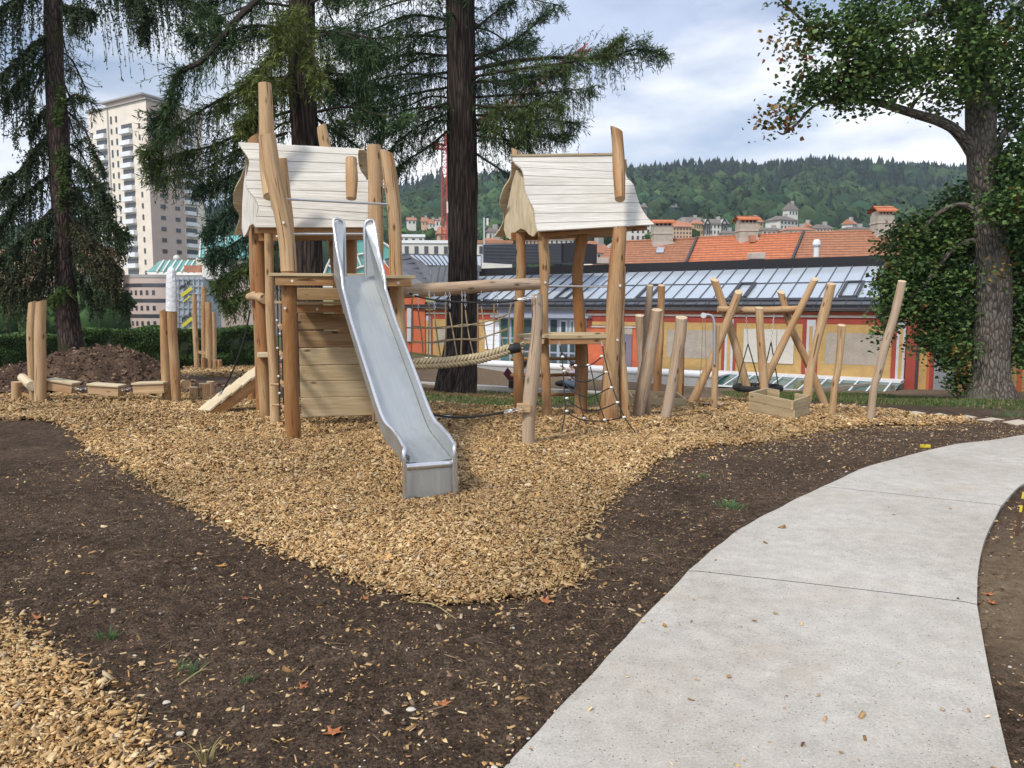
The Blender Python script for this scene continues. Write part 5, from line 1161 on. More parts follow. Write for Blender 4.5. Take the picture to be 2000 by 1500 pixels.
# ------------------------------------------------------------------ far buildings
def far_wall(name, c): return pt(name, c, var=.07, vs=.4)
far_wall('cream_wall', (.80, .725, .635)); far_wall('pink_wall', (.56, .45, .40)); far_wall('white_wall', (.68, .66, .62)); far_wall('peach_wall', (.62, .42, .28)); far_wall('ochre_wall', (.55, .42, .24)); far_wall('balcony_white', (.80, .82, .85)); far_wall('grey_wall', (.36, .35, .34))
glass('far_glass', (.06, .065, .075), .15, .6)
def far_house(label, x0, x1, yb, ye, yr, Y, wall, roof, rot=.25, nwx=4, nwz=2, hip=.35, flat=False, group=None, dep=.75, name='town_house', cat='house'):
    a = W(x0, yb, Y); c = W(x1, ye, Y); w_ = (c.x-a.x)/(math.cos(rot)+abs(math.sin(rot))*dep*.9); d_ = w_*dep; z0 = a.z-3; z1 = c.z; zr = W(x0, yr, Y).z
    cx = (a.x+c.x)/2; root = thing(name, (cx, Y, a.z), label, cat, group)
    ux = Vector((math.cos(rot), math.sin(rot), 0)); uy = Vector((-ux.y, ux.x, 0)); o = Vector((cx, Y+d_/2, 0))
    b = MB(); b.box(o+Vector((0, 0, (z0+z1)/2)), ux*w_/2, uy*d_/2, Vector((0, 0, (z1-z0)/2))); b.build('wall', M[wall], root, smooth=False)
    oh = .05*w_+.2; b = MB()
    if flat: b.box(o+Vector((0, 0, z1+.15)), ux*(w_/2+.2), uy*(d_/2+.2), Vector((0, 0, .25)))
    else:
        e = [o+ux*s*(w_/2+oh)+uy*t*(d_/2+oh)+Vector((0, 0, z1)) for s, t in ((-1, -1), (1, -1), (1, 1), (-1, 1))]; r0 = o-ux*w_/2*(1-hip)+Vector((0, 0, zr)); r1 = o+ux*w_/2*(1-hip)+Vector((0, 0, zr))
        if hip <= .02: r0 -= ux*oh; r1 += ux*oh
        b.poly([e[0], e[1], r1, r0]); b.poly([e[2], e[3], r0, r1]); b.poly([e[1], e[2], r1]); b.poly([e[3], e[0], r0]); b.poly([e[3], e[2], e[1], e[0]])
    b.build('roof', M[roof], root, smooth=False)
    if not flat: b = MB(); p_ = o+ux*w_*.2+Vector((0, 0, zr-.3)); b.box(p_, ux*.5, uy*.5, Vector((0, 0, 1.1))); b.build('chimney', M['grey_wall'], root, smooth=False)
    vis = a.z
    for k in range(nwz):
        zc = z1-(z1-vis)*(k+.55)/nwz; hz = (z1-vis)/nwz*.28
        for i in range(nwx):
            q = o+ux*(-w_/2+w_*(i+.5)/nwx)-uy*(d_/2+.04)+Vector((0, 0, zc)); b = MB(); b.box(q, ux*w_/nwx*.2, uy*.05, Vector((0, 0, hz))); b.build('window', M['far_glass'], root, smooth=False)
    return root
far_house('white house at the far left of the town roofs behind the stilt posts', 1170, 1200, 478, 455, 445, 250, 'white_wall', 'tile_grey', .3, 3, 2)
far_house('white house with a shrub, left of the first tiled chimney', 1222, 1272, 470, 432, 420, 240, 'white_wall', 'tile_far', .25, 4, 3)
far_house('peach three storey house with orange mansard roof', 1308, 1352, 466, 443, 430, 235, 'peach_wall', 'tile_far', .2, 6, 3, .15)
far_house('large cream house with brown hipped roof, topmost of the row', 1322, 1382, 440, 434, 422, 300, 'cream_wall', 'tile_grey', .2, 5, 1)
far_house('narrow yellowish house right of the peach one', 1350, 1374, 458, 437, 429, 250, 'ochre_wall', 'tile_far', .3, 4, 2)
tu = far_house('white half timbered house with twin gables and grey roof', 1375, 1421, 458, 437, 426, 250, 'white_wall', 'tile_grey', .1, 6, 2, .0)
for x0 in (1376, 1409):
    Yg = 248.5; b = MB(); a = W(x0, 438, Yg); c = W(x0+11, 438, Yg); t = W(x0+5.5, 427, Yg)
    b.poly([a, c, t]); b.poly([t+Vector((0, 5, 0)), c+Vector((0, 5, 0)), a+Vector((0, 5, 0))]); b.poly([a, t, t+Vector((0, 5, 0)), a+Vector((0, 5, 0))]); b.poly([t, c, c+Vector((0, 5, 0)), t+Vector((0, 5, 0))]); b.build('gable', M['white_wall'], tu, smooth=False)
    b = MB(); 
    for u0, u1 in ((a, t), (t, c), (a, c)): b.beam(u0-Vector((0, .2, 0)), u1-Vector((0, .2, 0)), .3, .35)
    for xx in (x0+1, x0+5.5, x0+10): b.beam(W(xx, 438, Yg-.2), W(xx, 458, Yg-.2), .3, .3)
    b.build('timber_frame', M['dark_metal'], tu, smooth=False)
far_house('low white house under the half timbered one', 1408, 1436, 466, 456, 449, 235, 'white_wall', 'tile_grey', .1, 5, 1)
far_house('ochre house half hidden behind the middle chimney', 1452, 1492, 450, 433, 424, 260, 'ochre_wall', 'tile_far', .3, 4, 2)
far_house('big white villa with grey hipped roof below the forest', 1503, 1563, 448, 430, 420, 270, 'white_wall', 'tile_grey', .5, 5, 2, .4)
far_house('small white chapel like house with pointed roof highest on the slope', 1533, 1560, 421, 410, 395, 330, 'white_wall', 'tile_grey', .4, 3, 1, .5)
far_house('grey roofed low house right of the middle chimney', 1481, 1535, 461, 450, 443, 225, 'cream_wall', 'tile_grey', .2, 5, 1)
far_house('low cream house with orange roof in front of the villa', 1535, 1590, 461, 449, 441, 220, 'cream_wall', 'tile_far', .1, 5, 1)
far_house('peach gabled house with steep orange roof', 1568, 1590, 452, 443, 434, 226, 'peach_wall', 'tile_far', .9, 3, 1, 0)
far_house('brown roofed terrace left of the right hand chimney', 1590, 1628, 453, 446, 437, 235, 'cream_wall', 'tile_grey', .15, 5, 1)
far_house('cream house with steep roof just left of the right hand chimney', 1648, 1680, 447, 438, 428, 240, 'white_wall', 'tile_far', .8, 3, 1, 0)
far_house('wide brown roof beside the right hand chimney', 1650, 1705, 455, 447, 441, 215, 'cream_wall', 'tile_grey', .1, 5, 1)
far_house('roof house peeping out right of the right hand chimney', 1742, 1790, 455, 443, 434, 215, 'cream_wall', 'tile_far', .1, 5, 1)
far_house('dark wooden chalet in the trees right of the stilt house roof', 1248, 1264, 410, 405, 399, 420, 'tile_grey', 'tile_grey', .3, 3, 1, 0, name='chalet')
far_house('small dark chalet high among the forest trees', 1311, 1326, 409, 405, 401, 470, 'dark_metal', 'tile_grey', .3, 3, 1, 0, name='chalet')
far_house('white flat roofed block with attic storey between slide and larch', 784, 828, 476, 462, 458, 150, 'white_wall', 'balcony_white', .1, 3, 1, flat=True, name='office_block', cat='building')
far_house('long white flat roofed block behind the metal clad wing', 784, 880, 500, 474, 470, 135, 'white_wall', 'balcony_white', .05, 5, 1, flat=True, name='office_block', cat='building', dep=.25)
far_house('white flat roofed block right of the big larch trunk', 930, 1000, 500, 474, 470, 135, 'white_wall', 'tile_far', .05, 4, 1, flat=True, name='office_block', cat='building', dep=.3)
far_house('salmon house with orange roof right behind the larch trunk', 852, 884, 470, 457, 442, 170, 'peach_wall', 'tile_far', .3, 3, 1, .1)
far_house('white house with grey roof right of the larch trunk', 950, 975, 470, 453, 444, 190, 'white_wall', 'tile_grey', .3, 3, 1, .2)
far_house('orange roofed house low between larch and stilt house', 940, 985, 485, 474, 464, 160, 'peach_wall', 'tile_far', .3, 4, 1, .1)
far_house('peach house seen between the stilts', 1020, 1062, 490, 468, 462, 200, 'peach_wall', 'tile_far', .2, 5, 2); far_house('cream house seen between the middle stilts', 1066, 1120, 490, 467, 460, 210, 'cream_wall', 'tile_far', .2, 5, 2); far_house('orange roofed building right of the rear stilt', 1140, 1190, 505, 494, 470, 120, 'cream_wall', 'tile_far', .6, 4, 1, .1)
for i, (x0, x1, yb, ye, yr, Yh, wl, lb) in enumerate([(793, 812, 438, 430, 424, 380, 'white_wall', 'white villa on the hillside directly right of the tower posts'), (822, 836, 440, 433, 424, 370, 'peach_wall', 'red roofed house on the slope left of the crane'), (836, 850, 444, 437, 428, 350, 'white_wall', 'white gabled house lower on the slope left of the crane'), (848, 864, 442, 430, 427, 350, 'white_wall', 'white modern house next to the crane mast')]):
    far_house(lb, x0, x1, yb, ye, yr, Yh, wl, 'tile_far', .3, 2, 1, .0)
for i, (x0, x1, yb, ye, yr, Yh, wl, lb) in enumerate([(-20, 60, 600, 500, 485, 120, 'peach_wall', 'salmon building behind the left spruce branches'), (60, 110, 560, 480, 465, 160, 'white_wall', 'white block left of the spruce trunk'), (150, 215, 630, 500, 480, 130, 'peach_wall', 'orange beige block between spruce trunk and tower block'), (0, 90, 640, 560, 545, 100, 'cream_wall', 'cream building low behind the hedge at far left')]):
    far_house(lb, x0, x1, yb, ye, yr, Yh, wl, 'tile_far', .2, 5, 5, .2, name='town_block', cat='building')

# tower block
tb = thing('tower_block', W(300, 655, 207), 'tall beige apartment tower with rows of white balconies', 'tower block')
YT = 207
def TP(px, py, Y=YT): return W(px, py, Y)
LA = Vector((0, 0, 0))
# footprint: front corner at px 303, left face recedes to px 192, right face recedes to px 405
cF = TP(303, 600, 200); cL = TP(192, 600, 214); cR = TP(408, 600, 216); z0 = -8.0; zt_ = TP(303, 194, 200).z
fl = Vector((cL.x-cF.x, cL.y-cF.y, 0)); fr_ = Vector((cR.x-cF.x, cR.y-cF.y, 0)); back = Vector((cF.x, cF.y, 0))+fl+fr_
b = MB(); C0 = [Vector((cL.x, cL.y, 0)), Vector((cF.x, cF.y, 0)), Vector((cR.x, cR.y, 0)), back]
def prism(b, C0, z0, z1):
    lo = [c+Vector((0, 0, z0)) for c in C0]; hi = [c+Vector((0, 0, z1)) for c in C0]; b.poly(hi); b.poly(lo[::-1]); n = len(C0)
    for i in range(n): b.poly([lo[i], lo[(i+1) % n], hi[(i+1) % n], hi[i]])
prism(b, C0, z0, zt_); b.build('wall', M['cream_wall'], tb, smooth=False)
cen = sum(C0, Vector())/4
b = MB(); prism(b, [cen+(c-cen)*1.05 for c in C0], zt_, zt_+.35); b.build('roof_slab', M['grey_wall'], tb, smooth=False)
b = MB(); prism(b, [cen+(c-cen)*.62-(fl.normalized()*-1.5) for c in C0], zt_+.35, zt_+2.6); b.build('penthouse', M['pink_wall'], tb, smooth=False)
b = MB(); prism(b, [cen+(c-cen)*.74-(fl.normalized()*-1.5) for c in C0], zt_+2.6, zt_+3.0); b.build('penthouse_roof', M['grey_wall'], tb, smooth=False)
ul = fl.normalized(); nl_ = Vector((ul.y, -ul.x, 0)); nl_ = nl_ if nl_.y < 0 else -nl_; Ll = fl.length; ur = fr_.normalized(); nr_ = Vector((ur.y, -ur.x, 0)); nr_ = nr_ if nr_.y < 0 else -nr_; Lr_ = fr_.length
# the grey right-hand slab
b = MB(); prism(b, [C0[1]+nr_*.1, C0[1]+fr_*.60+nr_*.1, C0[1]+fr_*.60+nr_*.0, C0[1]+nr_*.0], z0, zt_-.2); b.build('grey_facade', M['pink_wall'], tb, smooth=False)
storeys = 19; sh = 2.83
def fw(face, f, z, w_, h_, mat, name, proud=.08, par=None):
    u, n_, base, Lf = (ul, nl_, C0[1], Ll) if face == 0 else (ur, nr_, C0[1], Lr_)
    q = base+u*Lf*f+n_*(proud)+Vector((0, 0, z)); b = MB(); b.box(q, u*w_/2, n_*.08 if name != 'balcony' else n_*.55, Vector((0, 0, h_/2))); return b.build(name, M[mat], par or tb, smooth=False)
# vertical joints
for f in (.645,): 
    b = MB(); b.box(C0[1]+ul*Ll*f+nl_*.05+Vector((0, 0, (z0+zt_)/2)), ul*.25, nl_*.1, Vector((0, 0, (zt_-z0)/2))); b.build('facade_joint', M['grey_wall'], tb, smooth=False)
cnt = 0
for k in range(18):
    z = zt_-3.2-k*sh
    if z < -7: break
    for f in (.77, .33):
        if k == 0: continue
        fw(0, f, z+.25, 4.5, 1.6, 'far_glass', 'loggia', .06)
        if cnt < 90: fw(0, f, z-.85, 4.9, 1.15, 'balcony_white', 'balcony', .45); cnt += 1
    if k < 16:
        fw(0, .935, z, .6, 1.3, 'far_glass', 'window'); fw(0, .50, z, .6, 1.5, 'far_glass', 'window'); fw(0, .59, z, .6, 1.3 if k % 3 else 1.9, 'far_glass', 'window')
        fw(0, .12, z, .6, 1.3, 'far_glass', 'window')
    if 3 < k < 17: fw(1, .21, z, 1.4, 1.0, 'far_glass', 'window', .2); fw(1, .47, z, 1.4, 1.0, 'far_glass', 'window', .2)
    fw(1, .72, z+.2, 3.6, 1.4, 'far_glass', 'loggia', .06); cnt < 98 and fw(1, .72, z-.85, 3.8, 1.0, 'balcony_white', 'balcony', .45)

# round car park
cpk = thing('round_car_park', W(300, 660, 128), 'rounded pink concrete car park with rows of small openings', 'car park')
Yc_ = 139; ctr_ = W(335, 600, Yc_); ctr_.z = 0; rad = abs(W(252, 600, 128).x-W(340, 600, 128).x)*1.02
def arc(r_, n=36, a0=150, a1=300): return [Vector((ctr_.x+r_*math.cos(R(a0+(a1-a0)*i/n))*1.0, ctr_.y+r_*math.sin(R(a0+(a1-a0)*i/n)), 0)) for i in range(n+1)]
ztop = W(290, 541, 129).z; zbot = -6
ar = arc(rad); ap = ar+[ar[-1]+Vector((14, 4, 0)), ar[-1]+Vector((14, 20, 0)), ar[0]+Vector((0, 12, 0))]
b = MB(); prism(b, ap, zbot, ztop); b.build('wall', M['pink_wall'], cpk, smooth=False)
b = MB(); ap2 = [ctr_+(p-ctr_)*1.012 for p in ap]; prism(b, ap2, ztop, ztop+.5); b.build('roof_edge', M['grey_wall'], cpk, smooth=False)
for k in range(5):
    zz = W(300, 556+31*k, 128).z; b = MB(); a1 = arc(rad+.04); 
    for i in range(len(a1)-1):
        b.poly([a1[i]+Vector((0, 0, zz-.32)), a1[i+1]+Vector((0, 0, zz-.32)), a1[i+1]+Vector((0, 0, zz+.32)), a1[i]+Vector((0, 0, zz+.32))][::1])
    b.build('slot', M['far_glass'], cpk, smooth=False)
    zz = W(300, 571+31*k, 128).z
    for i in range(3, 30, 2) if k < 4 else []:
        p0, p1 = a1[i], a1[i].lerp(a1[i+1], .9); b = MB(); b.poly([p0+Vector((0, 0, zz-.4)), p1+Vector((0, 0, zz-.4)), p1+Vector((0, 0, zz+.4)), p0+Vector((0, 0, zz+.4))]); b.build('opening', M['far_glass'], cpk, smooth=False)
# rooftop glasshouse on it
gh = thing('rooftop_glasshouse', W(330, 540, 150), 'pale green glazed roof storey on top of the round car park', 'glasshouse')
rquad('roof', [W(285, 532, 150), W(480, 528, 150), W(470, 508, 158), W(312, 509, 158)], 'teal_glass', gh, .2); rquad('front', [W(296, 541, 149), W(480, 541, 149), W(480, 529, 150), W(286, 532, 150)], 'white_wall', gh, .2)
b = MB()
for x in range(312, 478, 12): b.beam(W(x-6, 531, 149.5), W(x+8, 509, 157.6), .25, .35)
b.build('ribs', M['white_wall'], gh, smooth=False)
b = MB(); b.ball(W(345, 505, 165), .75); o = b.build('dome', M['white_wall'], gh)
# awnings and signs of the shops
for i, (x0, x1, y0, y1, m_, lb) in enumerate([(360, 392, 518, 532, 'tile_far', 'faded red shop awning behind the hanging twigs'), (396, 446, 517, 545, 'white_wall', 'white shop sign panel behind the hanging twigs')]):
    a = W(x0, y1, 122); c = W(x1, y0, 122); b = MB(); b.bx(a.x, c.x, 122, 122.4, a.z, c.z); o = b.build('sign_panel', M[m_], None, loc=(a.x, 122, a.z), smooth=False); tag(o, lb, 'shop sign')
# scaffold with sheeting
scf = thing('sheeted_scaffold', W(370, 660, 120), 'grey sheeted scaffold with black and yellow lettering, right of the round car park', 'scaffold')
pt('sheeting', (.36, .41, .46), var=.16, vs=.5, bs=(1.2, .6, .3)); pt('yellow_print', (.62, .55, .05)); pt('black_print', (.05, .06, .05))
a = W(337, 661, 121); c = W(396, 541, 121); b = MB(); b.bx(a.x, c.x, 121, 128, a.z-2, c.z); b.build('sheeting', M['sheeting'], scf, smooth=False)
b = MB()
for x in range(338, 397, 10): b.beam(W(x, 541, 120.8), W(x, 664, 120.8), .12, .12)
for y in range(545, 660, 14): b.beam(W(337, y, 120.8), W(396, y, 120.8), .12, .12)
b.build('tubes', M['galv'], scf, smooth=False)
def letters(chars, x0, y0, dx, dy, h, mat):
    G_ = {'P': [((0, 0), (0, 1)), ((0, 1), (.6, 1)), ((.6, 1), (.6, .5)), ((.6, .5), (0, .5))], 'A': [((0, 0), (.35, 1)), ((.35, 1), (.7, 0)), ((.15, .4), (.55, .4))], 'V': [((0, 1), (.35, 0)), ((.35, 0), (.7, 1))], 'M': [((0, 0), (0, 1)), ((0, 1), (.35, .4)), ((.35, .4), (.7, 1)), ((.7, 1), (.7, 0))]}
    for i, ch_ in enumerate(chars):
        b = MB(); 
        for (p0, p1) in G_[ch_]:
            q = [W(x0+i*dx+p[0]*h*.8, y0+i*dy-p[1]*h-p[0]*h*.5, 120.6) for p in (p0, p1)]; b.beam(q[0], q[1], .12, .22, up=(0, 1, 0.01)); 
        b.build('letter', M[mat], scf, smooth=False)
letters('PAM', 353, 566, 6.4, -4.6, 7, 'black_print'); letters('PAV', 356, 628, 6.4, -4.6, 7, 'black_print')
for (x0, y0, x1, y1) in ((354, 578, 375, 562), (356, 637, 376, 621), (357, 590, 372, 578), (358, 652, 373, 640)):
    b = MB(); b.beam(W(x0, y0, 120.6), W(x1, y1, 120.6), .5 if y0 in (578, 637) else .2, .1, up=(0, 1, .01)); b.build('yellow_stripe', M['yellow_print'], scf, smooth=False)
# teal glass vault behind the play tower
gv = thing('glass_vault', W(740, 560, 95), 'teal glazed vault with white curved ribs behind the play tower', 'glass vault')
pc = W(715, 560, 95); rv = 78*95/F*1.1; b = MB(); nseg = 24
pr = [Vector((pc.x+rv*math.cos(math.pi*i/nseg), 95, pc.z-1+rv*1.28*math.sin(math.pi*i/nseg))) for i in range(nseg+1)]
b.poly(pr[::-1]); 
for i in range(nseg): b.poly([pr[i], pr[i+1], pr[i+1]+Vector((0, 18, 0)), pr[i]+Vector((0, 18, 0))])
b.build('glazing', M['teal_glass'], gv, smooth=False)
b = MB()
for f in (1, .72, .5): b.tube([Vector((pc.x+rv*f*math.cos(math.pi*i/nseg), 94.8, pc.z-1+rv*1.28*f*math.sin(math.pi*i/nseg))) for i in range(nseg+1)], .14, 6, nseg)
for a_ in range(20, 180, 20): b.beam(Vector((pc.x+rv*.5*math.cos(R(a_)), 94.8, pc.z-1+rv*.64*math.sin(R(a_)))), Vector((pc.x+rv*math.cos(R(a_+8)), 94.8, pc.z-1+rv*1.28*math.sin(R(a_+8)))), .2, .2)
for z in (0, 1.5): b.beam(Vector((pc.x-rv, 94.8, pc.z+z)), Vector((pc.x+rv, 94.8, pc.z+z)), .2, .2)
b.build('ribs', M['white_wall'], gv)
tr_ = thing('turquoise_roof', W(430, 500, 135), 'bright turquoise sheet roof seen through the larch twigs', 'roof'); tr_.name = 'turquoise_building'; tr_['category'] = 'building'
rquad('roof', [W(385, 503, 135), W(505, 503, 133), W(492, 458, 142), W(398, 462, 144)], 'teal_glass', tr_, .2)
b = MB(); a = W(385, 560, 136); c = W(505, 503, 136); b.bx(a.x, c.x, 136, 144, a.z, c.z); b.build('wall', M['cream_wall'], tr_, smooth=False)
b = MB()
for x in range(390, 505, 12): b.beam(W(x, 503, 134.5), W(x+2, 462, 142.6), .2, .3)
b.build('ribs', M['white_wall'], tr_, smooth=False)
# tower crane
pt('crane_red', (.42, .06, .05), rough=.5)
cr = thing('tower_crane', W(866, 500, 160), 'red lattice tower crane rising behind the larch trunk with a raised jib', 'crane')
def lattice(name, A, B, w_, n, r_=.09):
    A = Vector(A); B = Vector(B); t = (B-A).normalized(); s1_ = t.cross(Vector((0, 1, 0))).normalized()*w_/2; s2_ = t.cross(s1_).normalized()*w_/2; b = MB(); cs_ = [s1_+s2_, s1_-s2_, -s1_-s2_, -s1_+s2_]
    for c_ in cs_: b.beam(A+c_, B+c_, r_*2, r_*2, up=(0, 1, .01))
    for k in range(n):
        a_ = A.lerp(B, k/n); c__ = A.lerp(B, (k+1)/n)
        for i in range(4): p0, p1 = (cs_[i], cs_[(i+1) % 4]) if k % 2 else (cs_[(i+1) % 4], cs_[i]); b.beam(a_+p0, c__+p1, r_, r_, up=(0, 1, .013)); b.beam(a_+cs_[i], a_+cs_[(i+1) % 4], r_, r_, up=(.01, 1, .013))
    return b.build(name, M['crane_red'], cr, smooth=False)
lattice('mast', W(868, 640, 160), W(868, 285, 160), 1.05, 26); lattice('jib', W(868, 290, 160), W(1150, 92, 172), 1.2, 30); lattice('counter_jib', W(868, 288, 160), W(845, 284, 158), .9, 3)
b = MB(); b.beam(W(868, 285, 160), W(872, 262, 160), .5, .5); b.beam(W(850, 292, 158), W(850, 278, 158), 1.4, 1.2); b.build('cab', M['crane_red'], cr, smooth=False)
b = MB(); b.bx(*[W(869, 1, 158.8).x, W(876, 1, 158.8).x], 158.6, 158.8, W(869, 416, 158.8).z, W(869, 394, 158.8).z); b.build('crane_banner', M['white_wall'], cr, smooth=False)
# slim mast with a sign box right of the larch
b = MB(); b.beam(W(945.5, 500, 120), W(945.5, 425, 120), .25, .25); ms = thing('mobile_mast', W(945, 500, 120), 'slim grey antenna mast with white panels right of the larch', 'antenna'); b.build('mast', M['galv'], ms, smooth=False)
b = MB(); a = W(950, 440, 119.8); c = W(954, 426, 119.8); b.bx(a.x, c.x, 119.8, 120.1, a.z, c.z); b.build('antenna_panel', M['white_wall'], ms, smooth=False)
b = MB(); b.beam(W(1314, 334, 940), W(1314, 318, 940), .8, .8); b.bx(W(1313.4, 1, 940).x, W(1315, 1, 940).x, 939, 941, W(1, 322, 940).z, W(1, 319, 940).z); o = b.build('hilltop_mast', M['galv'], None, loc=W(1314, 334, 940), smooth=False); tag(o, 'thin antenna mast on the wooded ridge', 'antenna')
# parked cars beyond the hedge
def car(px, py, Y, c, label):
    p = W(px, py, Y); r_ = thing('parked_car', p, label, 'car', 'cars parked beyond the hedge'); m_ = simple('car_paint', c, .3, .3, var=.03)
    prof = [(-2.1, .35), (-2.1, .8), (-1.5, .95), (-.9, 1.42), (.7, 1.45), (1.35, .98), (2.1, .82), (2.15, .35)]
    b = MB(); A = [p+Vector((x, -.85, z)) for x, z in prof]; B = [p+Vector((x, .85, z)) for x, z in prof]; b.poly(A); b.poly(B[::-1]); n = len(A)
    for i in range(n): b.poly([A[i], B[i], B[(i+1) % n], A[(i+1) % n]][::-1])
    b.build('body', m_, r_, smooth=False, bevel=.06)
    b = MB(); w_ = [(-1.4, .95), (-.85, 1.36), (.65, 1.39), (1.2, .98)]; b.poly([p+Vector((x, -.875, z)) for x, z in w_]); b.poly([p+Vector((x, .875, z)) for x, z in w_][::-1]); b.build('side_window', M['far_glass'], r_, smooth=False)
    for x in (-1.35, 1.35):
        for y in (-.78, .78): b = MB(); b.tube([p+Vector((x, y-.1, .32)), p+Vector((x, y+.1, .32))], .32, 14, 1); b.build('wheel', M['black_metal'], r_)
car(205, 650, 108, (.55, .56, .58), 'silver car behind the hedge, left of the round car park'); car(232, 654, 104, (.05, .06, .08), 'dark car closest to the round car park'); car(182, 649, 112, (.6, .6, .6), 'pale car behind the hedge next to the spruce')
# road behind the hedge
b = MB(); b.poly([Vector((-60, 70, -2.55)), Vector((-10, 70, -2.55)), Vector((-10, 150, -3.9)), Vector((-90, 150, -3.9))]); pt('asphalt', (.10, .10, .10)); 
vs_ = []; fs_ = []
for j, y in enumerate(np.linspace(64, 126, 20)):
    for i, x in enumerate(np.linspace(-y*.62, -y*.40, 6)): vs_.append((x, y, g(x, y)+.06))
for j in range(19):
    for i in range(5): q = j*6+i; fs_.append((q, q+1, q+7, q+6))
me = bpy.data.meshes.new('road'); me.from_pydata(vs_, [], fs_); me.update(); o = link_mesh('road', me, M['asphalt']); tag(o, kind='structure', label='street beyond the hedge')
# ------------------------------------------------------------------ hill with forest
def ridge_row(px): return 15+np.interp(px, [-400, 0, 300, 600, 780, 860, 940, 1010, 1240, 1300, 1400, 1480, 1580, 1640, 1700, 1850, 2000, 2400], [470, 455, 430, 405, 372, 352, 352, 348, 340, 338, 334, 335, 326, 331, 332, 343, 350, 360])
HY0, HY1 = 330.0, 960.0
def hillz(x, y):
    x = np.asarray(x, float); y = np.asarray(y, float); px = 1000+F*x/np.maximum(y, 1)
    top = HC+(595-ridge_row(px))*HY1/F
    t = np.clip((y-HY0)/(HY1-HY0), 0, 1.0); t2 = t**.82
    z = -4.2+(top-6+4.2)*t2+vn(x, y, .012, 31)*16*np.sin(np.clip(t, 0, 1)*math.pi)+vn(x, y, .03, 32)*5*np.sin(np.clip(t, 0, 1)*math.pi)
    z = np.where(y > HY1, (top-6)-(y-HY1)*.12, z); return z
kx = np.linspace(-.95, .95, 160); yy = np.concatenate([np.linspace(HY0-10, HY1, 70), np.linspace(HY1+20, HY1+300, 8)])
A, B = np.meshgrid(kx, yy); Xh = A*B; Zh = hillz(Xh, B); V = np.stack([Xh, B, Zh], -1).reshape(-1, 3)
i, j = np.meshgrid(np.arange(159), np.arange(len(yy)-1)); q = (j*160+i).ravel()
pt('meadow', (.15, .16, .07), var=.25, vs=.02, rough=.95)
def clearing(x, y, t, px): return ((px > 560) & (px < 900) & (vn(x, y, .011, 41) > .12) & (t > .3)) | ((px > 780) & (px < 870) & (t > .84) & (t < .93))
tt = (B-HY0)/(HY1-HY0); cm_ = clearing(Xh, B, tt, 1000+F*Xh/B).ravel()[:, None] | (tt.ravel()[:, None] < .1); hc = np.where(cm_, np.array([.20, .21, .09]), np.array([.018, .032, .016]))  # dark forest floor under trees, carrying the shade between crowns in its colour
M['hillside'] = tint_mat('hillside_ground', .95, .1, .05, .2)
o = np_mesh('hill', V, np.stack([q, q+1, q+161, q+160], 1), M['hillside'], color=hc, smooth=True); tag(o, kind='structure', label='wooded hill behind the town')
def blobtree(seed):
    r_ = np.random.default_rng(seed); bm = bmesh.new(); bmesh.ops.create_icosphere(bm, subdivisions=3, radius=1)
    v = np.array([x.co[:] for x in bm.verts]); f = np.array([[q.index for q in p.verts] for p in bm.faces]); bm.free()
    bm = bmesh.new(); bmesh.ops.create_icosphere(bm, subdivisions=1, radius=1); cv = np.array([x.co[:] for x in bm.verts]); cf = np.array([[q.index for q in p.verts] for p in bm.faces]); bm.free()
    d_ = np.ones(len(v))
    for k in range(18):
        c = r_.normal(size=3); c /= np.linalg.norm(c); d_ += .28*np.exp(-((v-c)**2).sum(1)/.07)-.03
    v = v*d_[:, None]; v[:, 2] = v[:, 2]*.62+.55; v[:, :2] *= .55; cv = cv*.82; cv[:, 2] = cv[:, 2]*.62+.55; cv[:, :2] *= .55
    k = r_.permutation(len(f))[:230]; m = len(k); T = v[f[k]]; cn = T.mean(1, keepdims=True); T = cn+(T-cn)*r_.uniform(1.2, 1.9, (m, 1, 1))+r_.normal(0, .025, T.shape)+(cn-np.array([0, 0, .5]))*r_.normal(0, .08, (m, 1, 1))
    return np.concatenate([T.reshape(-1, 3), cv]), np.concatenate([np.arange(m*3).reshape(-1, 3), cf+m*3])
def spruce(seed):
    r_ = np.random.default_rng(seed); vs, fs = [], []; n = 7
    for t in range(5):
        z0 = .08+t*.17; rr = .21*(1-t*.17); zt = z0+.34-t*.02; b0 = len(vs)
        for k in range(n*2):
            a = math.pi*k/n; q = rr*(1 if k % 2 else .55)*r_.uniform(.75, 1.2); vs.append((q*math.cos(a), q*math.sin(a), z0+r_.uniform(-.03, .03)))
        vs.append((0, 0, min(zt, 1))); 
        for k in range(n*2): fs.append((b0+k, b0+(k+1) % (n*2), b0+n*2))
    return np.array(vs), np.array(fs)
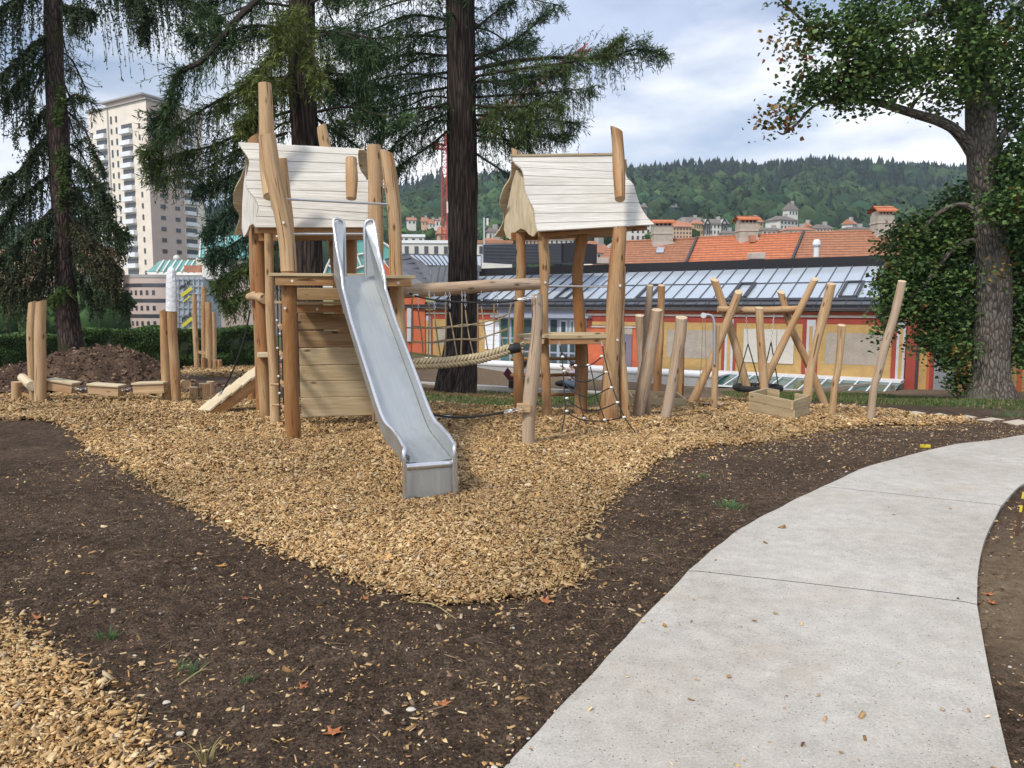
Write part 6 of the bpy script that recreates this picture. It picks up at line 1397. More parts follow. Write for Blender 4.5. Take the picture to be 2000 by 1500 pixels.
def plant(name, P, H, kind, base, mat, label):
    vars_ = [(blobtree(s) if kind == 'b' else spruce(s)) for s in range(5)]; Vs, Fs, Cs = [], [], []; off = 0
    for vi, (v, f) in enumerate(vars_):
        idx = np.arange(vi, len(P), 5); n = len(idx)
        if not n: continue
        a = RNG.uniform(0, 6.28, n); h = H[idx]; wd = h*RNG.uniform(.85, 1.25, n)
        x = (v[None, :, 0]*np.cos(a)[:, None]-v[None, :, 1]*np.sin(a)[:, None])*wd[:, None]+P[idx, 0:1]; y = (v[None, :, 0]*np.sin(a)[:, None]+v[None, :, 1]*np.cos(a)[:, None])*wd[:, None]+P[idx, 1:2]
        z = v[None, :, 2]*h[:, None]+P[idx, 2:3]; Vs.append(np.stack([x, y, z], -1).reshape(-1, 3)); Fs.append((f[None]+(np.arange(n)*len(v))[:, None, None]+off).reshape(-1, 3)); off += n*len(v)
        c = base[idx][:, None, :]*np.repeat(RNG.uniform(.6, 1.45, (n, len(v)//3+1, 1)), 3, 1)[:, :len(v)]; Cs.append(c.reshape(-1, 3))
    o = np_mesh(name, np.concatenate(Vs), np.concatenate(Fs), mat, color=np.concatenate(Cs), smooth=False); tag(o, label, kind='stuff'); return o
M['far_leaf'] = tint_mat('far_foliage', .9, .1, .35, .35)
n = 15000; k_ = RNG.uniform(-.72, .72, n); y_ = HY0+35+(HY1+10-HY0-35)*RNG.random(n)**.8; x_ = k_*y_
px_ = 1000+F*x_/y_; z_ = hillz(x_, y_); row = 595-(z_-HC)*F/y_
t_ = (y_-HY0)/(HY1-HY0)
fr_h = (z_+4.2)/(hillz(x_, np.full(n, HY1))+4.2)
clear = np.zeros(n, bool)
clear |= clearing(x_, y_, t_, px_)
clear |= (t_ < .16) & (RNG.random(n) < .5)
dens = RNG.random(n) < np.interp(t_, [0, .3, 1], [.32, .5, .85]); keep = ~clear & dens & (t_ > .05) & (np.abs(k_) < .69)
P = np.stack([x_, y_, z_-.5], 1)[keep]; t_ = t_[keep]; pxk = px_[keep]
con = RNG.random(len(P)) < np.clip((t_-.36)*2.0+vn(P[:, 0], P[:, 1], .02, 51)*1.0, .04, .97)
H = np.where(con, RNG.uniform(14, 27, len(P))*(1+.25*vn(P[:, 0], P[:, 1], .05, 55)), RNG.uniform(10, 21, len(P)))
mixc = RNG.random((len(P), 1)); grn = np.array([.018, .048, .024])*(1-mixc)+np.array([.048, .080, .028])*mixc
tone = (1+vn(P[:, 0], P[:, 1], .02, 61)*.9)[:, None]; grn = grn*tone
cg = np.array([.015, .030, .023])*RNG.uniform(.7, 1.5, (len(P), 1))
plant('broadleaf_forest', P[~con], H[~con], 'b', grn[~con], M['far_leaf'], 'rounded broadleaf trees covering the lower hillside'); plant('conifer_forest', P[con], H[con], 's', cg[con], M['far_leaf'], 'dark conifers along the ridge of the hill')
print('hill trees', len(P))
# town trees between the houses
n = 130; px_ = RNG.uniform(640, 1960, n); Yq = RNG.uniform(215, 330, n); xx = (px_-1000)/F*Yq; rowt = RNG.uniform(446, 470, n)
zz = HC+(595-rowt)*Yq/F-4
P = np.stack([xx, Yq+14, zz], 1); plant('town_trees', P, RNG.uniform(3.5, 6.5, n), 'b', np.array([.045, .085, .03])*RNG.uniform(.6, 1.5, (n, 1)), M['far_leaf'], 'garden trees and shrubs between the town houses')
n = 90; px_ = RNG.uniform(-80, 200, n); Yq = RNG.uniform(60, 120, n); P = np.stack([(px_-1000)/F*Yq, Yq, gz((px_-1000)/F*Yq, Yq)], 1)
plant('street_shrubs', P, RNG.uniform(2.5, 6, n), 'b', np.array([.04, .075, .025])*RNG.uniform(.6, 1.5, (n, 1)), M['far_leaf'], 'shrubs and trees beyond the hedge at the far left')

# ------------------------------------------------------------------ leaf and twig foliage
M['needle'] = tint_mat('conifer_needles', .75, .2, 6, .25, .12)
M['leaf'] = tint_mat('broad_leaf', .55, .35, 9, .2, .22)
def bark(name, lo, hi, sc=(9, 9, 1.6), st=1.0, moss=None):
    m, nt, b = mat_new(name); b.inputs['Roughness'].default_value = .95; b.inputs['Specular IOR Level'].default_value = .1
    v = attr(nt, 'lc'); n1 = noise(nt, mapping(nt, v, sc), 1.0, 7, .65, .8)
    vo = N(nt, 'ShaderNodeTexVoronoi', feature='DISTANCE_TO_EDGE'); vo.inputs['Scale'].default_value = 1.0; L(nt, mapping(nt, v, (sc[0]*1.2, sc[1]*1.2, sc[2]*1.1)), vo.inputs['Vector'])
    c = ramp(nt, n1, [(.32, lo), (.7, hi)]); c = mix(nt, .8, c, ramp(nt, vo.outputs['Distance'], [(.02, .25), (.22, 1.15)]), 'MULTIPLY')
    if moss: c = mix(nt, ramp(nt, noise(nt, v, 1.6, 5, .65), [(.52, 0.0), (.66, .8)]), c, moss)
    L(nt, c, b.inputs['Base Color']); ad = N(nt, 'ShaderNodeMath', operation='MULTIPLY'); L(nt, n1, ad.inputs[0]); L(nt, ramp(nt, vo.outputs['Distance'], [(.0, 0.0), (.3, 1.0)]), ad.inputs[1]); bump(nt, b, ad.outputs[0], st, .05); return m
M['bark_larch'] = bark('larch_bark', (.030, .023, .020), (.105, .083, .072), (11, 11, 1.0), 1.0); M['bark_spruce'] = bark('spruce_bark', (.050, .036, .033), (.12, .088, .08), (12, 12, 3), .8, (.055, .06, .025)); M['bark_maple'] = bark('maple_bark', (.10, .085, .072), (.25, .22, .19), (12, 12, 4), .9, (.16, .165, .13)); M['twig'] = simple('twig_bark', (.035, .025, .02), .9)
class Cloud:
    def __init__(s): s.V = []; s.C = []
    def strokes(s, p, d, w, c):
        """p start (n,3), d vector (n,3) with length, w width (n)"""
        n = len(p); r = RNG.normal(size=(n, 3)); sd = np.cross(d, r); sd /= np.maximum(np.linalg.norm(sd, axis=1, keepdims=True), 1e-6); sd = sd*w[:, None]/2
        s.V.append(np.stack([p-sd*.5, p+d*.5-sd, p+d, p+d*.5+sd], 1)); s.C.append(np.repeat(c[:, None], 4, 1))
    def build(s, name, mat, parent):
        V = np.concatenate([v.reshape(-1, 3) for v in s.V]); C = np.concatenate([c.reshape(-1, 3) for c in s.C]); off = root_loc(parent)
        return np_mesh(name, V, np.arange(len(V)).reshape(-1, 4), mat, parent, color=C)
def limb_foliage(cl, P, tip0, n_br, droop, blen, col, rise=0.0, side=.8, dense=1.0, curtain=.4, nw=(.013, .026), nl=(.10, .28), per=2, axw=.018, thin=.62, ang_=.65):
    """P: limb polyline; branchlets leave it sideways and hang"""
    P = np.array([list(p) for p in catmull(P, 40)]); K = 9; n_br = int(n_br*thin)
    f = tip0+(1-tip0)*RNG.random(n_br)**.8; idx = f*(len(P)-1); i0 = np.minimum(idx.astype(int), len(P)-2); w = (idx-i0)[:, None]
    p0 = P[i0]*(1-w)+P[i0+1]*w; t = P[i0+1]-P[i0]; t /= np.linalg.norm(t, axis=1, keepdims=True)
    up = np.array([0, 0, 1.]); sd = np.cross(t, up); sd /= np.maximum(np.linalg.norm(sd, axis=1, keepdims=True), 1e-6)
    sgn = np.where(RNG.random(n_br) < .5, 1, -1)[:, None]; ang = RNG.uniform(.3, 1.2, n_br)[:, None]
    hang = (RNG.random(n_br) < curtain)[:, None]
    d0 = t*np.cos(ang)+sd*sgn*np.sin(ang)*side+up*RNG.normal(rise, .45, (n_br, 1)); d0 /= np.linalg.norm(d0, axis=1, keepdims=True)
    ln = (RNG.uniform(.45, 1.15, n_br)*blen*np.interp(f, [0, .6, 1], [1, 1, .45]))[:, None]
    dr = np.where(hang, droop*RNG.uniform(.8, 1.7, (n_br, 1)), droop*RNG.uniform(.0, .5, (n_br, 1)))
    out = np.where(hang, .28, 1.0)
    nodes = []
    for k in range(K+1):
        u = k/K; nodes.append(p0+d0*ln*out*u-up*dr*ln*(u**1.5)+RNG.normal(0, .012, p0.shape))
    col = np.array(col); bc = col*RNG.uniform(.65, 1.4, (n_br, 1))
    for k in range(K):
        a, b_ = nodes[k], nodes[k+1]; d_ = b_-a; cl.strokes(a, d_*1.15, np.full(n_br, axw), bc*.8)
        for r_ in range(max(1, int(per*dense+.5))):
            u = RNG.random((n_br, 1)); st = a+d_*u; dd = d_/np.maximum(np.linalg.norm(d_, axis=1, keepdims=True), 1e-6); rnd_ = RNG.normal(size=(n_br, 3)); dd = dd*.9+rnd_*ang_-up*.12; dd /= np.linalg.norm(dd, axis=1, keepdims=True)
            l_ = RNG.uniform(nl[0], nl[1], n_br)*(1-.5*k/K); cl.strokes(st, dd*l_[:, None], RNG.uniform(nw[0], nw[1], n_br), bc*RNG.uniform(.75, 1.3, (n_br, 1)))
def conifer(name, label, trunk, tw, barkm, limbs, rand, col, cat='tree', group='conifers around the playground'):
    """trunk: list of (px,py,Y) top first; limbs: explicit; rand: random limbs spec"""
    base = Vector(W(*trunk[-1])); root = thing(name, (base.x, base.y, g(base.x, base.y)), label, cat, group)
    P = [W(*p) for p in trunk]; r = [w_/2*p[2]/F for w_, p in zip(tw, trunk)]
    top = P[0]+(P[0]-P[1]).normalized()*7; b = MB(); b.tube([top]+P+[P[-1]+Vector((0, 0, -.5))], [r[0]*.45]+r+[r[-1]*1.15], 24, 60, 0, .035); b.build('trunk', M[barkm], root)
    cl = Cloud(); lb = MB()
    for pl, nb, dr, bl, colr, kw in limbs:
        Q = [W(*p) for p in pl]; lw = kw.pop('lw', .036); lb.tube(Q, [lw, lw*.75, lw*.2], 7, 16, 0, .05); limb_foliage(cl, Q, kw.pop('t0', .02), nb, dr, bl, colr, **kw)
    for (z0, z1, nlb, L0, L1, az0, az1, nb, dr, bl, sag) in rand:
        for k in range(nlb):
            z = z0+(z1-z0)*(k+.5)/nlb; f = (z1-z)/(z1-z0); Ln_ = L0*(1-f)+L1*f; Ln_ *= random.uniform(.75, 1.1); az = R(random.uniform(az0, az1))
            # point on trunk axis at z
            tp = min(P+[top], key=lambda p: abs(p.z-z)); cx, cy = tp.x, tp.y
            d_ = Vector((math.cos(az), math.sin(az), 0)); Q = [Vector((cx, cy, z)), Vector((cx, cy, z+.1))+d_*Ln_*.4, Vector((cx, cy, z-sag*.5))+d_*Ln_*.75, Vector((cx, cy, z-sag+random.uniform(-.2, .5)))+d_*Ln_]
            lb.tube(Q, [.032, .022, .008], 6, 10, 0, .05); c_ = np.array(col)*random.uniform(.75, 1.3); limb_foliage(cl, Q, .15, nb, dr, bl, c_)
    lb.build('limbs', M['twig'], root); o = cl.build('crown', M['needle'], root); print(name, len(o.data.polygons)); return root
DG = (.052, .092, .038); OG = (.105, .135, .036); BG = (.036, .070, .038); LG = (.080, .118, .036)  # OG: olive for front-lit sprays, the sunlight put into the needle colour
YC = 21.0
conifer('larch_tree', 'big dark larch right of the slide with a long branch reaching to the right', [(897, -60, YC), (899, 0, YC), (901, 200, YC), (903, 330, YC), (904, 500, YC), (902, 640, YC), (897, 706, YC), (888, 778, YC)], [53, 54, 56, 57, 57, 60, 70, 90], 'bark_larch', [
    ([(925, 135, YC), (1000, 120, 20.6), (1090, 112, 20.3), (1180, 116, 20.2), (1240, 96, 20), (1292, 108, 20)], 330, .75, .85, DG, dict(curtain=.4, rise=.25, lw=.06)),
    ([(925, 150, YC), (1010, 135, 20), (1110, 122, 19.6), (1170, 108, 19.6), (1215, 78, 19.5)], 260, .7, .9, LG, dict(curtain=.35, rise=.3)),
    ([(925, 190, YC), (1000, 185, 21), (1080, 180, 21.4), (1160, 170, 21.5)], 260, 1.2, .95, DG, dict(curtain=.65)),
    ([(925, 225, YC), (1000, 225, 20.5), (1060, 232, 20.2), (1130, 240, 20)], 240, 1.1, .8, DG, dict(curtain=.6)), ([(925, 160, YC), (980, 158, 21.6), (1050, 150, 22), (1110, 140, 22)], 260, 1.1, .9, DG, dict(curtain=.5)), ([(925, 205, YC), (980, 210, 19.9), (1040, 205, 19.5), (1100, 205, 19.4)], 240, 1.0, .8, LG, dict(curtain=.5)), ([(925, 240, YC), (980, 250, 21.6), (1050, 262, 22), (1110, 262, 22)], 200, 1.0, .7, DG, dict(curtain=.5)), ([(925, 120, YC), (960, 100, 21.4), (1000, 85, 21.6), (1040, 80, 21.8)], 120, .7, .7, DG, dict(curtain=.3)), ([(925, 265, YC), (980, 272, 20.8), (1040, 285, 20.8)], 120, 1.0, .6, DG, dict(curtain=.5)),
    ([(925, 110, YC), (980, 95, 20.5), (1030, 60, 20.3), (1070, 25, 20.2)], 110, .6, .75, DG, dict(curtain=.3, rise=.4)), ([(925, 60, YC), (960, 30, 21), (1000, 0, 21)], 100, .8, .7, DG, dict(curtain=.4)), ([(925, 0, YC), (960, -40, 21), (1000, -80, 21)], 90, .8, .7, DG, {}),
    ([(930, 300, YC), (960, 320, 21.3), (1000, 345, 21.5)], 45, .8, .45, DG, dict(dense=.7)), 
    ([(880, 40, YC), (800, 30, 20.4), (720, 60, 20), (650, 60, 19.8)], 330, 1.0, .95, DG, dict(curtain=.6)), ([(880, 75, YC), (810, 70, 21.6), (740, 90, 22), (680, 110, 22)], 260, 1.0, .85, DG, dict(curtain=.5)), ([(880, 140, YC), (820, 150, 21.8), (760, 170, 22), (700, 200, 22.2)], 240, 1.0, .8, LG, dict(curtain=.5)), ([(880, 200, YC), (830, 215, 20.2), (780, 240, 20), (730, 270, 19.8)], 200, 1.0, .7, DG, dict(curtain=.5)), ([(880, 110, YC), (800, 105, 20.6), (720, 130, 20.2), (640, 170, 19.9)], 330, 1.05, .95, DG, dict(curtain=.6)),
    ([(880, 170, YC), (800, 185, 21.3), (730, 210, 21.5), (660, 240, 21.8)], 280, 1.05, .9, LG, dict(curtain=.6)), ([(880, 220, YC), (820, 245, 21), (770, 285, 21), (730, 330, 21)], 220, 1.0, .8, DG, dict(curtain=.55)),
    ([(880, 250, YC), (840, 285, 20.8), (800, 310, 20.8), (775, 330, 20.8)], 110, .9, .5, DG, dict(dense=.8)), ([(880, 0, YC), (800, -30, 20.6), (720, -10, 20.2), (640, 0, 20)], 260, 1.0, .9, DG, {}), ([(880, -40, YC), (800, -80, 21), (720, -90, 21)], 160, 1, .9, DG, {})],
    [(10.4, 15, 14, 3.6, 1.8, 0, 360, 60, 1.0, .8, .6), (8, 10.5, 4, 2.4, 2.4, 75, 105, 60, 1.0, .8, .8), (6.4, 10.6, 6, 3.3, 3.0, -50, 50, 60, .6, .8, .3), (6.4, 10.6, 6, 3.6, 3.4, 130, 230, 60, .6, .8, .3), (6.0, 7.4, 5, 2.0, 2.2, -40, 220, 40, .8, .6, .3), (8.6, 10.8, 5, 1.5, 1.5, 230, 310, 30, .7, .45, .3)], DG)
YD = 17.5
conifer('larch_tree', 'dark larch standing directly behind the play tower roof', [(588, -60, YD), (589, 0, YD), (590, 160, YD), (597, 280, YD), (603, 420, YD), (604, 600, YD), (604, 770, YD)], [48, 49, 51, 51, 50, 53, 66], 'bark_larch', [
    ([(575, -60, YD), (470, 30, 16.8), (400, 115, 16.5), (345, 145, 16.3), (328, 205, 16.2), (298, 240, 16.2)], 330, 1.0, .8, DG, dict(curtain=.5, lw=.075, t0=.0)),
    ([(575, 150, YD), (500, 160, 17), (420, 200, 16.8), (340, 250, 16.7), (280, 300, 16.6)], 330, 1.0, .8, LG, dict(curtain=.55)),
    ([(575, 215, YD), (500, 240, 17.2), (430, 280, 17), (350, 300, 16.9), (290, 320, 16.8)], 300, 1.1, .8, LG, dict(curtain=.6)),
    ([(575, 60, YD), (500, 50, 17), (420, 70, 17), (360, 60, 16.9)], 260, 1.0, .8, DG, dict(curtain=.6)),
    ([(580, 60, YD), (540, 90, 16.2), (510, 130, 15.6), (480, 170, 15.2)], 320, 1.0, .65, OG, dict(curtain=.6)), ([(580, 130, YD), (540, 170, 16.5), (500, 210, 16), (470, 240, 15.8)], 300, 1.1, .65, OG, dict(curtain=.6)),
    ([(585, 20, YD), (600, 60, 16.4), (610, 110, 15.9), (625, 160, 15.6)], 170, 1.1, .6, OG, dict(curtain=.6)), ([(595, 20, YD), (560, 30, 16), (545, 70, 15.5)], 200, .9, .6, OG, {}),
    ([(575, 300, YD), (500, 320, 17.2), (440, 350, 17), (380, 370, 16.9)], 260, 1.1, .65, BG, dict(curtain=.65)), ([(575, 350, YD), (500, 380, 17.2), (440, 420, 17), (400, 450, 16.9)], 260, 1.2, .6, BG, dict(curtain=.7)),
    ([(575, 400, YD), (510, 440, 17.2), (450, 480, 17), (405, 500, 16.9)], 270, 1.1, .6, BG, dict(curtain=.7)), ([(575, 450, YD), (510, 500, 17.2), (455, 530, 17), (420, 555, 16.9)], 280, 1.1, .55, LG, dict(curtain=.7)), ([(580, 500, YD), (520, 545, 17.2), (470, 575, 17), (440, 590, 16.9)], 200, 1.0, .5, LG, dict(curtain=.7)),
    ([(615, 60, YD), (680, 70, 17), (740, 110, 16.8)], 230, 1.1, .8, DG, dict(curtain=.6)), ([(615, 150, YD), (690, 170, 17.6), (750, 230, 17.6)], 220, 1.1, .7, DG, dict(curtain=.6)), ([(615, 230, YD), (690, 280, 17.9), (745, 330, 18)], 180, 1.0, .55, DG, dict(curtain=.5)),
    ([(560, 260, YD), (480, 285, 18), (400, 330, 18.2), (300, 350, 18.3)], 240, 1.1, .7, BG, dict(curtain=.6)), ([(575, -20, YD), (480, -30, 18), (400, 0, 18)], 220, 1, .8, DG, {})],
    [(9, 13.5, 15, 3.2, 1.5, 0, 360, 60, 1.0, .8, .6), (4.2, 9, 6, 2.2, 2.2, 75, 105, 55, 1.1, .7, .6), (5.2, 8.4, 4, 2.4, 2.4, 140, 220, 50, .6, .7, .3), (5.4, 8.4, 4, 2.4, 2.4, -40, 40, 50, .6, .7, .3)], DG)
YP = 20.5
WV = dict(curtain=.75, nl=(.07, .16), nw=(.024, .046), per=3, thin=.70, axw=.02)
def wv(**k): d_ = dict(WV); d_.update(k); return d_
SG = (.050, .076, .036); SB = (.075, .076, .040)
conifer('spruce_tree', 'weeping spruce at the left edge behind the soil mound', [(104, -60, YP), (103, 0, YP), (107, 147, YP), (113, 250, YP), (121, 400, YP), (130, 580, YP), (140, 690, YP)], [30, 31, 33, 38, 36, 38, 46], 'bark_spruce', [
    ([(105, -10, YP), (60, -20, 20), (10, 10, 19.6), (-40, 40, 19.4)], 240, 1.5, .8, SG, wv()), ([(100, 60, YP), (50, 100, 20), (0, 150, 19.6), (-40, 200, 19.5)], 260, 1.4, .75, SG, wv()),
    ([(98, 95, YP), (60, 140, 20.3), (35, 160, 20), (10, 200, 20)], 150, 1.2, .6, SG, wv(dense=.7)), ([(100, 105, YP), (70, 170, 20.8), (50, 230, 20.8), (20, 270, 20.9)], 60, 1.2, .6, SG, wv(dense=.5)),
    ([(112, 240, YP), (70, 290, 20.2), (40, 330, 20), (-10, 370, 19.8)], 260, 1.5, .7, SG, wv()), ([(115, 200, YP), (80, 220, 21), (60, 260, 21.1)], 100, 1.2, .5, SG, wv()),
    ([(118, 330, YP), (60, 370, 20.2), (10, 420, 20), (-30, 450, 20)], 300, 1.5, .75, SG, wv()), ([(120, 390, YP), (70, 440, 20), (20, 490, 19.8), (-30, 520, 19.7)], 320, 1.5, .75, SG, wv()), ([(124, 450, YP), (80, 490, 20), (30, 540, 19.8), (-20, 570, 19.7)], 300, 1.4, .65, SB, wv()), ([(125, 480, YP), (80, 540, 20.8), (40, 570, 20.8)], 220, 1.3, .6, SG, wv()),
    ([(120, -20, YP), (200, -30, 20.2), (290, -15, 20), (380, 5, 19.8), (430, 40, 19.8)], 430, 1.5, .8, SG, wv(t0=.05)), ([(230, -30, YP), (260, -10, 20), (285, 20, 19.9), (275, 60, 19.9)], 200, 1.2, .55, SG, wv()), ([(120, 10, YP), (150, 15, 20.4), (185, 25, 20.3)], 110, 1.2, .5, SG, wv()),
    ([(128, 215, YP), (160, 245, 20.4), (180, 285, 20.3), (205, 335, 20.2)], 55, 1.2, .5, SG, wv(dense=.6, t0=.5)), ([(128, 200, YP), (145, 185, 20.5), (165, 190, 20.5)], 30, 1.0, .35, SG, wv(dense=.7)),
    ([(130, 300, YP), (165, 330, 20.4), (195, 365, 20.3), (215, 395, 20.3)], 190, 1.5, .6, SG, wv()), ([(132, 360, YP), (170, 400, 20.3), (215, 430, 20.2), (245, 460, 20.2)], 300, 1.5, .65, SG, wv()), ([(134, 420, YP), (170, 455, 20.1), (200, 490, 20), (235, 530, 20)], 300, 1.4, .6, SB, wv()), ([(136, 470, YP), (175, 510, 20.5), (215, 550, 20.5), (250, 590, 20.5)], 280, 1.3, .55, SG, wv()), ([(138, 520, YP), (170, 560, 20.6), (200, 590, 20.6)], 200, 1.0, .5, SG, wv()),
    ([(112, 150, YP), (118, 190, 20.2), (112, 230, 20)], 110, 1.0, .3, LG, wv()), ([(118, 250, YP), (124, 330, 20.1), (120, 400, 20)], 190, .9, .28, LG, wv()), ([(135, 560, YP), (120, 570, 20), (100, 590, 19.8)], 110, .6, .4, LG, wv())],
    [(10.6, 15, 12, 3.6, 1.8, 0, 360, 60, 1.4, .8, .8), (3, 10, 9, 2.0, 1.6, 80, 130, 50, 1.5, .6, .8)], SG)
# one long bare twig hanging from the spruce
tw_ = [(122, 84), (131, 105), (133, 125), (145, 145), (165, 160), (185, 169), (200, 169)]
b = MB(); b.tube([W(x, y, 20.3) for x, y in tw_], .008, 5, 24); b.build('hanging_twig', M['twig'], bpy.data.objects['spruce_tree'])

# broad maple at the right
def leaves(cl, c, rad, n, size, cols, pcol, flat=.85):
    """leaves clustered on sprays inside an ellipsoid"""
    ns = max(3, n//20); d_ = RNG.normal(size=(ns, 3)); d_ /= np.linalg.norm(d_, axis=1, keepdims=True); rr = RNG.random((ns, 1))**.42; sp_ = np.array(c)+d_*rr*np.array(rad)
    idx = RNG.integers(0, ns, n); off = RNG.normal(0, 1, (n, 3))*size*1.75; off[:, 2] -= np.abs(off[:, 0])*.3; p = sp_[idx]+off
    a = RNG.uniform(0, 6.28, n); u = np.stack([np.cos(a), np.sin(a), RNG.normal(-.55, .4, n)], 1); u /= np.linalg.norm(u, axis=1, keepdims=True); s_ = size*RNG.uniform(.65, 1.3, n)
    v = np.cross(u, RNG.normal(size=(n, 3))*.6+np.array([0, 0, 1.])); v /= np.linalg.norm(v, axis=1, keepdims=True); nr_ = np.cross(u, v)
    ci = RNG.choice(len(cols), ns, p=pcol)[idx]; col = np.array(cols)[ci]*RNG.uniform(.65, 1.4, (n, 1))
    S = s_[:, None]
    # five lobed leaf as two folded quads
    cc0 = np.array(c); tw_d = (cc0+np.array([0, 0, -rad[2]*.4])-sp_)*.55; cl.strokes(sp_, tw_d, np.full(ns, .012), np.tile(np.array([.05, .04, .03]), (ns, 1)))
    A_ = p; B_ = p+u*S*.35+v*S*.55+nr_*S*.12; C_ = p+u*S*1.05; D_ = p+u*S*.35-v*S*.55+nr_*S*.12; E1 = p+u*S*.72+v*S*.30; E2 = p+u*S*.72-v*S*.30
    cl.V.append(np.stack([A_, B_, E1, C_], 1)); cl.C.append(np.repeat(col[:, None], 4, 1)); cl.V.append(np.stack([A_, C_, E2, D_], 1)); cl.C.append(np.repeat(col[:, None], 4, 1))
YT_ = GY(1930, 783)
mp_ = thing('maple_tree', G(1935, 783), 'large maple with grey flaking bark and a low bent limb at the right edge', 'tree')
tr = [(1890, -120, YT_), (1893, 0, YT_), (1897, 55, YT_), (1908, 140, YT_), (1915, 200, YT_), (1917, 290, YT_), (1921, 345, YT_), (1927, 400, YT_), (1938, 500, YT_), (1942, 560, YT_), (1937, 680, YT_), (1935, 740, YT_), (1935, 792, YT_)]
b = MB(); b.tube([W(*p) for p in tr], [w_/2*YT_/F for w_ in (34, 44, 47, 50, 52, 54, 52, 48, 56, 62, 66, 72, 104)], 26, 60, 0, .04); b.build('trunk', M['bark_maple'], mp_)
b = MB()
def lm(pts, ws, dY=0): P = [W(x, y, YT_+dY*i/(len(pts)-1)) for i, (x, y) in enumerate(pts)]; b.tube(P, [w_/2*YT_/F for w_ in ws], 10, len(pts)*5, 0, .05)
lm([(1905, 300), (1885, 275), (1860, 250), (1830, 235), (1800, 226), (1760, 214), (1720, 202), (1670, 194), (1625, 194), (1595, 204), (1575, 220), (1560, 238), (1532, 261), (1518, 257)], [30, 24, 20, 18, 17, 15, 13, 10, 7, 6, 5, 5, 4, 2], -1.5)
lm([(1776, 218), (1788, 198), (1805, 184), (1832, 180)], [8, 6, 5, 4]); lm([(1532, 261), (1545, 235), (1560, 215)], [4, 3, 2], -.5)
lm([(1895, 60), (1860, 20), (1830, -20), (1800, -60)], [26, 20, 16, 12], -1); lm([(1900, 120), (1950, 60), (2000, 0)], [22, 16, 12], 0); lm([(1870, 10), (1780, 40), (1700, 70), (1640, 78), (1600, 66), (1570, 42), (1540, 15), (1518, -5)], [14, 12, 9, 8, 7, 6, 4, 2], -2)
lm([(1600, 66), (1570, 72), (1545, 70), (1530, 85)], [4, 3, 2, 2], -1); lm([(1605, 70), (1582, 95), (1580, 115)], [3, 2, 2], -1); lm([(1940, 520), (1985, 470), (2030, 430)], [22, 16, 12], .5); lm([(1930, 430), (1880, 400), (1830, 420), (1790, 470), (1760, 520)], [16, 12, 9, 7, 4], .8); lm([(1935, 470), (1870, 480), (1800, 560), (1740, 600)], [14, 10, 7, 3], .5)
lm([(1945, 300), (1960, 260), (1985, 240)], [16, 12, 10], 0)
b.build('limbs', M['bark_maple'], mp_)
cl = Cloud(); GR = [(.068, .135, .038), (.100, .175, .046), (.140, .195, .050), (.045, .090, .032), (.20, .12, .03), (.24, .09, .03)]; PG = [.36, .31, .15, .17, .008, .002]; PA = [.16, .16, .12, .08, .30, .18]
def blob(px, py, rx, ry, n, dY=0, ry3=None, size=.088, pc=PG):
    n = int(n*(.78 if py < 260 else 1.7))
    c = W(px, py, YT_+dY); s_ = (YT_+dY)/F; leaves(cl, c, (rx*s_, (ry3 or (rx+ry)/2)*s_, ry*s_), n, size, GR, pc)
for a_ in ((1650, 160, 75, 38, 1900, -1.3), (1590, 170, 50, 28, 700, -1.5), (1720, 150, 70, 45, 1700, -1.0), (1660, 95, 60, 45, 1300, -1.6), (1720, 80, 60, 50, 1300, -1.2), (1700, 30, 60, 40, 1000, -1.4), (1640, 40, 50, 30, 500, -1.6), (1590, 35, 26, 26, 330, -1.8), (1780, 120, 50, 40, 800, -.6), (1790, 150, 40, 30, 500, -.5), (1760, 10, 50, 30, 500, -.8), (1690, 200, 50, 10, 160, -1.1),
           (1850, 20, 60, 45, 1200, -.5), (1835, 100, 50, 45, 900, .3), (1860, 150, 40, 40, 800, -.8), (1900, 80, 50, 70, 1100, -1.1), (1960, 40, 70, 60, 1700, -.6), (1985, 120, 60, 60, 1500, -.4), (1862, 190, 26, 20, 150, -.5), (1980, 190, 55, 45, 1300, .2), (1930, 165, 36, 36, 500, -1.0), (1822, 210, 24, 14, 60, .3), (1855, 180, 40, 35, 500, .4), (2010, 90, 60, 90, 1200, .5)): blob(*a_)
for a_ in ((1550, 20, 22, 16, 80, -1.9), (1545, 72, 24, 12, 90, -1.9), (1520, 75, 14, 10, 40, -1.9), (1560, 105, 14, 12, 60, -1.9), (1588, 70, 20, 14, 120, -1.8), (1540, 125, 8, 8, 22, -1.9), (1520, 100, 10, 8, 14, -1.9), (1515, -2, 10, 8, 24, -2), (1500, 232, 16, 20, 80, -1.6), (1522, 225, 14, 22, 110, -1.6), (1540, 200, 10, 22, 70, -1.6), (1545, 235, 20, 18, 70, -1.6), (1562, 215, 12, 12, 40, -1.6), (1575, 150, 8, 14, 40, -1.5)): blob(*a_, size=.09, pc=PA)
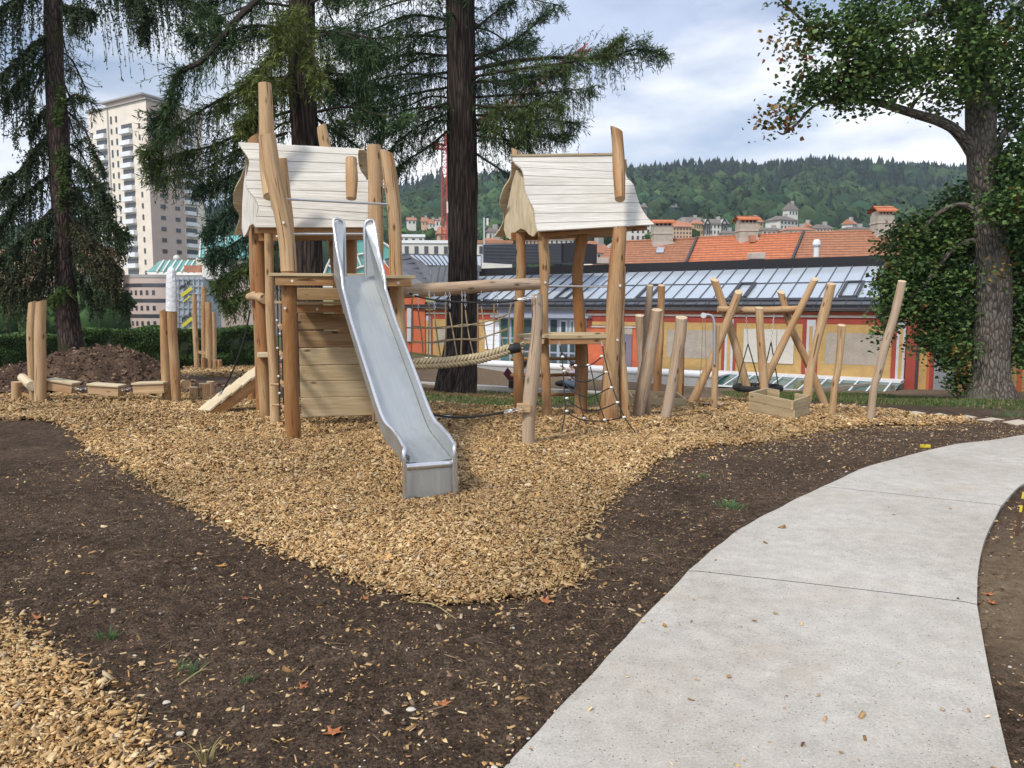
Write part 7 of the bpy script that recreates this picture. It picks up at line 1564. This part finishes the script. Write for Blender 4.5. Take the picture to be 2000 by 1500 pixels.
for a_ in ((1800, 440, 60, 24, 700, .8), (1760, 470, 46, 26, 450, .8), (1840, 470, 70, 50, 1900, .8), (1780, 520, 60, 40, 1300, .7), (1850, 540, 65, 55, 1900, .7), (1740, 545, 30, 24, 380, .6), (1790, 590, 60, 36, 1100, .6), (1735, 585, 18, 22, 200, .5), (1727, 640, 12, 22, 110, .4), (1745, 610, 22, 20, 200, .5), (1850, 610, 60, 40, 1300, .6), (1830, 660, 45, 26, 600, .5), (1870, 690, 36, 36, 700, .5), (1875, 745, 20, 16, 200, .4), (1890, 640, 30, 50, 800, .6), (1880, 400, 50, 40, 900, .9), (1900, 430, 30, 60, 700, 1.0), (1975, 330, 45, 70, 1500, -.3), (1990, 430, 40, 60, 1300, -.3), (1990, 530, 30, 60, 900, 0), (1995, 620, 26, 50, 600, .2), (1990, 690, 26, 30, 380, .3), (1950, 395, 36, 30, 420, -1.0), (2020, 500, 60, 200, 2600, .8), (1860, 440, 30, 30, 400, .5), (1990, 255, 40, 30, 600, .2)): blob(*a_)
blob(1962, 520, 14, 26, 35, -.9, pc=[.1, .1, .2, .1, .3, .2]); blob(1870, 680, 50, 16, 50, -.2, pc=[.2, .2, .3, .1, .15, .05]); blob(1985, 380, 30, 20, 60, -1.0, pc=PA)
for z_ in range(9): blob(1900+random.uniform(-140, 110), -90-random.uniform(0, 120), 70, 60, 900, random.uniform(-1.5, 1.5))
o = cl.build('crown', M['leaf'], mp_); print('maple', len(o.data.polygons))

# ------------------------------------------------------------------ hedge and soil mound
def leaf_shell(name, pts_, nrm, size, cols, mat, parent, loc=None):
    n = len(pts_); a = RNG.normal(size=(n, 3)); u = nrm+a*.9; u /= np.linalg.norm(u, axis=1, keepdims=True); v = np.cross(u, RNG.normal(size=(n, 3))); v /= np.linalg.norm(v, axis=1, keepdims=True); w_ = np.cross(u, v)
    s_ = (size*RNG.uniform(.6, 1.4, n))[:, None]; V = np.stack([pts_-v*s_, pts_+w_*s_*.5, pts_+v*s_, pts_-w_*s_*.5], 1).reshape(-1, 3); return np_mesh(name, V, np.arange(n*4).reshape(-1, 4), mat, parent, loc, np.repeat(cols, 4, 0))
def hedge(label, pA, pB, hgt, th, n, rows=None):
    a = Vector(pA); c = Vector(pB); root = thing('hedge', (a+c)/2, label, 'hedge'); u = (c-a); l = u.length; un = u.normalized(); sd = Vector((-un.y, un.x, 0))
    b = MB(); nx2 = 40
    prof = [(-th*.42, -.4), (-th*.5, hgt*.5), (-th*.38, hgt*.93), (0, hgt*.98), (th*.38, hgt*.93), (th*.5, hgt*.5), (th*.42, -.4)]
    base = 0
    for i in range(nx2+1):
        p = a+un*l*i/nx2
        for k, (s_, z) in enumerate(prof): q = p+sd*(s_*(1+random.uniform(-.1, .1)))+Vector((0, 0, z+random.uniform(-.05, .05) if z > 0 else z)); b.v.append(tuple(q)); b.lc.append(tuple(q))
    for i in range(nx2):
        for k in range(len(prof)-1): q = i*7+k; b.f.append([q, q+1, q+8, q+7]); b.mi.append(0)
    b.f.append(list(range(7))); b.mi.append(0); b.f.append([nx2*7+k for k in range(7)][::-1]); b.mi.append(0)
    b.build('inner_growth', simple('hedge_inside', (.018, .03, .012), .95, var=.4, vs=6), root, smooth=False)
    t = RNG.random(n); f = RNG.random(n); ang = f*math.pi; y_ = -np.cos(ang)*th*.55; z_ = np.where((ang > .7) & (ang < math.pi-.7), hgt, hgt*np.random.default_rng(1).random(n))
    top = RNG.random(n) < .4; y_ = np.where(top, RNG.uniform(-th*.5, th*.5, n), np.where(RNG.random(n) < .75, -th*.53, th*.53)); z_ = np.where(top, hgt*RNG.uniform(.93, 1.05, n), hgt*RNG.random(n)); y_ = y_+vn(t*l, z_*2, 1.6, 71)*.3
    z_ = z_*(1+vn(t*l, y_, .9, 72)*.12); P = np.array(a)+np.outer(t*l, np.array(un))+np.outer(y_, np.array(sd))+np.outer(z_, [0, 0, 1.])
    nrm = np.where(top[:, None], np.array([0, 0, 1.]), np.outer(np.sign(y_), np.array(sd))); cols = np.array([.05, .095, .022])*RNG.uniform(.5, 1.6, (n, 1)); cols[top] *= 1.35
    leaf_shell('foliage', P, nrm, .06, cols, M['leaf'], root)
hA = W(-260, 0, 27); hB = W(600, 0, 32.5)
def hp(px, Y): x = (px-1000)/F*Y; return (x, Y, g(x, Y))
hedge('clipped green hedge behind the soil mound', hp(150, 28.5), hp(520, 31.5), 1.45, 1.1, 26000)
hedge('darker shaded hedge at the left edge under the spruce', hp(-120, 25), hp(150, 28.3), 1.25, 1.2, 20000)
cm = W(150, 760, 17.2); mz = g(cm.x, 18); root = thing('soil_mound', (cm.x, 18.2, mz), 'heap of dark brown compost behind the hanging planks', 'soil heap'); 
gx = np.linspace(-3.6, 3.0, 150); gy = np.linspace(-1.7, 1.9, 80); A, B = np.meshgrid(gx, gy); xw = cm.x-.25+A
prof = np.interp(A, [-3.6, -2.9, -2.2, -1.6, -1.0, -.35, .2, .7, 1.2, 1.9, 2.3, 3.0], [0, .12, .38, .52, .70, .86, .98, 1.0, .86, .34, .12, 0]); hgt = prof*np.exp(-(B/1.05)**2)*1.02
Zm = gz(xw, 18.2+B)+hgt+(vn(xw, B, 2.2, 81)*.16+vn(xw, B, 6, 82)*.13+vn(xw, B, 17, 83)*.11)*np.clip(hgt*4, 0, 1)-.03
V = np.stack([xw, 18.2+B, Zm], -1).reshape(-1, 3); i, j = np.meshgrid(np.arange(149), np.arange(79)); q = (j*150+i).ravel()
def mound_mat():
    m, nt, b = mat_new('brown_compost'); b.inputs['Roughness'].default_value = .97; b.inputs['Specular IOR Level'].default_value = .1; v = objco(nt)
    n1 = noise(nt, v, 2.2, 7, .7); n2 = noise(nt, v, 18, 6, .7); c = ramp(nt, n1, [(.3, (.05, .033, .024)), (.55, (.105, .070, .050)), (.72, (.19, .125, .085))]); c = mix(nt, .9, c, ramp(nt, n2, [(.3, .5), (.7, 1.6)]), 'MULTIPLY'); L(nt, c, b.inputs['Base Color']); bump(nt, b, n2, 1.0, .06); return m
M['mound'] = mound_mat(); np_mesh('heap', V, np.stack([q, q+1, q+151, q+150], 1), M['mound'], root, smooth=True)
n = 5200; ii = RNG.integers(0, len(V), n); k = RNG.random(n) < .9; P = V[ii]+RNG.normal(0, .02, (n, 3)); nn_ = np.tile([0, -.4, 1.], (n, 1)); cols = np.array([.13, .085, .060])*RNG.uniform(.35, 1.9, (n, 1)); br = RNG.random(n) < .05; cols[br] = np.array([.40, .28, .16])*RNG.uniform(.7, 1.2, (br.sum(), 1))
leaf_shell('bark_pieces', P, nn_, .05, cols, M['chip'], root)
# twiggy debris around the larch base
n = 2600; a = RNG.uniform(0, 6.28, n); r_ = .5+np.abs(RNG.normal(0, .8, n)); bx_ = W(888, 778, YC); p = np.stack([bx_.x+np.cos(a)*r_, bx_.y-.3+np.sin(a)*r_*.8], 1)
scatter_boxes('needle_litter', p, surf(p[:, 0], p[:, 1])+.03, RNG.uniform(.06, .2, n), RNG.uniform(.01, .03, n), np.full(n, .01), RNG.uniform(0, 6.3, n), RNG.normal(0, .3, n), RNG.normal(0, .3, n), np.array([.24, .15, .08])*RNG.uniform(.5, 1.4, (n, 1)), M['chip'], 'brown needle and bark litter round the larch foot')
# ------------------------------------------------------------------ small things
def slab(px, py, i, label):
    hx = [20, 21, 22, 23.5, 24, 24, 27, 30][i]; hy = [1.8, 2.1, 2.4, 2.7, 3.0, 3.3, 3.9, 4.8][i]
    C_ = [G(px+dx*hx, py+dy*hy) for dx, dy in ((-1, 0), (-.05, 1), (1, 0), (.05, -1))]; c = sum(C_, Vector())/4; z = float(surf(c.x, c.y)); b = MB()
    T_ = [Vector((q.x, q.y, float(surf(q.x, q.y))*.5+z*.5+.012)) for q in C_]; B_ = [q-Vector((0, 0, .05)) for q in T_]; b.poly(T_); b.poly(B_[::-1])
    for k in range(4): b.poly([B_[k], B_[(k+1) % 4], T_[(k+1) % 4], T_[k]])
    o = b.build('stepping_stone', M['slab'], None, loc=Vector((c.x, c.y, z)), smooth=False, bevel=.006); tag(o, label, 'stepping stone', 'square stepping stones leading to the concrete path')
M['slab'] = simple('sandstone_slab', (.52, .46, .37), .9, var=.12, vs=6, bs=(60, .4, .004))
for i, (px, py, lb) in enumerate([(1645, 795, 'stepping stone behind the short slim post, furthest from the concrete path'), (1686, 799, 'stepping stone just left of the bleached leaning post'), (1738, 803, 'stepping stone just right of the bleached leaning post'), (1786, 807, 'third stepping stone right of the bleached leaning post'),
                                  (1834, 811, 'stepping stone above the pointed tip of the wood chips'), (1884, 816, 'stepping stone right beside the tip of the wood chips'), (1935, 822, 'second nearest stepping stone to the concrete path'), (1988, 829, 'nearest stepping stone, cut by the right picture edge')]): slab(px, py, i, lb)
# fallen maple leaves
M['dry_leaf'] = simple('dry_leaf', (.36, .13, .05), .7, var=.35, vs=30); M['yellow_leaf'] = simple('yellow_leaf', (.48, .25, .06), .7, var=.25, vs=30)
def fallen(px, py, s, label, mat='dry_leaf'):
    c = G(px, py); c.z = float(surf(c.x, c.y))+.012; a0 = random.uniform(0, 6.28); pts = []; 
    for k in range(15):
        a = a0+2*math.pi*k/15; r_ = s*(1 if k % 3 == 0 else .55 if k % 3 == 1 else .5); r_ *= (1.15 if k < 10 else .7)
        pts.append(Vector((math.cos(a)*r_, math.sin(a)*r_, random.uniform(0, s*.5)*(r_ > s*.8)+random.uniform(0, s*.12))))
    b = MB(); m0 = c+Vector((0, 0, .002))
    for k in range(15): p, q = c+pts[k], c+pts[(k+1) % 15]; b.poly([m0, p, q]); b.poly([m0-Vector((0, 0, .0012)), q-Vector((0, 0, .0012)), p-Vector((0, 0, .0012))])
    b.tube([m0, m0-Vector((math.cos(a0-.6)*s*1.2, math.sin(a0-.6)*s*1.2, -.004))], .0015, 4, 2)
    o = b.build('fallen_leaf', M[mat], None, loc=c, smooth=False); tag(o, label, 'leaf', 'fallen maple leaves on the soil')
for a_ in ((432, 1110, .035, 'small orange leaf on the dark soil left of the chip tip', 'yellow_leaf'), (712, 1173, .03, 'rust leaf on the soil just below the left chip edge'), (76, 1214, .035, 'rust red leaf at the top edge of the near chip patch'), (590, 1353, .03, 'brown leaf in the middle of the lower soil'), (866, 1388, .032, 'rust leaf on the soil between path and chip patch'),
           (652, 1450, .04, 'light brown curled leaf near the bottom edge of the picture'), (1928, 1172, .035, 'rust leaf on the pale soil right of the path, upper one'), (1935, 1190, .03, 'rust leaf on the pale soil right of the path, lower one'), (1065, 1180, .045, 'reddish leaf where the chips meet the soil near the path'), (700, 1235, .02, 'tiny tan leaf below the chip tip', 'yellow_leaf'), (480, 1165, .02, 'tiny brown leaf far left of the chip tip'), (1345, 905, .03, 'small orange leaf on soil beside the right chip edge'), (1120, 1410, .03, 'curled tan leaf lying on the concrete path', 'yellow_leaf')): fallen(*a_)
# grass tufts in the soil
def tuft(px, py, n, h, label, spread=.06, mat='tuft'):
    c = G(px, py); c.z = float(surf(c.x, c.y)); b = MB()
    for k in range(n):
        a = random.uniform(0, 6.28); r_ = random.uniform(0, spread); p = c+Vector((math.cos(a)*r_, math.sin(a)*r_, 0)); hh_ = h*random.uniform(.5, 1.1); ld = Vector((math.cos(a)*random.uniform(.1, .7), math.sin(a)*random.uniform(.1, .7), 1))*hh_; b.tube([p, p+ld*.6, p+ld+Vector((ld.x*.4, ld.y*.4, -hh_*.15))], [.0028, .0022, .0006], 4, 4)
    o = b.build('grass_tuft', M[mat], None, loc=c); tag(o, label, 'grass tuft', 'single grass tufts sprouting from the bare soil')
M['tuft'] = simple('young_grass', (.075, .15, .05), .6, var=.3, vs=20); M['straw'] = simple('dry_straw', (.33, .27, .12), .8, var=.3, vs=20)
tuft(213, 1245, 34, .05, 'dark green tuft close above the near chip patch', .05); tuft(340, 1312, 8, .06, 'sparse tuft with few long blades right of the near chip patch', .06); tuft(375, 1310, 10, .07, 'tuft with one tall blade, right neighbour of the sparse one', .03); tuft(482, 1330, 14, .04, 'dull flat tuft in the middle of the lower soil', .03)
tuft(1430, 992, 60, .07, 'bushy bright tuft on the soil left of the path', .12); tuft(262, 932, 20, .06, 'small tuft at the left edge of the chips', .08); tuft(1372, 934, 16, .06, 'tiny tuft on the soil below the right chip bay', .08); tuft(400, 1482, 12, .12, 'dry yellow stalks at the bottom edge', .03, 'straw'); tuft(1970, 812, 70, .12, 'leafy tuft right beside the maple foot', .25); tuft(1885, 792, 60, .1, 'tuft directly at the maple root flare', .3); tuft(355, 1155, 10, .03, 'flat yellow green sprig left of the chip tip', .05, 'straw')
# yellow and black marker rod, yellow clip
rod = thing('marker_rod', G(1984, 1052), 'thin yellow and black striped rod stuck in the soil at the right edge', 'marker rod')
p0 = G(1984, 1052); p1 = W(1999, 965, p0.y+.02); n = 8; M['rod_yellow'] = simple('yellow_tape', (.62, .50, .04), .5, var=.05); M['rod_rust'] = simple('rusty_steel', (.10, .05, .03), .8, var=.3, vs=30)
p2 = p0+(p1-p0)*1.8
for k in range(12): b = MB(); b.tube([p0.lerp(p2, k/12), p0.lerp(p2, (k+1)/12)], .009, 8, 1); b.build('band', M['rod_rust'] if k < 3 or k % 2 else M['rod_yellow'], rod)
c = G(1806, 876); b = MB(); b.box(c+Vector((-.03, 0, .03)), (.026, .008, 0), (0, .012, 0), (0, 0, .018)); b.box(c+Vector((.035, 0, .028)), (.024, -.006, 0), (0, .012, 0), (0, 0, .018)); b.box(c+Vector((0, 0, .02)), (.012, 0, 0), (0, .01, 0), (0, 0, .012)); o = b.build('yellow_marker', M['rod_yellow'], None, loc=c, smooth=False, bevel=.003); tag(o, 'small yellow plastic survey marker at the far edge of the path', 'marker')
# cloth and litter
def crumple(name, px, py, lx, ly, hz, mat, label, cat, seed):
    c = G(px, py); z0 = float(surf(c.x, c.y))+.045; gx = np.linspace(-lx, lx, 26); gy = np.linspace(-ly, ly, 14); A, B = np.meshgrid(gx, gy); e = np.clip(1-(A/lx)**2-(B/ly)**2*.8, -.2, 1); Z = z0+np.clip(e, 0, 1)*hz+vn(A, B, 14, seed)*hz*.8; V = np.stack([A+c.x+vn(A, B, 9, seed+1)*.05, B+c.y+vn(A, B, 9, seed+2)*.05, Z], -1).reshape(-1, 3)
    i, j = np.meshgrid(np.arange(25), np.arange(13)); q = (j*26+i).ravel(); o = np_mesh(name, V, np.stack([q, q+1, q+27, q+26], 1), mat, None, (c.x, c.y, z0), smooth=True); md = o.modifiers.new('t', 'SOLIDIFY'); md.thickness = .004; tag(o, label, cat)
crumple('cloth', 868, 824, .17, .11, .03, simple('grey_white_cloth', (.58, .60, .62), .8, var=.06), 'pale grey cloth lying on the chips right of the slide', 'cloth', 3)
crumple('paper', 608, 817, .07, .05, .04, simple('lilac_paper', (.50, .44, .50), .7, var=.2, vs=20), 'crumpled lilac paper at the foot of the plank wall', 'paper', 5)
c = G(1713, 1085); b = MB(); b.tube([c+Vector((-.055, .01, .008)), c+Vector((-.02, 0, .012)), c+Vector((.02, -.004, .008)), c+Vector((.055, .004, .01))], [.003, .006, .004, .003], 6, 8); b.ball(c+Vector((-.04, .012, .01)), .01, 0, 7, 5, (1.6, 1, .6)); b.ball(c+Vector((.03, 0, .01)), .009, 0, 7, 5, (1.8, 1, .6)); o = b.build('twig', M['twig'], None, loc=c); tag(o, 'short dark twig lying on the middle of the concrete path', 'twig')
def branch(px0, py0, px1, py1, label, r_=.004):
    a = G(px0, py0); c = G(px1, py1); m_ = (a+c)/2; b = MB(); b.tube([a+Vector((0, 0, .015)), m_+Vector((.01, .03, .03)), c+Vector((0, 0, .01))], [r_, r_*.8, r_*.4], 6, 12); b.tube([m_+Vector((0, .02, .025)), m_+(c-a)*.2+Vector((.0, .08, .03))], [r_*.6, r_*.3], 5, 4); o = b.build('fallen_twig', M['straw'], None, loc=m_); tag(o, label, 'twig')
branch(798, 1180, 890, 1212, 'thin curved twig lying just under the chip tip'); branch(350, 1345, 415, 1312, 'short brown twig right of the near chip patch')
# a few larger pale stones
M['stone'] = simple('pale_stone', (.52, .48, .41), .85, var=.15, vs=20)
for px, py, r_, lb in ((803, 1408, .016, 'roundish pale stone on the soil near the path bottom'), (325, 1366, .014, 'long white stone right of the near chip patch'), (352, 1432, .013, 'squarish white stone low on the soil'), (262, 1277, .010, 'small white stone above the near chip patch'), (655, 1195, .010, 'tiny cream stone under the left chip edge')):
    c = G(px, py); c.z = float(surf(c.x, c.y))+r_*.4; b = MB(); b.ball(c, r_, 0, 9, 7, (1.3, .9, .6)); b.v = [tuple(Vector(v)+Vector((random.uniform(-1, 1), random.uniform(-1, 1), random.uniform(-1, 1)))*r_*.07) for v in b.v]; o = b.build('stone', M['stone'], None, loc=c); tag(o, lb, 'stone')

# ------------------------------------------------------------------ two people on the low wall
def skin_obj(name, verts, edges, radii, mat, parent, root=0):
    me = bpy.data.meshes.new(name); me.from_pydata([tuple(v) for v in verts], edges, []); me.update()
    o = bpy.data.objects.new(name, me); COL.objects.link(o)
    if parent is not None: o.parent = parent; me.transform(Matrix.Translation(-root_loc(parent)))
    md = o.modifiers.new('s', 'SKIN'); md.use_smooth_shade = True
    for i, r_ in enumerate(radii): me.skin_vertices[0].data[i].radius = (r_, r_)
    me.skin_vertices[0].data[root].use_root = True
    sb = o.modifiers.new('b', 'SUBSURF'); sb.levels = 1; sb.render_levels = 2; me.materials.append(M[mat]); return o
pt('skin', (.55, .34, .25), var=.05); pt('hair', (.03, .02, .016)); pt('tee_white', (.62, .62, .66), var=.05); pt('tee_lilac', (.50, .48, .58), var=.1, vs=14); pt('jeans', (.12, .17, .24), var=.15, vs=8); pt('black_cloth', (.018, .018, .022)); pt('maroon', (.10, .02, .035))
def person(px, py, Y, fx, label, shirt, legs, arm_up, lean=.05):
    o_ = W(px, py, Y); root = thing('person', o_, label, 'person', 'people sitting on the low wall')
    def T(f, s, z): return o_+Vector((f*fx, s, z))
    J = {'pel': (0, 0, .10, .13), 'bel': (.02, 0, .24, .115), 'che': (lean, 0, .42, .135), 'neck': (lean+.02, 0, .56, .05), 'head': (lean+.06, 0, .66, .085), 'top': (lean+.05, 0, .76, .075), 'nose': (lean+.155, 0, .665, .014), 'chin': (lean+.10, 0, .60, .04)}
    for s, n_ in ((-1, 'l'), (1, 'r')):
        J['hip'+n_] = (.03, .10*s, .09, .09); J['kn'+n_] = (.38, .17*s, .22, .062); J['an'+n_] = (.20, .06*s, .04, .042); J['to'+n_] = (.36, .02*s, .03, .035)
        J['sh'+n_] = (lean, .17*s, .49, .06)
        if arm_up and s == -1: J['el'+n_] = (lean+.20, .24*s, .50, .042); J['wr'+n_] = (lean+.34, .16*s, .66, .028)
        else: J['el'+n_] = (lean+.05, .25*s, .27, .042); J['wr'+n_] = (lean+.26, .17*s, .23, .028)
        w_ = J['wr'+n_]; J['pm'+n_] = (w_[0]+.05, w_[1], w_[2]+.02, .026)
        for k in range(4): J['f%d%s' % (k, n_)] = (w_[0]+.115-.008*abs(k-1.5), w_[1]+(k-1.5)*.02, w_[2]+.02+(.03 if k % 2 else .02), .009)
        J['th'+n_] = (w_[0]+.07, w_[1]-.045*s, w_[2]+.035, .010)
    E = [('pel', 'bel'), ('bel', 'che'), ('che', 'neck'), ('neck', 'head'), ('head', 'top'), ('head', 'nose'), ('head', 'chin')]
    for n_ in 'lr': E += [('pel', 'hip'+n_), ('hip'+n_, 'kn'+n_), ('kn'+n_, 'an'+n_), ('an'+n_, 'to'+n_), ('che', 'sh'+n_), ('sh'+n_, 'el'+n_), ('el'+n_, 'wr'+n_), ('wr'+n_, 'pm'+n_), ('pm'+n_, 'th'+n_)]+[('pm'+n_, 'f%d%s' % (k, n_)) for k in range(4)]
    def mk(name, keys, mat, sc, add, root_k):
        ks = [k for k in J if k in keys]; ix = {k: i for i, k in enumerate(ks)}; skin_obj(name, [T(*J[k][:3]) for k in ks], [(ix[a], ix[b_]) for a, b_ in E if a in ix and b_ in ix], [J[k][3]*sc+add for k in ks], mat, root, ix[root_k])
    mk('body', set(J), 'skin', 1, 0, 'pel'); mk('shirt', {'pel', 'bel', 'che', 'shl', 'shr', 'ell', 'elr'}, shirt, 1.0, .014, 'pel'); mk('trousers', {'pel', 'hipl', 'hipr', 'knl', 'knr', 'anl', 'anr'}, legs, 1.0, .012, 'pel')
    for n_ in 'lr': mk('shoe', {'an'+n_, 'to'+n_}, 'black_cloth', 1.0, .012, 'an'+n_)
    b = MB(); h_ = T(lean+.035, 0, .715); b.ball(h_, .1, 0, 12, 8, (1.0, .92, .85)); b.ball(T(lean-.01, 0, .65), .075, 0, 10, 7, (.8, 1.0, 1.2)); b.build('hair', M['hair'], root)
    for s in (-1, 1): b = MB(); b.ball(T(lean+.135, .032*s, .68), .009, 0, 7, 5); b.build('eye', M['black_cloth'], root); b = MB(); b.ball(T(lean+.05, .085*s, .665), .02, 0, 7, 5, (.8, .4, 1.3)); b.build('ear', M['skin'], root)
    return root
kd = lambda px: 27.5+(23.2-27.5)*(W(px, 750, 24.5).x-k0.x)/(k1.x-k0.x)
person(1022, 754, kd(1020)-.1, 1, 'dark haired person in a white top sitting on the low wall, seen between the stilts', 'tee_white', 'black_cloth', False)
person(1124, 758, kd(1120)-.1, -1, 'person in a pale lilac tee with one arm raised, sitting behind the climbing net', 'tee_lilac', 'jeans', True)
c = W(995, 752, kd(996)-.1); b = MB(); b.box(c+Vector((0, 0, .30)), (.07, 0, .1), (0, .05, 0), (-.13, 0, .16)); o = b.build('bag', M['maroon'], None, loc=c, smooth=False, bevel=.03); tag(o, 'maroon bag leaning behind the seated person in white', 'bag')
c = W(999, 756, kd(1000)-.25); b = MB(); b.box(c+Vector((0, 0, .10)), (.09, 0, .0), (0, .05, 0), (.01, 0, .12)); o = b.build('pouch', M['black_cloth'], None, loc=c, smooth=False, bevel=.03); tag(o, 'small black pouch on the low wall beside the person in white', 'pouch')
c = W(1098, 756, kd(1100)-.3); b = MB(); b.ball(c+Vector((0, 0, .11)), .12, 0, 12, 8, (1.9, .8, .8)); o = b.build('backpack', M['black_cloth'], None, loc=c); tag(o, 'black bag lying on the low wall beside the person with the raised arm', 'bag')

# ------------------------------------------------------------------ air
def haze_box():
    b = MB(); b.bx(-1900, 1900, -90, 1400, -320, 260); o = b.build('haze', [], None, smooth=False)
    m = bpy.data.materials.new('thin_air'); m.use_nodes = True; nt = m.node_tree; nt.nodes.clear(); out = N(nt, 'ShaderNodeOutputMaterial'); v = N(nt, 'ShaderNodeVolumePrincipled'); v.inputs['Density'].default_value = .00024; v.inputs['Color'].default_value = (.72, .82, .95, 1); v.inputs['Anisotropy'].default_value = .2
    L(nt, v.outputs[0], out.inputs['Volume']); o.data.materials.append(m); tag(o, 'thin summer haze', kind='stuff'); return o
haze_box()
